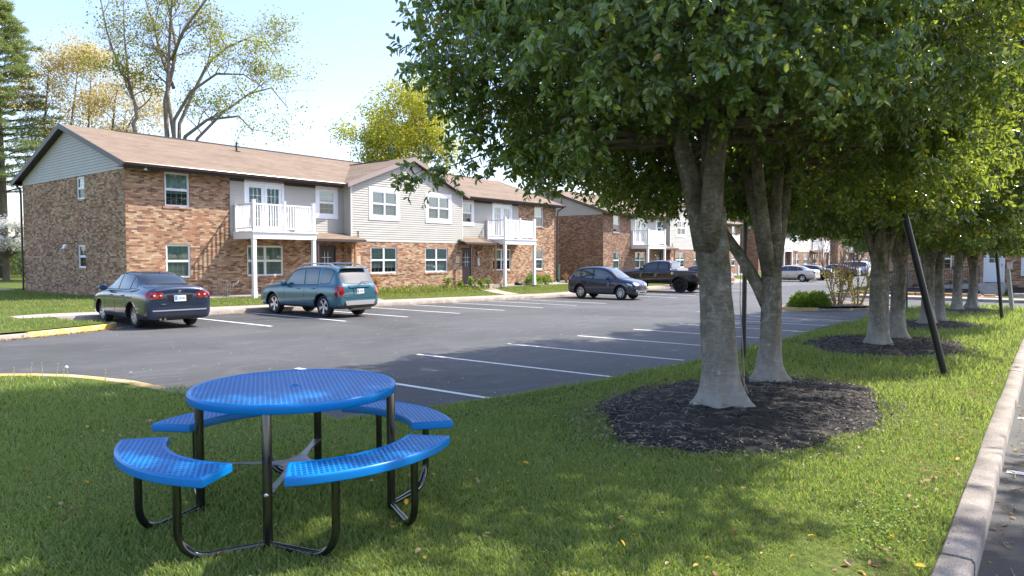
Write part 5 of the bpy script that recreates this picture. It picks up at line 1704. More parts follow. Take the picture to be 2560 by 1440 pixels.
# ---- white dogwood by the back corner
def flowering(name, loc, label):
    random.seed(31); r = np.random.default_rng(31)
    root = empty(name, loc, 0, label, 'tree')
    mb = MB(); ends = []
    mb.tube([(0, 0, -0.15), (0.02, 0, 0.5), (0.05, 0.02, 1.3), (0.12, 0.05, 1.9)], [0.26, 0.19, 0.17, 0.15], 10, cap=False)
    def br(p, d, L, rad, lv):
        P = [p]; q = p.copy(); dd = d.normalized()
        for i in range(4):
            dd = (dd + Vector((random.gauss(0, .16), random.gauss(0, .16), random.gauss(0, .1)))).normalized(); q = q + dd * L / 4; P.append(q.copy())
        mb.tube(P, [rad * (1 - .12 * i) for i in range(5)], 7 if lv < 2 else 4, cap=False)
        if lv == 3: ends.extend(P[2:]); return
        for j in range(4):
            nd = Vector((dd.x + random.gauss(0, .6), dd.y + random.gauss(0, .6), dd.z * 0.5 + random.gauss(0.05, .3)))
            br(P[random.randint(2, 4)].copy(), nd, L * 0.66, rad * 0.55, lv + 1)
    for a, el in ((0.2, 1.0), (1.7, 1.1), (3.0, 0.8), (4.4, 0.9), (5.4, 1.3)):
        br(Vector((0.1, 0.04, 1.5)), Vector((math.cos(a), math.sin(a), el)), 2.1, 0.10, 1)
    br(Vector((0.0, 0.0, 0.95)), Vector((-Sx.x, -Sx.y, 0.62)) , 2.6, 0.11, 1)
    mb.build('trunk', 'brown_bark', root, smooth=True)
    T = np.array([tuple(t) for t in ends]); k = 64
    P = np.repeat(T, k, 0) + r.normal(size=(len(T) * k, 3)) * np.array([0.40, 0.40, 0.12]); P = P[P[:, 2] > 1.9]
    d = unit(len(P), r); d[:, 2] *= 0.25
    leaf_cloud(P, d, np.array([0, 0, 1.0]) + unit(len(P), r) * 0.35, 0.13, 0.11, 'white_petal', 'blossom', root, fold=0.05)
    return root
flowering('dogwood_tree', (15.5, 54.6, -0.05), 'white flowering dogwood beside the back corner of the brick end wall')

# ---- bushes
def bush(name, loc, rx, ry, h, leaf, label, seed, n=900, L=0.09, W=0.5, cat='bush', stems=14, group=None, bark='twig_bark', solid=0.25):
    random.seed(seed); r = np.random.default_rng(seed)
    root = empty(name, loc, 0, label, cat, group)
    p = unit(n, r); p[:, 2] = np.abs(p[:, 2]); p *= (r.random((n, 1)) ** solid)
    lump = 1 + 0.18 * vnoise(p * 3 + seed, 2.0)[:, None]
    P = p * np.array([rx, ry, h]) * lump; P[:, 2] += 0.02
    d = p * 0.8 + unit(n, r) * 0.7 + np.array([0, 0, 0.3])
    mb = MB()
    for k in range(stems):
        q = P[r.integers(n)]
        mb.tube([(0.1 * q[0], 0.1 * q[1], -0.08), (0.6 * q[0], 0.6 * q[1], q[2] * 0.5), tuple(q)], [0.014, 0.01, 0.004], 4, cap=False)
    mb.build('stem', bark, root)
    leaf_cloud(P, d, unit(n, r) + np.array([0, 0, .8]), L * (0.7 + .6 * r.random(n)), L * W, leaf, 'foliage', root, fold=0.15)
    return root
# dark hedge and board fence far behind the lawn on the left
for i, (x, y, s) in enumerate([(9, 62, 2.0), (12.5, 64.5, 2.6), (16.0, 66.5, 2.2), (19.5, 67.5, 2.9), (24, 69, 2.3), (28.5, 70, 2.8), (5, 61, 2.5)]):
    bush('bush', (x, y, -0.1), s, s, s * 1.15, 'dark_bush_leaf' if i % 2 else 'bush_leaf', 'shrub %s along the dark fence beyond the lawn' % ['partly behind the dogwood trunk', 'just right of the dogwood', 'behind the pine trunk', 'behind the brick end wall, first', 'behind the brick end wall, second', 'behind the brick end wall, farthest right', 'at the far left'][i], 40 + i, 1500, 0.26, 0.6, group='shrubs along the far fence', stems=6)
mb = MB()
for i in range(60):
    x = -5 + i * 0.62; y = 69 + i * 0.14
    mb.box(x, x + 0.58, y, y + 0.03, -0.1, 2.1 + 0.03 * math.sin(i * 3))
mb.box(-5, 32, 72.3, 72.35, 1.6, 1.7)
f_ = mb.build('board_fence', 'fence_dark'); tag(f_, 'dark wooden board fence beyond the dogwood at the left edge', 'fence')

# beds by the walls
bush('bush', (35.3, 26.35, base_z(35) + 0.02), 0.62, 0.5, 0.62, 'bush_leaf', 'larger bright green bush between the two white columns of the right balcony', 51, 1500, 0.11, 0.35)
bush('bush', (36.75, 26.4, base_z(36) + 0.02), 0.38, 0.34, 0.52, 'bush_leaf', 'smaller bright green bush beside the right balcony column', 52, 800, 0.10, 0.35)
def scrub(name, loc, h, w, leaf, label, seed, n=14, nl=120, L=0.07, bark='straw', cat='plant', spread=0.9, group=None):
    """loose upright stems with a few leaves"""
    random.seed(seed); r = np.random.default_rng(seed)
    root = empty(name, loc, 0, label, cat, group)
    mb = MB(); pts = []
    for k in range(n):
        a = random.random() * 2 * PI; s = random.random() * spread; hh = h * random.uniform(0.6, 1)
        P = [(0.12 * w * math.cos(a), 0.12 * w * math.sin(a), -0.06), (0.45 * w * s * math.cos(a), 0.45 * w * s * math.sin(a), hh * .45), (w * s * math.cos(a), w * s * math.sin(a), hh * .85), (w * s * math.cos(a + .2) * 1.1, w * s * math.sin(a + .2) * 1.1, hh)]
        mb.tube(P, [0.010 + h * .003, 0.008 + h * .002, 0.006, 0.003], 4, cap=False)
        for _ in range(2 if h > 0.8 else 1):
            q = Vector(P[1]).lerp(Vector(P[2]), random.random()); e = q + Vector((random.gauss(0, .2), random.gauss(0, .2), random.uniform(.2, .5))) * h * .5
            mb.tube([q, e], [0.006, 0.003], 3, cap=False); pts.append((q, e))
        pts.append((Vector(P[1]), Vector(P[2]))); pts.append((Vector(P[2]), Vector(P[3])))
    mb.build('stem', bark, root)
    if leaf and nl:
        P = []
        for _ in range(nl):
            a, b = random.choice(pts); P.append(tuple(a.lerp(b, random.random()) + Vector((random.gauss(0, .03), random.gauss(0, .03), random.gauss(0, .03)))))
        P = np.array(P)
        leaf_cloud(P, unit(nl, r) + np.array([0, 0, .4]), unit(nl, r), L * (.6 + .8 * r.random(nl)), L * .5, leaf, 'foliage', root)
    return root
scrub('dry_shrub', (15.0, 26.55, base_z(15)), 0.75, 0.5, 'white_petal', 'withered pale shrub against the wall left of the white column', 61, 16, 60, 0.05)
scrub('dry_shrub', (22.4, 26.25, base_z(22)), 0.62, 0.3, 'rust_leaf', 'small rust-brown shrub beside the wall behind the teal car', 62, 12, 260, 0.09)
scrub('dry_shrub', (39.3, 26.6, base_z(39)), 0.7, 0.4, 'rust_leaf', 'pale dry grass tuft at the foot of the brown downspout', 63, 24, 120, 0.06)
for i, (x, y, h) in enumerate([(27.4, 26.2, 0.62), (28.2, 26.0, 0.42), (28.9, 25.9, 0.55), (29.5, 25.7, 0.42), (30.2, 25.7, 0.5)]):
    scrub('leafy_plant', (x, y, base_z(28) - 0.02), h, 0.20, 'bush_leaf', ['tallest leafy plant left of the second brown door, farthest from it', 'low leafy plant, second from the left before the second brown door', 'middle leafy plant of the row before the second brown door', 'low leafy plant directly left of the second door sill', 'leafy plant nearest the second brown door step'][i], 70 + i, 6, 46, 0.17, bark='twig_bark', group='young plants by the second door')
# weeds along the wall under the middle windows
litter('weeds', 3600, lambda n, r: np.array([(x, y, yard_z(x, y) + 0.02) for x, y in zip(21.5 + 9 * r.random(n), 25.5 + 1.15 * r.random(n))]), (0.10, 0.34, 0.2), 'grass_blade_dry', 'tall weeds and yellowing grass against the wall below the middle windows', 9, 1.6)

# ---- island planting
bush('bush', (30.55, 8.85, lot_z(31) + 0.12), 0.52, 0.5, 0.56, 'bush_leaf', 'low bright green bush at the yellow tip of the planted island', 81, 1900, 0.12, 0.3)
bush('bush', (31.0, 8.35, lot_z(31) + 0.14), 0.6, 0.5, 0.60, 'bush_leaf', 'low bright green bush touching the bare multi-stemmed shrub on the island', 82, 1900, 0.12, 0.3)
def myrtle(loc, seed, label, h):
    random.seed(seed); r = np.random.default_rng(seed)
    root = empty('bare_shrub', loc, 0, label, 'shrub')
    mb = MB(); seg = []
    def br(p, d, L, rad, lv):
        P = [p]; q = p.copy(); dd = d.normalized()
        for i in range(4):
            dd = (dd + Vector((random.gauss(0, .07), random.gauss(0, .07), .04))).normalized(); q = q + dd * L / 4; P.append(q.copy())
        mb.tube(P, [rad * (1 - .15 * i) for i in range(5)], 5, cap=False); seg.append((P[0], P[2])); seg.append((P[2], P[4]))
        if lv < 3:
            for j in range(3):
                nd = Vector((dd.x + random.gauss(0, .28), dd.y + random.gauss(0, .28), dd.z)); br(P[random.randint(2, 4)].copy(), nd, L * .6, rad * .6, lv + 1)
    for k in range(10):
        a = 2 * PI * k / 10 + random.random() * .4; s = random.uniform(.12, .48)
        br(Vector((.12 * math.cos(a), .12 * math.sin(a), -.05)), Vector((s * math.cos(a), s * math.sin(a), 1)), h * .55, 0.030, 1)
    mb.build('stem', 'myrtle_bark', root)
    P = np.array([tuple(a.lerp(b, random.random()) + Vector((random.gauss(0, .05), random.gauss(0, .05), random.gauss(0, .05)))) for a, b in random.choices(seg, k=2600)])
    P = P[P[:, 2] < 1.35 + 0.15 * r.normal(size=len(P))][:850]
    leaf_cloud(P, unit(len(P), r), unit(len(P), r), 0.10 * (.6 + .8 * r.random(len(P))), 0.055, 'myrtle_leaf', 'foliage', root)
myrtle((31.9, 7.75, lot_z(33) + 0.2), 91, 'left bare-stemmed shrub on the planted island, yellow leaves low down', 3.1)
myrtle((32.9, 7.2, lot_z(33) + 0.2), 92, 'right bare-stemmed shrub on the planted island, next to the second pair of trunks', 3.0)
# bare shrub against the office wall
scrub('dry_shrub', (46.9, 7.6, lot_z(46) + 0.2), 1.9, 0.9, 'bush_leaf', 'leafless shrub in front of the office wall, left of the ramp', 95, 26, 120, 0.08, bark='straw', cat='shrub')

# ---- grass blades
def grass(name, area_fn, n, seed, L, mat, label, bias=None):
    """area_fn(n, r) gives candidate (u, v); blades are single bent triangles"""
    r = np.random.default_rng(seed)
    u, v, z, s = area_fn(n, r)
    n = len(u)
    a = r.random(n) * 2 * PI
    h = L * s * (0.55 + 0.75 * r.random(n))
    w = 0.0042 * s * (0.8 + 0.5 * r.random(n)) * (L / 0.06) ** 0.5
    lean = h * (0.25 + 0.7 * r.random(n)); b = r.random(n) * 2 * PI
    P0 = np.stack([u, v, z], 1)
    side = np.stack([np.cos(a) * w, np.sin(a) * w, np.zeros(n)], 1)
    mid = P0 + np.stack([np.cos(b) * lean * .35, np.sin(b) * lean * .35, h * .6], 1)
    tip = P0 + np.stack([np.cos(b) * lean, np.sin(b) * lean, h], 1)
    V = np.stack([P0 - side, P0 + side, mid + side * .75, mid - side * .75, tip], 1).reshape(-1, 3)
    k = (np.arange(n) * 5)[:, None]
    F = np.concatenate([k + 0, k + 1, k + 2, k + 0, k + 2, k + 3, k + 3, k + 2, k + 4], 1).ravel()
    o = np_mesh(name, V, F, 3, mat)
    return tag(o, label, None, None, 'stuff')

def isl_z_np(u, v):
    k1 = np.clip((v - 0.55) / 0.9, 0, 1); k1 = k1 * k1 * (3 - 2 * k1)
    k2 = np.where(u > 5, np.clip((5.1 - v) / 0.9, 0, 1), 1); k2 = k2 * k2 * (3 - 2 * k2)
    S = lambda a, b, x: (lambda t: t * t * (3 - 2 * t))(np.clip((x - a) / (b - a), 0, 1))
    return -0.19 - 0.0163 * np.clip(u, -8, 33) + 0.118 + 0.035 * k1 * k2 + 0.095 * S(0.6, 2.0, v) * (1 - S(4.2, 7.5, v)) * (1 - S(3.4, 5.4, u))

def in_isl(u, v):
    edge = np.where(u < 4.35, np.where(u > 3.3, 8.7 + (4.0 - np.clip(u, 3.3, 4.0)) * 3.3, 10.95 + (3.3 - u) * 0.40), np.where(u < 7, 5.55, 5.12 + 0.0 * u))
    edge = np.where((u > 4.05) & (u < 4.32), 8.7, edge)
    edge = np.where((u >= 4.32) & (u < 10), np.interp(u, [4.3, 5.8, 7, 8.3, 10], [5.62, 5.58, 5.40, 5.20, 5.08]), edge)
    edge = np.where(u >= 10, np.interp(u, [10, 14, 20, 25.5, 33], [5.08, 5.04, 5.16, 5.24, 5.26]), edge)
    lo = 0.55 + 0.022 * (np.clip(u, -10, 26) - 4.1)
    ok = (v > lo) & (v < edge - 0.02)
    for cx, cy, rx, ry in BEDS:
        q = ((u - cx) / rx) ** 2 + ((v - cy) / ry) ** 2
        ok &= q > 0.86 + 0.2 * vnoise(np.stack([u * 3, v * 3, 0 * u], 1), 1.0)
    end = np.sqrt(np.clip(u - 33.35, 0, 9) ** 2 + (v - 2.9) ** 2)
    ok &= ~((u > 33.35) & (end > 1.9))
    return ok

def near_area(d0, d1, dens):
    """points of the near lawn whose distance from the viewpoint lies in d0..d1, thinning out with distance"""
    def f(n, r):
        th = R(38.5) + (r.random(n) - 0.5) * R(96)
        d = np.exp(np.log(d0) + (np.log(d1) - np.log(d0)) * r.random(n))
        u = d * np.cos(th); v = d * np.sin(th)
        ok = in_isl(u, v)
        u, v, d = u[ok], v[ok], d[ok]
        pa = 1 + 0.34 * vnoise(np.stack([u, v, 0 * u], 1), 1.7)
        return u, v, isl_z_np(u, v) - 0.004, pa * np.maximum(1.0, d / 6.5) ** 0.75
    return f
grass('grass', near_area(2.6, 9.0, 0), 400000, 1, 0.038, 'grass_blade', 'short mown grass around the picnic table')
grass('grass', near_area(9.0, 40.0, 0), 300000, 2, 0.052, 'grass_blade', 'short mown grass between the mulch rings')
def yard_area(poly_fn, zf, u0, u1, v0, v1):
    def f(n, r):
        u = u0 + (u1 - u0) * r.random(n); v = v0 + (v1 - v0) * r.random(n)
        ok = poly_fn(u, v); u, v = u[ok], v[ok]
        z = np.array([zf(a, b) for a, b in zip(u, v)])
        return u, v, z - 0.01, 2.2 * np.ones(len(u))
    return f
def left_ok(u, v):
    e = np.interp(u, [-30, 3, 5.3, 6.9, 7.9], [18.15, 18.3, 18.55, 19.15, 19.95])
    path = (u > 6.6) & (v > 22.4) & (v < 24.05) | ((u > 7.38) & (v < 24.0) & (v > 21)) | ((u > 7.9) & (v < 24.0)) | (u > 7.9 - (v - 20) * .5) & (v > 20) & (v < 21.1)
    return (v > e) & ~path & ~((u > 11.4) & (v > 26.1)) & ~((u > 8.4) & (v < 24.1)) & ~((v > 38.2) & (v < 39.7) & (u < 11.2))
grass('grass', yard_area(left_ok, yard_z, -12, 11.5, 18, 52), 150000, 3, 0.034, 'grass_blade_dry', 'sunny grass left of the nearest building')
def front_ok(u, v):
    ok = (v > 24.0) & (v < 26.6)
    for b0 in (0, 33.6, 67.2):
        ok &= ~((u > b0 + 19.7) & (u < b0 + 21.0)) & ~((u > b0 + 29.5) & (u < b0 + 30.8))
        for a, c in ((11.5, 19.6), (31.0, 39.2)): ok &= ~((u > b0 + a) & (u < b0 + c) & (v > 26.15))
    return ok
grass('grass', yard_area(front_ok, yard_z, 11, 62, 24, 26.6), 80000, 4, 0.042, 'grass_blade_dry', 'strip of sunny grass between pavement and brick buildings')
# clover patch by the right kerb, fallen leaves
litter('clover', 900, lambda n, r: np.array([(4.75 + 0.6 * a, 0.92 + 0.22 * b, isl_z(5, 1) + 0.03 + 0.015 * c) for a, b, c in r.normal(size=(n, 3)) * 0.6]), (0.012, 0.026, 0.9), 'bush_leaf', 'patch of bright clover beside the right-hand kerb', 14, 0.3)
def lawn_pts(n, r):
    u = 1.5 + 13 * r.random(n) ** 1.3; v = 0.6 + 6.6 * r.random(n)
    ok = in_isl(u, v); u, v = u[ok], v[ok]
    return np.stack([u, v, isl_z_np(u, v) + 0.028 + 0.012 * r.random(len(u))], 1)
litter('fallen_leaves', 1100, lawn_pts, (0.02, 0.06, 0.5), 'fallen_leaf', 'brown and yellow fallen leaves scattered over the near lawn', 15, 0.35)
def kerb_pts(n, r):
    u = 2.5 + 26 * r.random(n) ** 1.5; v = 0.60 + 0.022 * (u - 4.1) + np.abs(r.normal(size=n)) * 0.22
    return np.stack([u, v, isl_z_np(u, v) + 0.03], 1)
litter('fallen_leaves', 520, kerb_pts, (0.03, 0.07, 0.5), 'fallen_leaf', 'brown leaves gathered along the right-hand kerb', 16, 0.3)
def gut(n, r):
    u = 2.5 + 14 * r.random(n) ** 1.5; v = 0.33 + 0.022 * (u - 4.1) - np.abs(r.normal(size=n)) * 0.09
    return np.array([(a, b, lot_z(a) + 0.008) for a, b in zip(u, v)])
litter('fallen_leaves', 170, gut, (0.02, 0.06, 0.5), 'fallen_leaf', 'leaf crumbs in the gutter of the right-hand lot', 17, 0.12)
def twg(n, r):
    return None
mb = MB(); random.seed(5)
for k in range(26):
    u = 3.4 + 6 * random.random(); v = 0.30 + 0.022 * (u - 4.1) - 0.25 * random.random(); a = random.random() * 6; L = random.uniform(.06, .28)
    mb.tube([(u, v, lot_z(u) + .008), (u + L * .5 * math.cos(a), v + L * .5 * math.sin(a), lot_z(u) + .016), (u + L * math.cos(a + .3), v + L * math.sin(a + .3), lot_z(u) + .009)], [.005, .004, .002], 4)
tag(mb.build('dead_twigs', 'straw'), 'small twigs lying in the gutter of the right-hand lot', None, None, 'stuff')
# white petals and grit blown over the asphalt
def spk(n, r):
    a = r.normal(size=n); u = 5.2 + 1.5 * a; v = 8.6 + 1.7 * r.normal(size=n) - 0.5 * a
    ok = (u > 4.5) & (v > 5.9); u, v = u[ok], v[ok]
    return np.array([(x, y, lot_z(x) + 0.006) for x, y in zip(u, v)])
litter('petals', 420, spk, (0.006, 0.02, 0.8), 'petal_speck', 'white petals scattered on the asphalt beyond the picnic table', 18, 0.1)
litter('petals', 700, lambda n, r: np.array([(x, y, lot_z(x) + 0.006) for x, y in zip(6 + 30 * r.random(n), 6 + 15 * r.random(n))]), (0.006, 0.022, 0.8), 'petal_speck', 'specks of petals and grit over the parking lot', 19, 0.1)
litter('kerb_debris', 2600, lambda n, r: np.array([(x, 22.3 - 0.16 * abs(g), lot_z(x) + 0.012) for x, g in zip(8.7 + 36 * r.random(n), r.normal(size=n))]), (0.02, 0.07, 0.6), 'fallen_leaf', 'tan leaf crumbs along the foot of the far kerb', 20, 0.2)
def yk(n, r):
    q = 2 + 6.2 * r.random(n); y = np.interp(q, [2, 5, 6.9, 8.05], [18.0, 18.15, 18.9, 19.6]) - 0.12 - 0.12 * np.abs(r.normal(size=n))
    return np.array([(a, b, lot_z(a) + 0.012) for a, b in zip(q, y)])
litter('kerb_debris', 900, yk, (0.02, 0.08, 0.6), 'fallen_leaf', 'tan leaf crumbs along the yellow kerb by the slate sedan', 21, 0.2)
# ------------------------------------------------------------------ round picnic table
def picnic_table(loc, rz):
    root = empty('picnic_table', loc, rz, 'round blue perforated-metal picnic table with four curved seats on black tube legs', 'picnic table')
    HT = 0.87; Rt = 0.675
    # rolled steel rim and perforated sheet
    mb = MB()
    mb.lathe([(Rt - 0.028, HT - 0.004), (Rt - 0.012, HT + 0.002), (Rt - 0.002, HT - 0.004), (Rt, HT - 0.012), (Rt, HT - 0.052), (Rt - 0.006, HT - 0.058), (Rt - 0.03, HT - 0.058), (Rt - 0.03, HT - 0.010)], 96, close=True)
    top = mb.build('tabletop', 'blue_coating', root, smooth='auto', angle=50)
    mb = MB(); n = 96
    mb.v = [(0, 0, HT - 0.004)]
    for k in range(n):
        a = 2 * PI * k / n; mb.v.append(((Rt - 0.026) * math.cos(a), (Rt - 0.026) * math.sin(a), HT - 0.004))
    for k in range(n): mb.face((0, 1 + k, 1 + (k + 1) % n))
    mb.build('perforated_sheet', 'blue_mesh', top)
    mb = MB(); mb.lathe([(0.022, HT - 0.006), (0.022, HT + 0.001), (0.032, HT + 0.001), (0.032, HT - 0.006)], 24)
    mb.build('umbrella_ring', 'blue_coating', top)
    mb = MB()
    for k in range(4):
        a = R(-135 + 90 * k); c, s = math.cos(a), math.sin(a)
        mb.box(-0.0, 0.62, -0.02, 0.02, HT - 0.05, HT - 0.014, Matrix.Rotation(a, 4, 'Z'))
    mb.build('support_frame', 'blue_coating', top)
    # seats
    HS = 0.562; ri, ro = 0.79, 1.082
    for k in range(4):
        ac = -90 + 90 * k; hw = 33.5
        mb = MB(); n = 26
        A = [R(ac - hw + 2 * hw * i / n) for i in range(n + 1)]
        # straight-cut ends as on the real seats; rim runs round the sector
        ring = [(ro * math.cos(a), ro * math.sin(a)) for a in A] + [(ri * math.cos(a), ri * math.sin(a)) for a in reversed(A)]
        m = len(ring); cx = sum(p[0] for p in ring) / m; cy = sum(p[1] for p in ring) / m
        ins = []
        for i in range(m):
            p0 = Vector(ring[i - 1]); p1 = Vector(ring[i]); p2 = Vector(ring[(i + 1) % m])
            t1 = (p1 - p0).normalized(); t2 = (p2 - p1).normalized()
            n1 = Vector((-t1.y, t1.x)); n2 = Vector((-t2.y, t2.x)); q = (n1 + n2); q = q / max(0.35, q.dot(n1))
            ins.append(q)
        prof = [(0.024, HS - 0.004), (0.010, HS + 0.001), (0.002, HS - 0.004), (0.0, HS - 0.012), (0.0, HS - 0.05), (0.006, HS - 0.055), (0.024, HS - 0.055), (0.024, HS - 0.012)]
        for i in range(m):
            for d, z in prof:
                mb.v.append((ring[i][0] + ins[i].x * d, ring[i][1] + ins[i].y * d, z))
        L = len(prof)
        for i in range(m):
            j = (i + 1) % m
            for q in range(L):
                r_ = (q + 1) % L; mb.face((i * L + q, j * L + q, j * L + r_, i * L + r_))
        seat = mb.build('seat', 'blue_coating', root, smooth='auto', angle=45)
        mb = MB()
        for i in range(n):
            a0, a1 = A[i], A[i + 1]
            mb.poly([((ri + .022) * math.cos(a0), (ri + .022) * math.sin(a0), HS - .004), ((ro - .022) * math.cos(a0), (ro - .022) * math.sin(a0), HS - .004),
                     ((ro - .022) * math.cos(a1), (ro - .022) * math.sin(a1), HS - .004), ((ri + .022) * math.cos(a1), (ri + .022) * math.sin(a1), HS - .004)])
        mb.build('perforated_sheet', 'blue_mesh', seat)
    # legs: post at each gap, two seat supports bending out of a ground tube
    for k in range(4):
        a = R(-135 + 90 * k); r_ = 0.645
        foot = Vector((r_ * math.cos(a), r_ * math.sin(a), 0.034))
        mb = MB(); mb.tube([foot + Vector((0, 0, -0.03)), foot + Vector((0, 0, HT - 0.10)), foot + Vector((-0.012 * math.cos(a), -0.012 * math.sin(a), HT - 0.055))], [0.029, 0.029, 0.022], 16)
        leg = mb.build('leg', 'black_steel', root, smooth='auto', angle=50)
        mb = MB(); b_ = foot + Vector((0.029 * math.cos(a), 0.029 * math.sin(a), 0.30))
        mb.lathe([(0.0, 0.008), (0.008, 0.007), (0.014, 0.0), (0.014, -0.004)], 8, Matrix.Translation(b_) @ Matrix.Rotation(a, 4, 'Z') @ Matrix.Rotation(R(90), 4, 'Y'))
        mb.build('bolt', 'chrome', leg)
        for s in (-1, 1):
            b = a + s * R(45 - 17.5)
            Pp = Vector((0.955 * math.cos(b), 0.955 * math.sin(b), 0))
            dr = (foot - Pp); dr.z = 0; L = dr.length; dr.normalize()
            path = [Pp + Vector((0, 0, HS - 0.04)), Pp + Vector((0, 0, 0.20))]
            q = 0.16
            for i in range(1, 8):
                t = PI / 2 * i / 7
                path.append(Pp + dr * (q * (1 - math.cos(t))) + Vector((0, 0, 0.20 - (q + 0.012) * math.sin(t))))
            path.append(foot + Vector((0, 0, 0.003)) - dr * 0.01)
            mb = MB(); mb.tube(path, [0.024] * (len(path) - 1) + [0.017], 12)
            mb.build('seat_support', 'black_steel', root, smooth='auto', angle=50)
    # four-armed steel brace bolted between the posts
    mb = MB(); ring = []
    for k in range(4):
        a = R(-135 + 90 * k); c, s = math.cos(a), math.sin(a)
        for r_, w in ((0.10, -0.060), (0.18, -0.032), (0.34, -0.020), (0.50, -0.022), (0.62, -0.030), (0.62, 0.030), (0.50, 0.022), (0.34, 0.020), (0.18, 0.032), (0.10, 0.060)):
            ring.append((r_ * c - w * s, r_ * s + w * c))
    mb.prism(ring, 0.328, 0.336)
    mb.build('cross_brace', 'raw_steel', root)
    return root
picnic_table((2.445, 3.585, 0.018), R(-4)).scale = (0.87, 0.87, 0.87)

# ------------------------------------------------------------------ poles in the strip
def pole(name, foot, top, r, mat, label, r1=None, seg=16, group=None):
    L = Vector(foot); v = Vector(top) - L
    root = MB(); root.tube([(0, 0, -0.25), (0, 0, 0.0), tuple(v * 0.5), tuple(v)], [r, r, (r + (r1 or r)) / 2, r1 or r], seg)
    o = root.build(name, mat, smooth='auto', angle=50); o.location = L
    tag(o, label, 'pole', group)
    return o
pole('metal_pole', (11.82, 4.36, isl_z(11.82, 4.36)), (11.82, 4.36, 3.9), 0.038, 'pole_black', 'upright black pole standing between the two nearest trunks')
lt = Sx * -0.92
pole('metal_pole', (12.02, 1.43, isl_z(12, 1.43)), (12.02 + lt.x, 1.43 + lt.y, 3.1), 0.048, 'pole_black', 'thick black pole leaning left beside the second mulch bed')
pole('metal_pole', (26.14, 1.66, isl_z(26, 1.66)), (26.14 - Sx.x * 0.42, 1.66 - Sx.y * 0.42, 3.3), 0.047, 'pole_black', 'black pole leaning slightly in front of the white office door')
pole('metal_pole', (31.13, 5.05, isl_z(31, 5.05)), (31.13 - Sx.x * .05, 5.05 - Sx.y * .05, 1.32), 0.032, 'pole_black', 'short thin black stake at the lot edge beyond the second pair of trunks')
mb = MB(); tlt = Matrix.Translation((32.97, 1.77, isl_z(32, 1.77) - .1)) @ Matrix(((1, 0, -Sx.x * .14, 0), (0, 1, -Sx.y * .14, 0), (0, 0, 1, 0), (0, 0, 0, 1))) @ Matrix.Rotation(R(-12), 4, 'Z')
mb.prism([(-.062, -.062), (.062, -.062), (.062, .062), (-.062, .062)], 0, 1.0, tlt)
mb.prism([(-.062, -.062), (.048, -.062), (.048, .062), (-.062, .062)], 1.0, 1.72, tlt)
o = mb.build('wooden_post', 'post_wood_grey'); tag(o, 'leaning weathered white square post in the grass before the office steps', 'post')

# edging stones along the beds of the office
mb_i = 0
for k in range(11):
    random.seed(200 + k); mb = MB(); y = 9.6 - k * 0.62
    n = 10; pts = [(0.15 * math.cos(2 * PI * i / n) * random.uniform(.85, 1.1), 0.29 * math.sin(2 * PI * i / n) * random.uniform(.92, 1.05)) for i in range(n)]
    mb.prism(pts, -0.08, 0.13)
    o = mb.build('edging_stone', 'orange_stone', bevel=0.02); o.location = (44.35, y, lot_z(44) + 0.16)
    tag(o, 'rough orange sandstone block, number %s from the left in the row below the office ramp' % ['one', 'two', 'three', 'four', 'five', 'six', 'seven', 'eight', 'nine', 'ten', 'eleven'][k], 'stone', 'orange edging stones')
for k in range(5):
    random.seed(300 + k); mb = MB(); y = 2.0 - k * 1.0
    n = 10; pts = [(0.18 * math.cos(2 * PI * i / n) * random.uniform(.85, 1.1), 0.46 * math.sin(2 * PI * i / n) * random.uniform(.92, 1.05)) for i in range(n)]
    mb.prism(pts, -0.08, 0.2); o = mb.build('edging_stone', 'grey_stone', bevel=0.03); o.location = (45.0 + 0.12 * k, y, lot_z(45) + 0.16)
    tag(o, 'grey flat edging stone right of the office steps, %s from them' % ['nearest', 'second', 'third', 'fourth', 'farthest'][k], 'stone', 'grey edging stones')
tag(slab('mulch_strip', 44.5, 48.2, 4.0, 9.2, 0.09, 'mulch', lambda u, v: lot_z(u) + 0.15 + 0.25 * smooth(44.5, 47.8, u)), kind='structure')
tag(slab('mulch_strip', 45.2, 48.2, -8, 2.6, 0.09, 'mulch', lambda u, v: lot_z(u) + 0.15 + 0.32 * smooth(45, 47.8, u)), kind='structure')
tag(slab('path', 43.9, 46.2, 2.9, 4.0, 0.04, 'walk_concrete', lambda u, v: lot_z(u) + 0.146), kind='structure')
for x, y in ((46.6, 5.4), (46.6, 2.75)):
    mb = MB(); mb.tube([(0, 0, -.05), (0, 0, .42)], 0.015, 6); mb.lathe([(0.0, .5), (0.11, .44), (0.03, .40), (0.03, .36)], 10)
    o = mb.build('path_light', 'pole_black'); o.location = (x, y, lot_z(46) + 0.42)
    tag(o, 'small black path light in the mulch ' + ('left' if y > 4 else 'right') + ' of the office steps', 'path light')
# green utility pedestal and black bag by the columns
mb = MB(); mb.prism([(-.11, -.08), (.11, -.08), (.11, .08), (-.11, .08)], -.1, 1.15); mb.prism([(-.125, -.095), (.125, -.095), (.125, .095), (-.125, .095)], 1.15, 1.24)
o = mb.build('utility_pedestal', 'green_plastic', bevel=0.01); o.location = (39.65, 27.5, base_z(39)); tag(o, 'dark green utility pedestal behind the corner downspout', 'utility box')
mb = MB(); mb.lathe([(0, .16), (.12, .15), (.22, .09), (.26, .02), (.24, -.05)], 10, Matrix.Diagonal((1.3, .8, 1, 1)))
o = mb.build('black_bundle', 'black_plastic', smooth=True); o.location = (34.1, 26.6, base_z(34) + .05); tag(o, 'low black bundle on the mulch beside the left column of the right balcony', 'bundle')
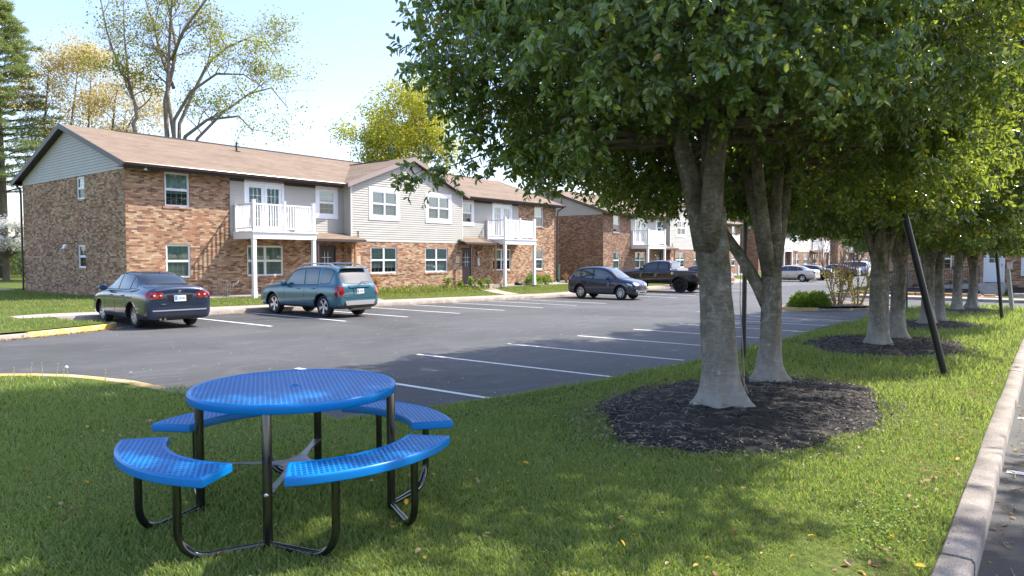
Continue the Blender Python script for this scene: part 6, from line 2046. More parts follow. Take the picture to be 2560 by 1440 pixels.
# chair on the balcony of the second building
def chair(loc, rz):
    root = empty('balcony_chair', loc, rz, 'teal-backed chair on the balcony of the second building', 'chair')
    mb = MB(); mb.box(-.24, .24, -.24, .24, .42, .45); mb.build('seat', 'teal_plastic', root, bevel=0.005)
    mb = MB(); mb.box(-.24, .24, .22, .25, .5, .98); mb.build('backrest', 'teal_plastic', root, bevel=0.005)
    for x in (-.22, .22):
        for y in (-.22, .22):
            mb = MB(); mb.tube([(x, y, 0), (x, y, .42 if y < 0 else .9)], .012, 6); mb.build('leg', 'white_vinyl', root)
chair((45.1 + 6.5, 27.26 - 0.75, -0.13 + 2.60), R(200))

# dandelions by the yellow kerb
random.seed(77)
for k, (x, y, h, t) in enumerate([(3.35, 10.95, .17, 'bud'), (3.2, 11.05, .12, 'bud'), (3.42, 10.7, .20, 'bud'), (3.55, 10.62, .18, 'bud'), (3.62, 10.4, .16, 'clock'), (3.58, 10.45, .11, 'bud'), (3.85, 9.85, .14, 'bud'), (3.8, 9.7, .12, 'bud'), (3.3, 10.8, .03, 'flower'), (3.75, 9.55, .04, 'flower'), (3.9, 9.2, .17, 'clock')]):
    z = isl_z(x, y)
    mb = MB(); lx = random.uniform(-.03, .03)
    mb.tube([(0, 0, -.03), (lx * .5, 0, h * .5), (lx, 0, h)], .0035, 4); 
    root = empty('dandelion', (x, y, z), 0, ['second closed dandelion head from the left at the yellow kerb', 'leftmost and shortest closed dandelion head at the yellow kerb', 'tallest closed dandelion head at the yellow kerb', 'closed dandelion head right of the tallest one', 'round white dandelion clock among the closed heads', 'short closed dandelion head under the left white clock', 'closed dandelion head at the right end of the yellow kerb', 'short closed dandelion head at the right end of the yellow kerb', 'left yellow dandelion flower low in the grass at the kerb', 'right yellow dandelion flower low in the grass at the kerb', 'lone white dandelion clock on a tall stalk by the grey kerb'][k], 'dandelion', 'dandelions by the near yellow kerb')
    mb.build('stem', 'dandelion_stem', root)
    mb = MB()
    if t == 'clock': mb.lathe([(0, -.022), (.016, -.016), (.023, 0), (.016, .016), (0, .022)], 10, Matrix.Translation((lx, 0, h)))
    elif t == 'bud': mb.lathe([(0, -.012), (.009, -.004), (.007, .01), (.010, .016), (0, .017)], 8, Matrix.Translation((lx, 0, h)))
    else: mb.lathe([(0, .006), (.02, .004), (.022, .0), (0, -.006)], 12, Matrix.Translation((lx, 0, h)))
    mb.build('flower_head', {'bud': 'dandelion_stem', 'clock': 'petal_speck', 'flower': 'dandelion_yellow'}[t], root, smooth=True)
# twiggy branch lying at the lot edge
mb = MB(); random.seed(4)
mb.tube([(19.3, 5.45, lot_z(19) + .03), (20.2, 5.3, lot_z(20) + .12), (21.2, 5.2, lot_z(21) + .16), (22.0, 5.0, lot_z(22) + .2)], [.012, .016, .014, .008], 5)
mb.tube([(20.2, 5.3, lot_z(20) + .12), (20.6, 5.6, lot_z(20) + .05), (21.3, 5.75, lot_z(21) + .02)], [.01, .008, .004], 4)
o = mb.build('fallen_branch', 'brown_bark'); tag(o, 'thin dark branch lying across the edge of the lot', 'branch')

# ------------------------------------------------------------------ cars
def car(name, label, paint, cat, st, wheels, Rw, Wt, glass_side, glass_rear, glass_front, lamps, extras=None, clad=None, rim='rim', spokes=5, tyre_w=0.22, loc=(0, 0, 0), rz=0, group=None, wellr=0.06, bedcut=None, seams=(), handles=(), glass='car_glass'):
    """local axes: x forward from the rear bumper, y to the left, z up
    st: (x, half width, bottom, shoulder, top, cabin half width at shoulder, roof half width)"""
    root = empty(name, loc, rz, label, cat, group)
    mb = MB(); rows = []
    for (x, w, zb, zs, zt, cw, rw) in st:
        c = min(1, max(0, (zt - zs - 0.08) / 0.30)); l = lambda a, b: a + (b - a) * c
        hz = zt - zs
        pts = [(0, zb), (w * .55, zb), (w * .86, zb + .01), (w * .97, zb + .07), (w, zb + .33 * (zs - zb)), (w * 1.0, zb + .66 * (zs - zb)), (w * .985, zs - .07), (w * .95, zs - .012),
               (l(w * .88, cw), l(zs + hz * .5, zs + .02)), (l(w * .76, cw * .6 + rw * .4), l(zt - .012, zs + .45 * hz)), (l(w * .60, rw * 1.0), l(zt, zt - .075)), (l(w * .45, rw * .84), l(zt + .008, zt - .015)), (l(w * .22, rw * .42), l(zt + .016, zt + .008)), (0, zt + l(.02, .015))]
        ring = [(x, y, z) for y, z in pts] + [(x, -y, z) for y, z in reversed(pts[1:-1])]
        rows.append(len(mb.v)); mb.v += ring
    m = len(ring); np_ = len(pts)
    for a, b in zip(rows, rows[1:]):
        for k in range(m):
            k2 = (k + 1) % m
            lo = k if k < np_ else m - k - 1
            mb.mi = 1 if (clad is not None and lo < clad) else 0
            mb.face((a + k, b + k, b + k2, a + k2))
    mb.mi = 0
    mb.face([rows[0] + k for k in range(m)]); mb.face([rows[-1] + k for k in range(m - 1, -1, -1)])
    body = mb.build('body', [paint, 'grey_plastic', 'well_black'], root, smooth=True)
    bm = bmesh.new(); bm.from_mesh(body.data); bmesh.ops.recalc_face_normals(bm, faces=bm.faces); bm.to_mesh(body.data); bm.free()
    ss = body.modifiers.new('s', 'SUBSURF'); ss.levels = 2; ss.render_levels = 2
    dg = bpy.context.evaluated_depsgraph_get()
    me = bpy.data.meshes.new_from_object(body.evaluated_get(dg)); body.modifiers.clear(); body.data = me
    bvh = BVHTree.FromPolygons([v.co.copy() for v in me.vertices], [tuple(p.vertices) for p in me.polygons])
    # wheel openings (and the bed of a pickup) cut out
    cut = MB()
    for xa in wheels:
        for s in (-1, 1):
            y0, y1 = sorted((s * (Wt - tyre_w - 0.10), s * 1.4))
            cut.lathe([(0, y0), (Rw + wellr, y0), (Rw + wellr, y1), (0, y1)], 36, Matrix.Translation((xa, 0, Rw)) @ Matrix.Rotation(R(-90), 4, 'X'))
    if bedcut: cut.box(*bedcut)
    co = cut.build('cutter', 'well_black'); co.parent = root
    bm = bmesh.new(); bm.from_mesh(co.data); bmesh.ops.remove_doubles(bm, verts=bm.verts, dist=1e-4); bmesh.ops.recalc_face_normals(bm, faces=bm.faces); bm.to_mesh(co.data); bm.free()
    bo = body.modifiers.new('b', 'BOOLEAN'); bo.operation = 'DIFFERENCE'; bo.object = co; bo.solver = 'EXACT'; bo.material_mode = 'TRANSFER'
    bpy.context.view_layer.update(); dg = bpy.context.evaluated_depsgraph_get()
    me2 = bpy.data.meshes.new_from_object(body.evaluated_get(dg)); body.modifiers.clear(); body.data = me2
    bpy.data.objects.remove(co)
    # patches laid on the skin
    def patch(nm, mat, axis, s, tops, bots, off=0.006, n=14, mrows=6, parent=body, skirt=0.02):
        """tops / bots: polylines (a, z) with increasing a; a is x for side patches, y for end patches"""
        a0 = max(tops[0][0], bots[0][0]); a1 = min(tops[-1][0], bots[-1][0])
        ti = lambda L, t: np.interp(t, [0, 1], [0, 0])
        G = []
        for j in range(mrows + 1):
            row = []
            for i in range(n + 1):
                t = i / n
                xt = np.interp(t, np.linspace(0, 1, len(tops)), [p[0] for p in tops]); zt_ = np.interp(t, np.linspace(0, 1, len(tops)), [p[1] for p in tops])
                xb = np.interp(t, np.linspace(0, 1, len(bots)), [p[0] for p in bots]); zb_ = np.interp(t, np.linspace(0, 1, len(bots)), [p[1] for p in bots])
                f = j / mrows
                a = xb + (xt - xb) * f; z = zb_ + (zt_ - zb_) * f
                if axis == 'y': o_, d_ = Vector((a, 3 * s, z)), Vector((0, -s, 0))
                else: o_, d_ = Vector((12 * s if s > 0 else -4, a, z)), Vector((-s, 0, 0))
                h = bvh.ray_cast(o_, d_)
                if h[0] is None: row.append(None)
                else:
                    nn = h[1] if h[1].dot(d_) < 0 else -h[1]
                    row.append((h[0] + nn * off, nn))
            G.append(row)
        if any(c is None for r_ in G for c in r_): 
            last = next((c for r_ in G for c in r_ if c is not None), None)
            if last is None: return None
            for r_ in G:
                for i in range(len(r_)):
                    if r_[i] is None: r_[i] = last
                    last = r_[i]
        q = MB(); W = n + 1
        for r_ in G:
            for p, nn in r_: q.v.append(tuple(p))
        for j in range(mrows):
            for i in range(n):
                f = (j * W + i, j * W + i + 1, (j + 1) * W + i + 1, (j + 1) * W + i)
                q.face(f)
        bd = [(0, i) for i in range(n)] + [(j, n) for j in range(mrows)] + [(mrows, i) for i in range(n, 0, -1)] + [(j, 0) for j in range(mrows, 0, -1)]
        base = len(q.v)
        for j, i in bd: q.v.append(tuple(G[j][i][0] - G[j][i][1] * skirt))
        for k in range(len(bd)):
            k2 = (k + 1) % len(bd)
            q.face((bd[k][0] * W + bd[k][1], base + k, base + k2, bd[k2][0] * W + bd[k2][1]))
        o = q.build(nm, mat, parent, smooth='auto', angle=40)
        b_ = bmesh.new(); b_.from_mesh(o.data); bmesh.ops.recalc_face_normals(b_, faces=b_.faces); b_.to_mesh(o.data); b_.free()
        return o
    for s in (-1, 1):
        for i, (t, b) in enumerate(glass_side):
            # dark seal round each pane
            xm = sum(p[0] for p in t + b) / len(t + b); zm = sum(p[1] for p in t + b) / len(t + b)
            gr = lambda L: [(xm + (p[0] - xm) * 1.06, zm + (p[1] - zm) * 1.10) for p in L]
            patch('window_seal', 'black_plastic', 'y', s, gr(t), gr(b), 0.003)
            patch('side_window', glass, 'y', s, t, b, 0.007)
        for seam in seams:
            (xa_, za_), (xb_, zb_) = seam
            patch('door_seam', 'well_black', 'y', s, [(xa_ - .006, za_), (xa_ + .006, za_)], [(xb_ - .006, zb_), (xb_ + .006, zb_)], 0.0015, 1, 10, skirt=0.005)
        for hx, hz in handles:
            h = bvh.ray_cast(Vector((hx, 3 * s, hz)), Vector((0, -s, 0)))
            if h[0]:
                q = MB(); q.box(hx - .09, hx + .09, h[0].y - .012, h[0].y + .028 * s if s > 0 else h[0].y - 0.028, hz - .016, hz + .016) if s > 0 else q.box(hx - .09, hx + .09, h[0].y - .028, h[0].y + .012, hz - .016, hz + .016)
                q.build('door_handle', paint, body, bevel=0.006)
    for kind, (t, b) in (('rear_window', glass_rear), ('windscreen', glass_front)):
        if t:
            s = -1 if kind == 'rear_window' else 1
            zm = sum(p[1] for p in t + b) / len(t + b)
            patch('window_seal', 'black_plastic', 'x', s, [(p[0] * 1.04, zm + (p[1] - zm) * 1.07) for p in t], [(p[0] * 1.04, zm + (p[1] - zm) * 1.07) for p in b], 0.003)
            patch(kind, glass, 'x', s, t, b, 0.008)
    for nm, mat, axis, s, t, b, off in lamps:
        patch(nm, mat, axis, s, t, b, off, 8, 4)
    # wheels
    for xa in wheels:
        for s in (-1, 1):
            M = Matrix.Translation((xa, s * Wt, Rw)) @ Matrix.Rotation(R(-90 * s), 4, 'X')
            q = MB(); w = tyre_w; rr = Rw * 0.68
            q.lathe([(rr, -w), (Rw * .93, -w), (Rw * .985, -w * .9), (Rw, -w * .75), (Rw, -w * .25), (Rw * .985, -w * .1), (Rw * .93, -0.008), (Rw * .86, 0.0), (rr + .012, -0.004), (rr, -.02)], 40, M, close=True)
            ty = q.build('wheel', 'tyre', root, smooth='auto', angle=35)
            q = MB()
            q.lathe([(rr + .002, -.012), (rr - .012, -.006), (rr - .02, -.03), (rr - .025, -w * .5)], 32, M)
            q.lathe([(0, -.022), (.05, -.022), (.062, -.035), (.062, -.06)], 20, M)
            for k in range(spokes):
                a = 2 * PI * k / spokes + .3
                wd = 0.30 / spokes * 1.25
                S_ = M @ Matrix.Rotation(a, 4, 'Z')
                q.v += [tuple(S_ @ Vector(p)) for p in ((.04, -wd * .40, -.03), (rr - .012, -wd * .75, -.016), (rr - .012, wd * .75, -.016), (.04, wd * .40, -.03), (.04, -wd * .40, -.07), (rr - .012, -wd * .75, -.06), (rr - .012, wd * .75, -.06), (.04, wd * .40, -.07))]
                b = len(q.v) - 8
                for f in ((0, 1, 2, 3), (7, 6, 5, 4), (0, 4, 5, 1), (1, 5, 6, 2), (2, 6, 7, 3), (3, 7, 4, 0)): q.face([b + i for i in f])
            q.build('rim', rim, ty, smooth='auto', angle=30)
            q = MB(); q.lathe([(0, -.085), (rr - .02, -.085), (rr - .02, -.10)], 24, M); q.build('brake_disc', 'well_black', ty)
    if extras: extras(root, body, patch, bvh, paint)
    return root

def mirror(body, x, y, z, paint, sc=1.0, low='black_plastic'):
    for s in (-1, 1):
        q = MB(); q.lathe([(0, -.09), (.05, -.085), (.075, -.04), (.08, .03), (.065, .07), (0, .075)], 12, Matrix.Translation((x, s * (y + .12), z)) @ Matrix.Diagonal((.75 * sc, 1.35 * sc, sc, 1)) @ Matrix.Rotation(R(90), 4, 'Y'))
        q.tube([(x - .02, s * (y - .04), z - .06), (x, s * (y + .06), z - .02)], .02, 6)
        q.build('side_mirror', paint, body, smooth='auto')

def plate(root, x, z, w=0.31, h=0.155, ang=0, back=True, holder=None):
    M = Matrix.Translation((x, 0, z)) @ Matrix.Rotation(R(ang), 4, 'Y')
    q = MB(); q.box(-.008, 0.004, -w / 2, w / 2, -h / 2, h / 2, M); p = q.build('licence_plate', 'plate_white', root)
    q = MB(); q.box(-.0105, -.0085, w * .22, w * .46, -h * .3, h * .38, M); q.build('plate_emblem', 'plate_blue', p)
    q = MB()
    for i in range(5): q.box(-.0105, -.0085, -w * .42 + i * w * .115, -w * .36 + i * w * .115, -h * .18, h * .2, M)
    q.build('plate_marks', 'grey_ink', p)
    return p
def jetta_like(name, label, paint, cat, loc, rz, group=None, L=4.55, emblem=True, lid=True, rimk='rim', sp=9, kx=1.0, tail='round', spoke_seed=0):
    k = L / 4.55
    st = [(0.0, .70, .40, .80, .86, .5, .4), (0.015, .78, .30, .90, 1.02, .55, .45), (0.06, .84, .24, .945, 1.085, .6, .5), (0.16, .865, .22, .955, 1.105, .64, .5), (0.50, .885, .20, .96, 1.115, .70, .54), (0.74, .885, .20, .96, 1.13, .72, .55),
          (1.02, .887, .20, .955, 1.29, .735, .56), (1.32, .888, .20, .95, 1.405, .745, .57), (1.72, .89, .20, .95, 1.465, .75, .58), (2.2, .89, .20, .945, 1.488, .75, .585), (2.65, .89, .20, .94, 1.46, .75, .58), (2.95, .888, .20, .93, 1.365, .745, .58),
          (3.28, .885, .20, .92, 1.165, .73, .58), (3.52, .88, .20, .90, 1.035, .68, .55), (3.85, .87, .21, .86, .965, .62, .5), (4.18, .86, .21, .80, .895, .55, .45), (4.40, .815, .22, .73, .82, .5, .4), (4.51, .74, .24, .64, .72, .45, .35), (4.55, .66, .28, .58, .64, .4, .3), (4.57, .55, .36, .54, .58, .4, .3)]
    st = [(a[0] * k,) + a[1:] for a in st]
    gs = [([(1.06, 1.09), (1.22, 1.24), (1.44, 1.335)], [(1.04, 1.045), (1.2, 1.03), (1.44, 1.02)]),
          ([(1.50, 1.35), (1.8, 1.385), (2.27, 1.392)], [(1.50, 1.015), (1.9, 1.005), (2.30, .998)]),
          ([(2.37, 1.388), (2.62, 1.365), (2.86, 1.265), (3.08, 1.12)], [(2.36, .997), (2.65, .99), (2.95, .985), (3.24, .985)])]
    gs = [([(p[0] * k, p[1]) for p in t], [(p[0] * k, p[1]) for p in b]) for t, b in gs]
    gr_ = ([(-.50, 1.375), (-.3, 1.395), (0, 1.405), (.3, 1.395), (.50, 1.375)], [(-.64, 1.145), (-.3, 1.155), (0, 1.16), (.3, 1.155), (.64, 1.145)])
    gf = ([(-.52, 1.36), (0, 1.405), (.52, 1.36)], [(-.66, 1.03), (0, 1.05), (.66, 1.03)])
    lamps = []
    for s in (-1, 1):
        y0, y1 = sorted((s * .44, s * .74))
        lamps.append(('tail_light', 'tail_red', 'x', -1, [(y0, .955), (y1, .955)], [(y0, .80), (y1, .785)], .010))
        lamps.append(('tail_light', 'tail_red', 'y', s, [(.03, .93), (.20, .95)], [(.03, .79), (.16, .81)], .010))
        y0, y1 = sorted((s * .40, s * .70))
        lamps.append(('headlight', 'headlight', 'x', 1, [(y0, .70), (y1, .73)], [(y0, .60), (y1, .58)], .012))
    lamps.append(('bumper_strip', 'silver_plastic', 'x', -1, [(-.70, .505), (.70, .505)], [(-.70, .475), (.70, .475)], .014))
    lamps.append(('lower_bumper', 'black_plastic', 'x', -1, [(-.55, .36), (.55, .36)], [(-.50, .265), (.50, .265)], .006))
    def ex(root, body, patch, bvh, paint):
        mirror(body, 3.0 * k, .84, 1.03, paint, 1.15)
        h = bvh.ray_cast(Vector((-3, 0, .79)), Vector((1, 0, 0)))[0]
        patch('plate_recess', 'well_black', 'x', -1, [(-.34, .885), (.34, .885)], [(-.27, .70), (.27, .70)], 0.002, 6, 3)
        plate(root, h.x - 0.006, .795, ang=4)
        patch('boot_seam', 'well_black', 'x', -1, [(-.66, .632), (.66, .632)], [(-.66, .624), (.66, .624)], 0.002, 12, 1, skirt=.004)
        if tail == 'round':
            for s in (-1, 1):
                for y, r in ((.655, .062), (.50, .050)):
                    hh = bvh.ray_cast(Vector((-3, s * y, .873)), Vector((1, 0, 0)))
                    q = MB(); M = Matrix.Translation(hh[0] + Vector((-.012, 0, 0))) @ Matrix.Rotation(R(-90), 4, 'Y')
                    q.lathe([(r * .45, .004), (r * .9, .010), (r, .004), (r, -.01)], 20, M); q.build('lamp_ring', 'tail_red', body, smooth=True)
                    q = MB(); q.lathe([(0, .012), (r * .4, .008), (r * .45, .0)], 14, M); q.build('reverse_lamp', 'tail_clear', body, smooth=True)
        if emblem:
            hh = bvh.ray_cast(Vector((-3, 0, .985)), Vector((1, 0, 0)))
            M = Matrix.Translation(hh[0] + Vector((-.004, 0, 0))) @ Matrix.Rotation(R(-80), 4, 'Y')
            q = MB(); q.lathe([(.047, 0), (.047, .008), (.056, .008), (.056, 0)], 24, M)
            for (a, b) in (((.03, .036), (.004, .012)), ((.03, -.036), (.004, -.012)), ((.004, .012), (.02, 0)), ((.004, -.012), (.02, 0)), ((.012, .042), (-.036, .02)), ((-.036, .02), (-.008, 0)), ((-.008, 0), (-.036, -.02)), ((-.036, -.02), (.012, -.042))):
                q.tube([tuple(M @ Vector((a[0], a[1], .005))), tuple(M @ Vector((b[0], b[1], .005)))], .004, 4)
            q.build('emblem', 'chrome', body)
            for y in (.44, .50):
                q = MB(); q.tube([(hh[0].x + 0.45, 0, 1.2)] * 2, .001, 3)
            q = MB()
            for y0, y1, z in ((.36, .50, .655), (.36, .46, .640)):
                hh = bvh.ray_cast(Vector((-3, y0, z)), Vector((1, 0, 0)))[0]
                q.box(hh.x - .010, hh.x - .003, y0, y1, z, z + .010)
            q.build('badge', 'chrome', body)
            q = MB(); q.lathe([(0, .10), (.008, .09), (.012, 0)], 6, Matrix.Translation((1.42 * k, 0, 1.40)) @ Matrix.Rotation(R(-35), 4, 'Y')); q.build('aerial', 'black_plastic', body)
            for s in (-.06, .06):
                q = MB(); q.tube([(-.005, .45 + s, .27), (.25, .45 + s, .26)], .028, 10); q.build('tailpipe', 'exhaust', root, smooth='auto')
        else:
            q = MB(); q.tube([(0.02, .5, .25), (.3, .5, .25)], .03, 8); q.build('tailpipe', 'exhaust', root)
    wh = (1.08 * k, 3.658 * k)
    return car(name, label, paint, cat, st, wh, .322, .80, gs, gr_, gf, lamps, ex, rim=rimk, spokes=sp, loc=loc, rz=rz, group=group, wellr=.05,
               seams=(((2.32 * k, .93), (2.32 * k, .26)), ((3.2 * k, .90), (3.14 * k, .26)), ((1.60 * k, .93), (1.42 * k, .62)), ((1.42 * k, .62), (1.50 * k, .30))), handles=((1.72 * k, .84), (2.62 * k, .83)))

UP = R(90)   # cars of the far row head towards the buildings (+Y)
A_ = (9.05, 18.35)
jetta_like('sedan', 'dark slate-blue sedan parked nose-in at the left end of the far row', 'paint_slate', 'car', (8.96, 18.15, lot_z(9.1)), R(85.5), 'sedans in the far row', spoke_seed=1, sp=9).scale = (0.96, 0.97, 1.0)
jetta_like('sedan', 'silver-beige sedan parked far down the lot, seen between the trunks', 'paint_silver', 'car', (66.9, 18.0, lot_z(60)), UP, 'sedans in the far row', L=4.8, emblem=False, tail='x', sp=5)
jetta_like('sedan', 'dark grey sedan parked just beyond the silver-beige one', 'paint_grey', 'car', (72.0, 18.0, lot_z(60)), UP, 'sedans in the far row', L=4.7, emblem=False, tail='x', sp=7)
jetta_like('sedan', 'near-black sedan behind the bare shrubs of the planted island', 'paint_dark', 'car', (79.4, 17.3, lot_z(60)), UP, 'sedans in the far row', L=4.7, emblem=False, tail='x', sp=7)

def suv(name, label, paint, cat, loc, rz, group=None):
    """boxy crossover seen from the rear quarter"""
    st = [(0.0, .74, .42, .72, .78, .6, .5), (.03, .84, .34, .86, 1.02, .72, .62), (.10, .885, .31, .98, 1.12, .76, .66), (.22, .90, .29, 1.02, 1.34, .81, .72), (.36, .905, .28, 1.03, 1.575, .825, .735), (.50, .905, .28, 1.035, 1.635, .825, .735),
          (.95, .905, .28, 1.03, 1.665, .825, .735), (1.6, .905, .28, 1.02, 1.68, .825, .735), (2.2, .905, .28, 1.01, 1.67, .825, .735), (2.65, .905, .28, 1.0, 1.62, .82, .72), (2.95, .905, .28, .995, 1.50, .81, .70),
          (3.28, .90, .28, .99, 1.27, .80, .68), (3.52, .895, .28, .975, 1.12, .76, .62), (3.8, .89, .28, .96, 1.085, .7, .6), (4.25, .875, .28, .94, 1.05, .65, .55), (4.56, .85, .28, .89, .99, .6, .5), (4.70, .80, .30, .82, .91, .5, .4), (4.75, .74, .34, .74, .80, .4, .3), (4.77, .6, .42, .64, .68, .4, .3)]
    gs = [([(.56, 1.53), (.72, 1.55), (.98, 1.555)], [(.84, 1.10), (.95, 1.095), (1.12, 1.095)][0:3]),
          ([(1.22, 1.555), (1.55, 1.565), (1.86, 1.56)], [(1.24, 1.07), (1.55, 1.065), (1.88, 1.06)]),
          ([(2.0, 1.558), (2.35, 1.535), (2.66, 1.45), (2.98, 1.25)], [(2.0, 1.06), (2.4, 1.05), (2.8, 1.045), (3.2, 1.05)])]
    gs[0] = ([(.44, 1.48), (.62, 1.535), (.98, 1.55)], [(.60, 1.12), (.82, 1.10), (1.12, 1.10)])
    gr_ = ([(-.62, 1.50), (-.3, 1.53), (0, 1.535), (.3, 1.53), (.62, 1.50)], [(-.72, 1.12), (-.3, 1.10), (0, 1.10), (.3, 1.10), (.72, 1.12)])
    gf = ([(-.58, 1.50), (0, 1.56), (.58, 1.50)], [(-.70, 1.08), (0, 1.10), (.70, 1.08)])
    lamps = []
    for s in (-1, 1):
        y0, y1 = sorted((s * .70, s * .85))
        lamps.append(('tail_light', 'tail_red', 'x', -1, [(y0, 1.02), (y1, 1.02)], [(y0, .72), (y1, .74)], .012))
        lamps.append(('tail_light', 'tail_red', 'y', s, [(.05, 1.0), (.30, 1.0)], [(.04, .72), (.20, .70)], .012))
        y0, y1 = sorted((s * .45, s * .78))
        lamps.append(('headlight', 'headlight', 'x', 1, [(y0, .84), (y1, .84)], [(y0, .70), (y1, .68)], .012))
        lamps.append(('side_moulding', paint, 'y', s, [(1.30, .66), (3.1, .65)], [(1.30, .58), (3.1, .57)], .016))
    lamps.append(('skid_plate', 'silver_plastic', 'x', -1, [(-.66, .56), (.66, .56)], [(-.60, .42), (.60, .42)], .03))
    def ex(root, body, patch, bvh, paint):
        mirror(body, 2.98, .87, 1.08, paint, 1.2)
        for s in (-1, 1):
            q = MB(); y = s * .60
            q.tube([(.62, y, 1.645), (.74, y, 1.715), (.9, y, 1.735), (2.1, y, 1.745), (2.28, y, 1.735), (2.45, y, 1.66)], .021, 8)
            q.tube([(1.5, y, 1.66), (1.5, y, 1.735)], .018, 6)
            q.build('roof_rail', 'silver_plastic', root, smooth='auto')
        q = MB(); q.prism([(-.60, 0), (.60, 0), (.52, .22), (-.52, .22)], 0, .025, Matrix.Translation((.20, 0, 1.585)) @ Matrix.Rotation(R(-90), 4, 'Z') @ Matrix.Rotation(R(8), 4, 'X'))
        q.build('spoiler', paint, body)
        patch('plate_recess', 'well_black', 'x', -1, [(-.34, .965), (.34, .965)], [(-.34, .945), (.34, .945)], 0.004, 6, 2)
        patch('tailgate_handle', paint, 'x', -1, [(-.46, 1.03), (.46, 1.03)], [(-.46, .97), (.46, .97)], 0.03, 8, 3)
        patch('plate_holder', paint, 'x', -1, [(-.30, .94), (.30, .94)], [(-.26, .74), (.26, .74)], 0.014, 8, 3)
        h = bvh.ray_cast(Vector((-3, 0, .86)), Vector((1, 0, 0)))[0]
        plate(root, h.x - .022, .855, ang=3)
        patch('tailgate_seam', 'well_black', 'x', -1, [(-.70, .642), (.70, .642)], [(-.70, .634), (.70, .634)], 0.002, 12, 1, skirt=.004)
        q = MB(); q.tube([(0.02, -.10, 1.17), (-.01, -.02, 1.11), (-.04, 0.05, 1.06)], .010, 5); q.tube([(0.06, -.12, 1.17), (0.03, -.42, 1.14)], .008, 5); q.build('wiper', 'black_plastic', body)
        q = MB(); q.tube([(.22, .25, .30), (.22, -.62, .31)], .085, 14); q.tube([(0.02, .40, .27), (.22, .32, .29)], .03, 8); q.build('muffler', 'exhaust', root, smooth='auto')
        q = MB()
        for y0, y1, z in ((.46, .66, .70), (.52, .66, .745)):
            hh = bvh.ray_cast(Vector((-3, y0, z)), Vector((1, 0, 0)))[0]; q.box(hh.x - .010, hh.x - .003, y0, y1, z, z + .014)
        q.build('badge', 'chrome', body)
        q = MB(); q.tube([(1.0, -.15, 1.66), (.86, -.15, 1.80)], .005, 4); q.build('aerial', 'black_plastic', body)
    return car(name, label, paint, cat, st, (.98, 3.84), .355, .825, gs, gr_, gf, lamps, ex, clad=3, spokes=5, loc=loc, rz=rz, group=group, wellr=.065, tyre_w=.23, glass='car_glass_clear',
               seams=(((1.93, 1.02), (1.93, .36)), ((3.12, 1.0), (3.06, .36)), ((1.16, 1.04), (1.18, .9)), ((1.18, .9), (1.42, .40))), handles=((1.42, .93), (2.28, .92)))
suv('crossover', 'teal-blue boxy crossover with roof rails, parked nose-in beside the slate sedan', 'paint_teal', 'car', (14.80, 18.05, lot_z(14.8)), R(92)).scale = (0.92, 0.95, 1.0)
suv('crossover', 'red vehicle almost hidden behind the nearest trunk, beyond the black pickup', 'paint_red', 'car', (47.7, 18.6, lot_z(48)), UP)

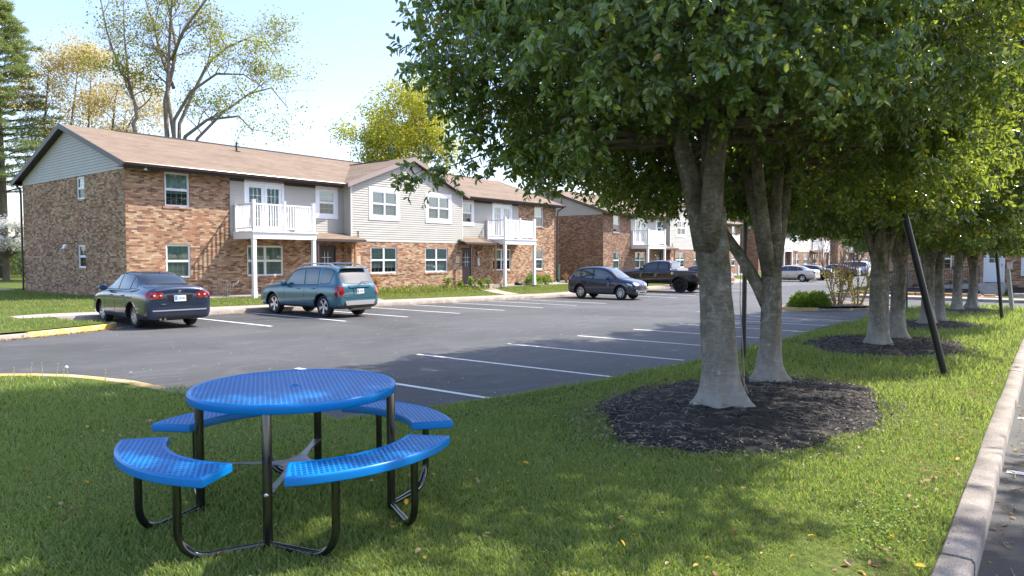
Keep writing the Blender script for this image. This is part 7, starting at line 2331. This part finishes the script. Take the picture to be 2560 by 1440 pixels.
def crossover(name, label, paint, cat, loc, rz):
    """rounded crossover seen from the front quarter"""
    st = [(0.0, .70, .42, .76, .80, .5, .4), (.04, .82, .32, .92, 1.05, .68, .55), (.16, .89, .28, 1.02, 1.22, .74, .58), (.36, .905, .25, 1.05, 1.46, .78, .655), (.60, .91, .24, 1.05, 1.575, .78, .655), (1.0, .915, .24, 1.03, 1.63, .79, .665),
          (1.6, .915, .24, 1.0, 1.66, .79, .67), (2.2, .915, .24, .98, 1.645, .79, .67), (2.6, .915, .24, .97, 1.58, .79, .67), (2.95, .915, .24, .965, 1.43, .775, .655), (3.3, .91, .24, .96, 1.22, .76, .655), (3.55, .905, .24, .95, 1.08, .72, .58),
          (3.9, .895, .24, .92, 1.03, .68, .55), (4.2, .88, .24, .89, .985, .62, .5), (4.42, .835, .24, .83, .92, .5, .4), (4.52, .76, .26, .74, .82, .4, .3), (4.56, .68, .30, .64, .70, .4, .3), (4.58, .55, .38, .58, .62, .4, .3)]
    gs = [([(.40, 1.36), (.62, 1.46), (.86, 1.50)], [(.46, 1.14), (.68, 1.11), (.90, 1.10)]),
          ([(.98, 1.505), (1.35, 1.53), (1.72, 1.535)], [(.99, 1.09), (1.35, 1.06), (1.73, 1.04)]),
          ([(1.84, 1.532), (2.25, 1.515), (2.62, 1.42), (3.0, 1.22)], [(1.84, 1.035), (2.25, 1.02), (2.7, 1.01), (3.2, 1.02)])]
    gr_ = ([(-.56, 1.46), (0, 1.50), (.56, 1.46)], [(-.66, 1.14), (0, 1.13), (.66, 1.14)])
    gf = ([(-.52, 1.50), (-.25, 1.545), (0, 1.555), (.25, 1.545), (.52, 1.50)], [(-.70, 1.08), (-.3, 1.08), (0, 1.085), (.3, 1.08), (.70, 1.08)])
    lamps = []
    for s in (-1, 1):
        y0, y1 = sorted((s * .34, s * .78))
        lamps.append(('headlight', 'headlight', 'x', 1, [(y0, .80) if s > 0 else (y0, .86), (y1, .86) if s > 0 else (y1, .80)], [(y0, .73), (y1, .73)], .012))
        lamps.append(('headlight', 'headlight', 'y', s, [(4.02, .86), (4.36, .78)], [(4.10, .78), (4.36, .72)], .010))
        y0, y1 = sorted((s * .56, s * .68))
        lamps.append(('fog_lamp', 'headlight', 'x', 1, [(y0, .52), (y1, .52)], [(y0, .45), (y1, .45)], .012))
        lamps.append(('tail_light', 'tail_red', 'y', s, [(.05, 1.04), (.36, 1.05)], [(.10, .93), (.30, .98)], .010))
        y0, y1 = sorted((s * .50, s * .82))
        lamps.append(('tail_light', 'tail_red', 'x', -1, [(y0, 1.04), (y1, 1.04)], [(y0, .90), (y1, .90)], .012))
    lamps.append(('grille', 'black_plastic', 'x', 1, [(-.33, .72), (0, .735), (.33, .72)], [(-.22, .56), (0, .54), (.22, .56)], .010))
    lamps.append(('grille_trim', 'chrome', 'x', 1, [(-.24, .565), (0, .545), (.24, .565)], [(-.22, .545), (0, .52), (.22, .545)], .022))
    lamps.append(('lower_bumper', 'silver_plastic', 'x', 1, [(-.50, .45), (.50, .45)], [(-.46, .30), (.46, .30)], .016))
    lamps.append(('lower_intake', 'well_black', 'x', 1, [(-.36, .42), (.36, .42)], [(-.34, .36), (.34, .36)], .022))
    def ex(root, body, patch, bvh, paint):
        mirror(body, 2.86, .87, 1.08, paint, 1.15)
        hh = bvh.ray_cast(Vector((9, 0, .68)), Vector((-1, 0, 0)))[0]
        M = Matrix.Translation(hh + Vector((.02, 0, 0))) @ Matrix.Rotation(R(80), 4, 'Y')
        q = MB(); q.lathe([(.050, 0), (.050, .008), (.062, .008), (.062, 0)], 24, M @ Matrix.Diagonal((.8, 1.1, 1, 1)))
        q.tube([tuple(M @ Vector(p)) for p in ((-.02, -.05, .006), (-.012, -.02, .006), (.016, 0, .006), (-.012, .02, .006), (-.02, .05, .006))], .006, 4)
        q.build('emblem', 'chrome', body)
        q = MB(); q.prism([(-.12, -.02), (.02, -.03), (.02, .03), (-.12, .02)], 0, .05, Matrix.Translation((.62, 0, 1.60))); q.build('shark_fin_aerial', paint, body)
    return car(name, label, paint, cat, st, (.92, 3.62), .355, .835, gs, gr_, gf, lamps, ex, clad=4, spokes=10, loc=loc, rz=rz, wellr=.055, tyre_w=.22, glass='car_glass_clear',
               seams=(((1.78, 1.0), (1.78, .36)), ((3.0, .97), (2.98, .36)), ((.95, 1.02), (1.05, .8)), ((1.05, .8), (1.34, .40))), handles=((1.12, .92), (2.10, .90)))
crossover('crossover', 'navy-blue crossover parked with its silver-trimmed front towards the lot', 'paint_navy', 'car', (32.96, 21.75, lot_z(33)), R(-88)).scale = (0.90, 0.93, 1.05)

def pickup(name, label, paint, loc, rz):
    Z = .24
    st = [(0.0, .88, .72, 1.28, 1.35, .7, .6), (.04, .96, .62, 1.34, 1.40, .8, .7), (.3, .985, .60, 1.36, 1.425, .8, .7), (1.2, .99, .60, 1.365, 1.43, .8, .7), (1.9, .99, .60, 1.365, 1.435, .8, .7), (1.985, .99, .60, 1.365, 1.46, .82, .68),
          (2.03, .99, .60, 1.365, 1.92, .84, .68), (2.12, .99, .60, 1.365, 1.99, .85, .69), (2.6, .99, .60, 1.365, 2.03, .86, .70), (3.2, .99, .60, 1.36, 2.025, .86, .70), (3.65, .99, .60, 1.355, 1.95, .86, .69), (3.95, .99, .60, 1.35, 1.78, .85, .68),
          (4.22, .985, .60, 1.34, 1.56, .82, .66), (4.42, .98, .60, 1.32, 1.475, .78, .62), (4.9, .97, .60, 1.28, 1.43, .7, .6), (5.4, .96, .60, 1.25, 1.40, .66, .55), (5.68, .94, .60, 1.20, 1.34, .6, .5), (5.79, .90, .61, 1.12, 1.24, .6, .5), (5.83, .82, .66, 1.0, 1.10, .5, .4), (5.85, .7, .72, .92, .98, .5, .4)]
    gs = [([(2.16, 1.87), (2.45, 1.89), (2.78, 1.885)], [(2.16, 1.44), (2.45, 1.435), (2.80, 1.43)]),
          ([(2.90, 1.885), (3.30, 1.86), (3.62, 1.76), (3.92, 1.60)], [(2.90, 1.43), (3.3, 1.42), (3.7, 1.41), (4.12, 1.42)])]
    gr_ = ([(-.56, 1.86), (0, 1.88), (.56, 1.86)], [(-.64, 1.50), (0, 1.50), (.64, 1.50)])
    gf = ([(-.58, 1.86), (0, 1.90), (.58, 1.86)], [(-.70, 1.50), (0, 1.51), (.70, 1.50)])
    lamps = []
    for s in (-1, 1):
        lamps.append(('tail_light', 'tail_red', 'y', s, [(.03, 1.28), (.16, 1.28)], [(.03, .96), (.16, .96)], .014))
        y0, y1 = sorted((s * .82, s * .94))
        lamps.append(('tail_light', 'tail_red', 'x', -1, [(y0, 1.28), (y1, 1.28)], [(y0, .96), (y1, .96)], .014))
        lamps.append(('headlight', 'headlight', 'y', s, [(5.35, 1.16), (5.66, 1.08)], [(5.40, 1.0), (5.66, .98)], .012))
    def ex(root, body, patch, bvh, paint):
        mirror(body, 3.86, .98, 1.50, paint, 1.5)
        q = MB(); q.box(-.10, .02, -.88, .88, .66, .84); q.build('rear_bumper', 'black_plastic', root, bevel=.02)
        q = MB(); q.tube([(1.3, -.8, .50), (1.3, .8, .50)], .06, 8); q.tube([(4.87, -.8, .50), (4.87, .8, .50)], .06, 8)
        q.box(.3, 5.4, -.48, -.38, .52, .64); q.box(.3, 5.4, .38, .48, .52, .64); q.build('chassis', 'well_black', root)
        q = MB(); q.box(1.5, 1.94, -.80, .80, 1.30, 1.50); q.build('bed_toolbox', 'silver_plastic', root, bevel=.01)
        hh = bvh.ray_cast(Vector((1.78, 3, 1.2)), Vector((0, -1, 0)))[0]
        q = MB(); q.lathe([(0, .004), (.075, .004), (.085, 0)], 20, Matrix.Translation((1.78, hh.y + .003, 1.22)) @ Matrix.Rotation(R(-90), 4, 'X')); q.build('fuel_door', 'chrome', body)
        for s in (-1, 1):
            for xa in (1.3, 4.87):
                q = MB(); n = 14
                for i in range(n + 1):
                    a = R(5 + 170 * i / n)
                    for r_, y in ((.53, .985), (.53, 1.06), (.60, 1.05), (.62, .985)):
                        q.v.append((xa + r_ * math.cos(a), s * y, .46 + r_ * math.sin(a)))
                for i in range(n):
                    for k in range(3): q.face((i * 4 + k, i * 4 + k + 1, (i + 1) * 4 + k + 1, (i + 1) * 4 + k))
                q.build('fender_flare', 'black_plastic', body, smooth='auto')
    return car(name, label, paint, 'pickup truck', st, (1.3, 4.87), .46, .94, gs, gr_, gf, lamps, ex, rim='rim_black', spokes=8, loc=loc, rz=rz, wellr=.075, tyre_w=.30,
               bedcut=(.07, 1.93, -.86, .86, .95, 2.5), seams=(((2.84, 1.40), (2.84, .68)), ((4.10, 1.36), (4.10, .70)), ((2.06, 1.40), (2.06, .68))), handles=((2.30, 1.26), (3.05, 1.25)))
pickup('pickup_truck', 'black lifted pickup truck behind the navy crossover', 'paint_black', (42.25, 18.10, lot_z(42)), UP)

def minivan(name, label, paint, loc, rz):
    st = [(0.0, .74, .40, .78, .84, .6, .5), (.04, .88, .30, .98, 1.16, .76, .64), (.14, .95, .26, 1.08, 1.50, .82, .68), (.35, .98, .24, 1.08, 1.70, .84, .70), (1.0, .99, .23, 1.06, 1.76, .85, .72), (2.0, .99, .23, 1.04, 1.77, .85, .72), (2.9, .99, .23, 1.02, 1.72, .85, .71), (3.3, .985, .23, 1.01, 1.58, .84, .70),
          (3.75, .98, .23, 1.0, 1.30, .82, .68), (4.05, .97, .23, .98, 1.12, .76, .64), (4.5, .94, .24, .90, 1.0, .7, .6), (4.85, .86, .26, .78, .86, .6, .5), (5.02, .7, .34, .62, .68, .4, .3)]
    gs = [([(.30, 1.58), (.8, 1.64), (1.35, 1.65)], [(.40, 1.16), (.8, 1.14), (1.35, 1.13)]), ([(1.47, 1.65), (1.9, 1.66), (2.3, 1.655)], [(1.47, 1.12), (1.9, 1.10), (2.3, 1.10)]), ([(2.42, 1.65), (2.8, 1.62), (3.2, 1.48), (3.5, 1.28)], [(2.42, 1.10), (2.8, 1.08), (3.2, 1.07), (3.66, 1.08)])]
    gr_ = ([(-.6, 1.58), (0, 1.6), (.6, 1.58)], [(-.7, 1.16), (0, 1.16), (.7, 1.16)]); gf = ([(-.6, 1.60), (0, 1.64), (.6, 1.60)], [(-.74, 1.12), (0, 1.13), (.74, 1.12)])
    lamps = []
    for s in (-1, 1):
        lamps.append(('tail_light', 'tail_red', 'y', s, [(.06, 1.1), (.2, 1.1)], [(.06, .8), (.16, .8)], .012)); lamps.append(('headlight', 'headlight', 'y', s, [(4.5, .88), (4.8, .80)], [(4.6, .78), (4.8, .72)], .012))
    def ex(root, body, patch, bvh, paint): mirror(body, 3.45, .95, 1.15, paint, 1.3)
    return car(name, label, paint, 'minivan', st, (1.05, 4.1), .35, .87, gs, gr_, gf, lamps, ex, spokes=6, loc=loc, rz=rz, seams=(((2.36, 1.0), (2.36, .34)), ((3.5, .98), (3.5, .34))), handles=((2.5, .95),))
minivan('minivan', 'white minivan at the far end of the lot, beside the second pair of trunks', 'paint_white', (90.9, 18.6, lot_z(90)), UP)
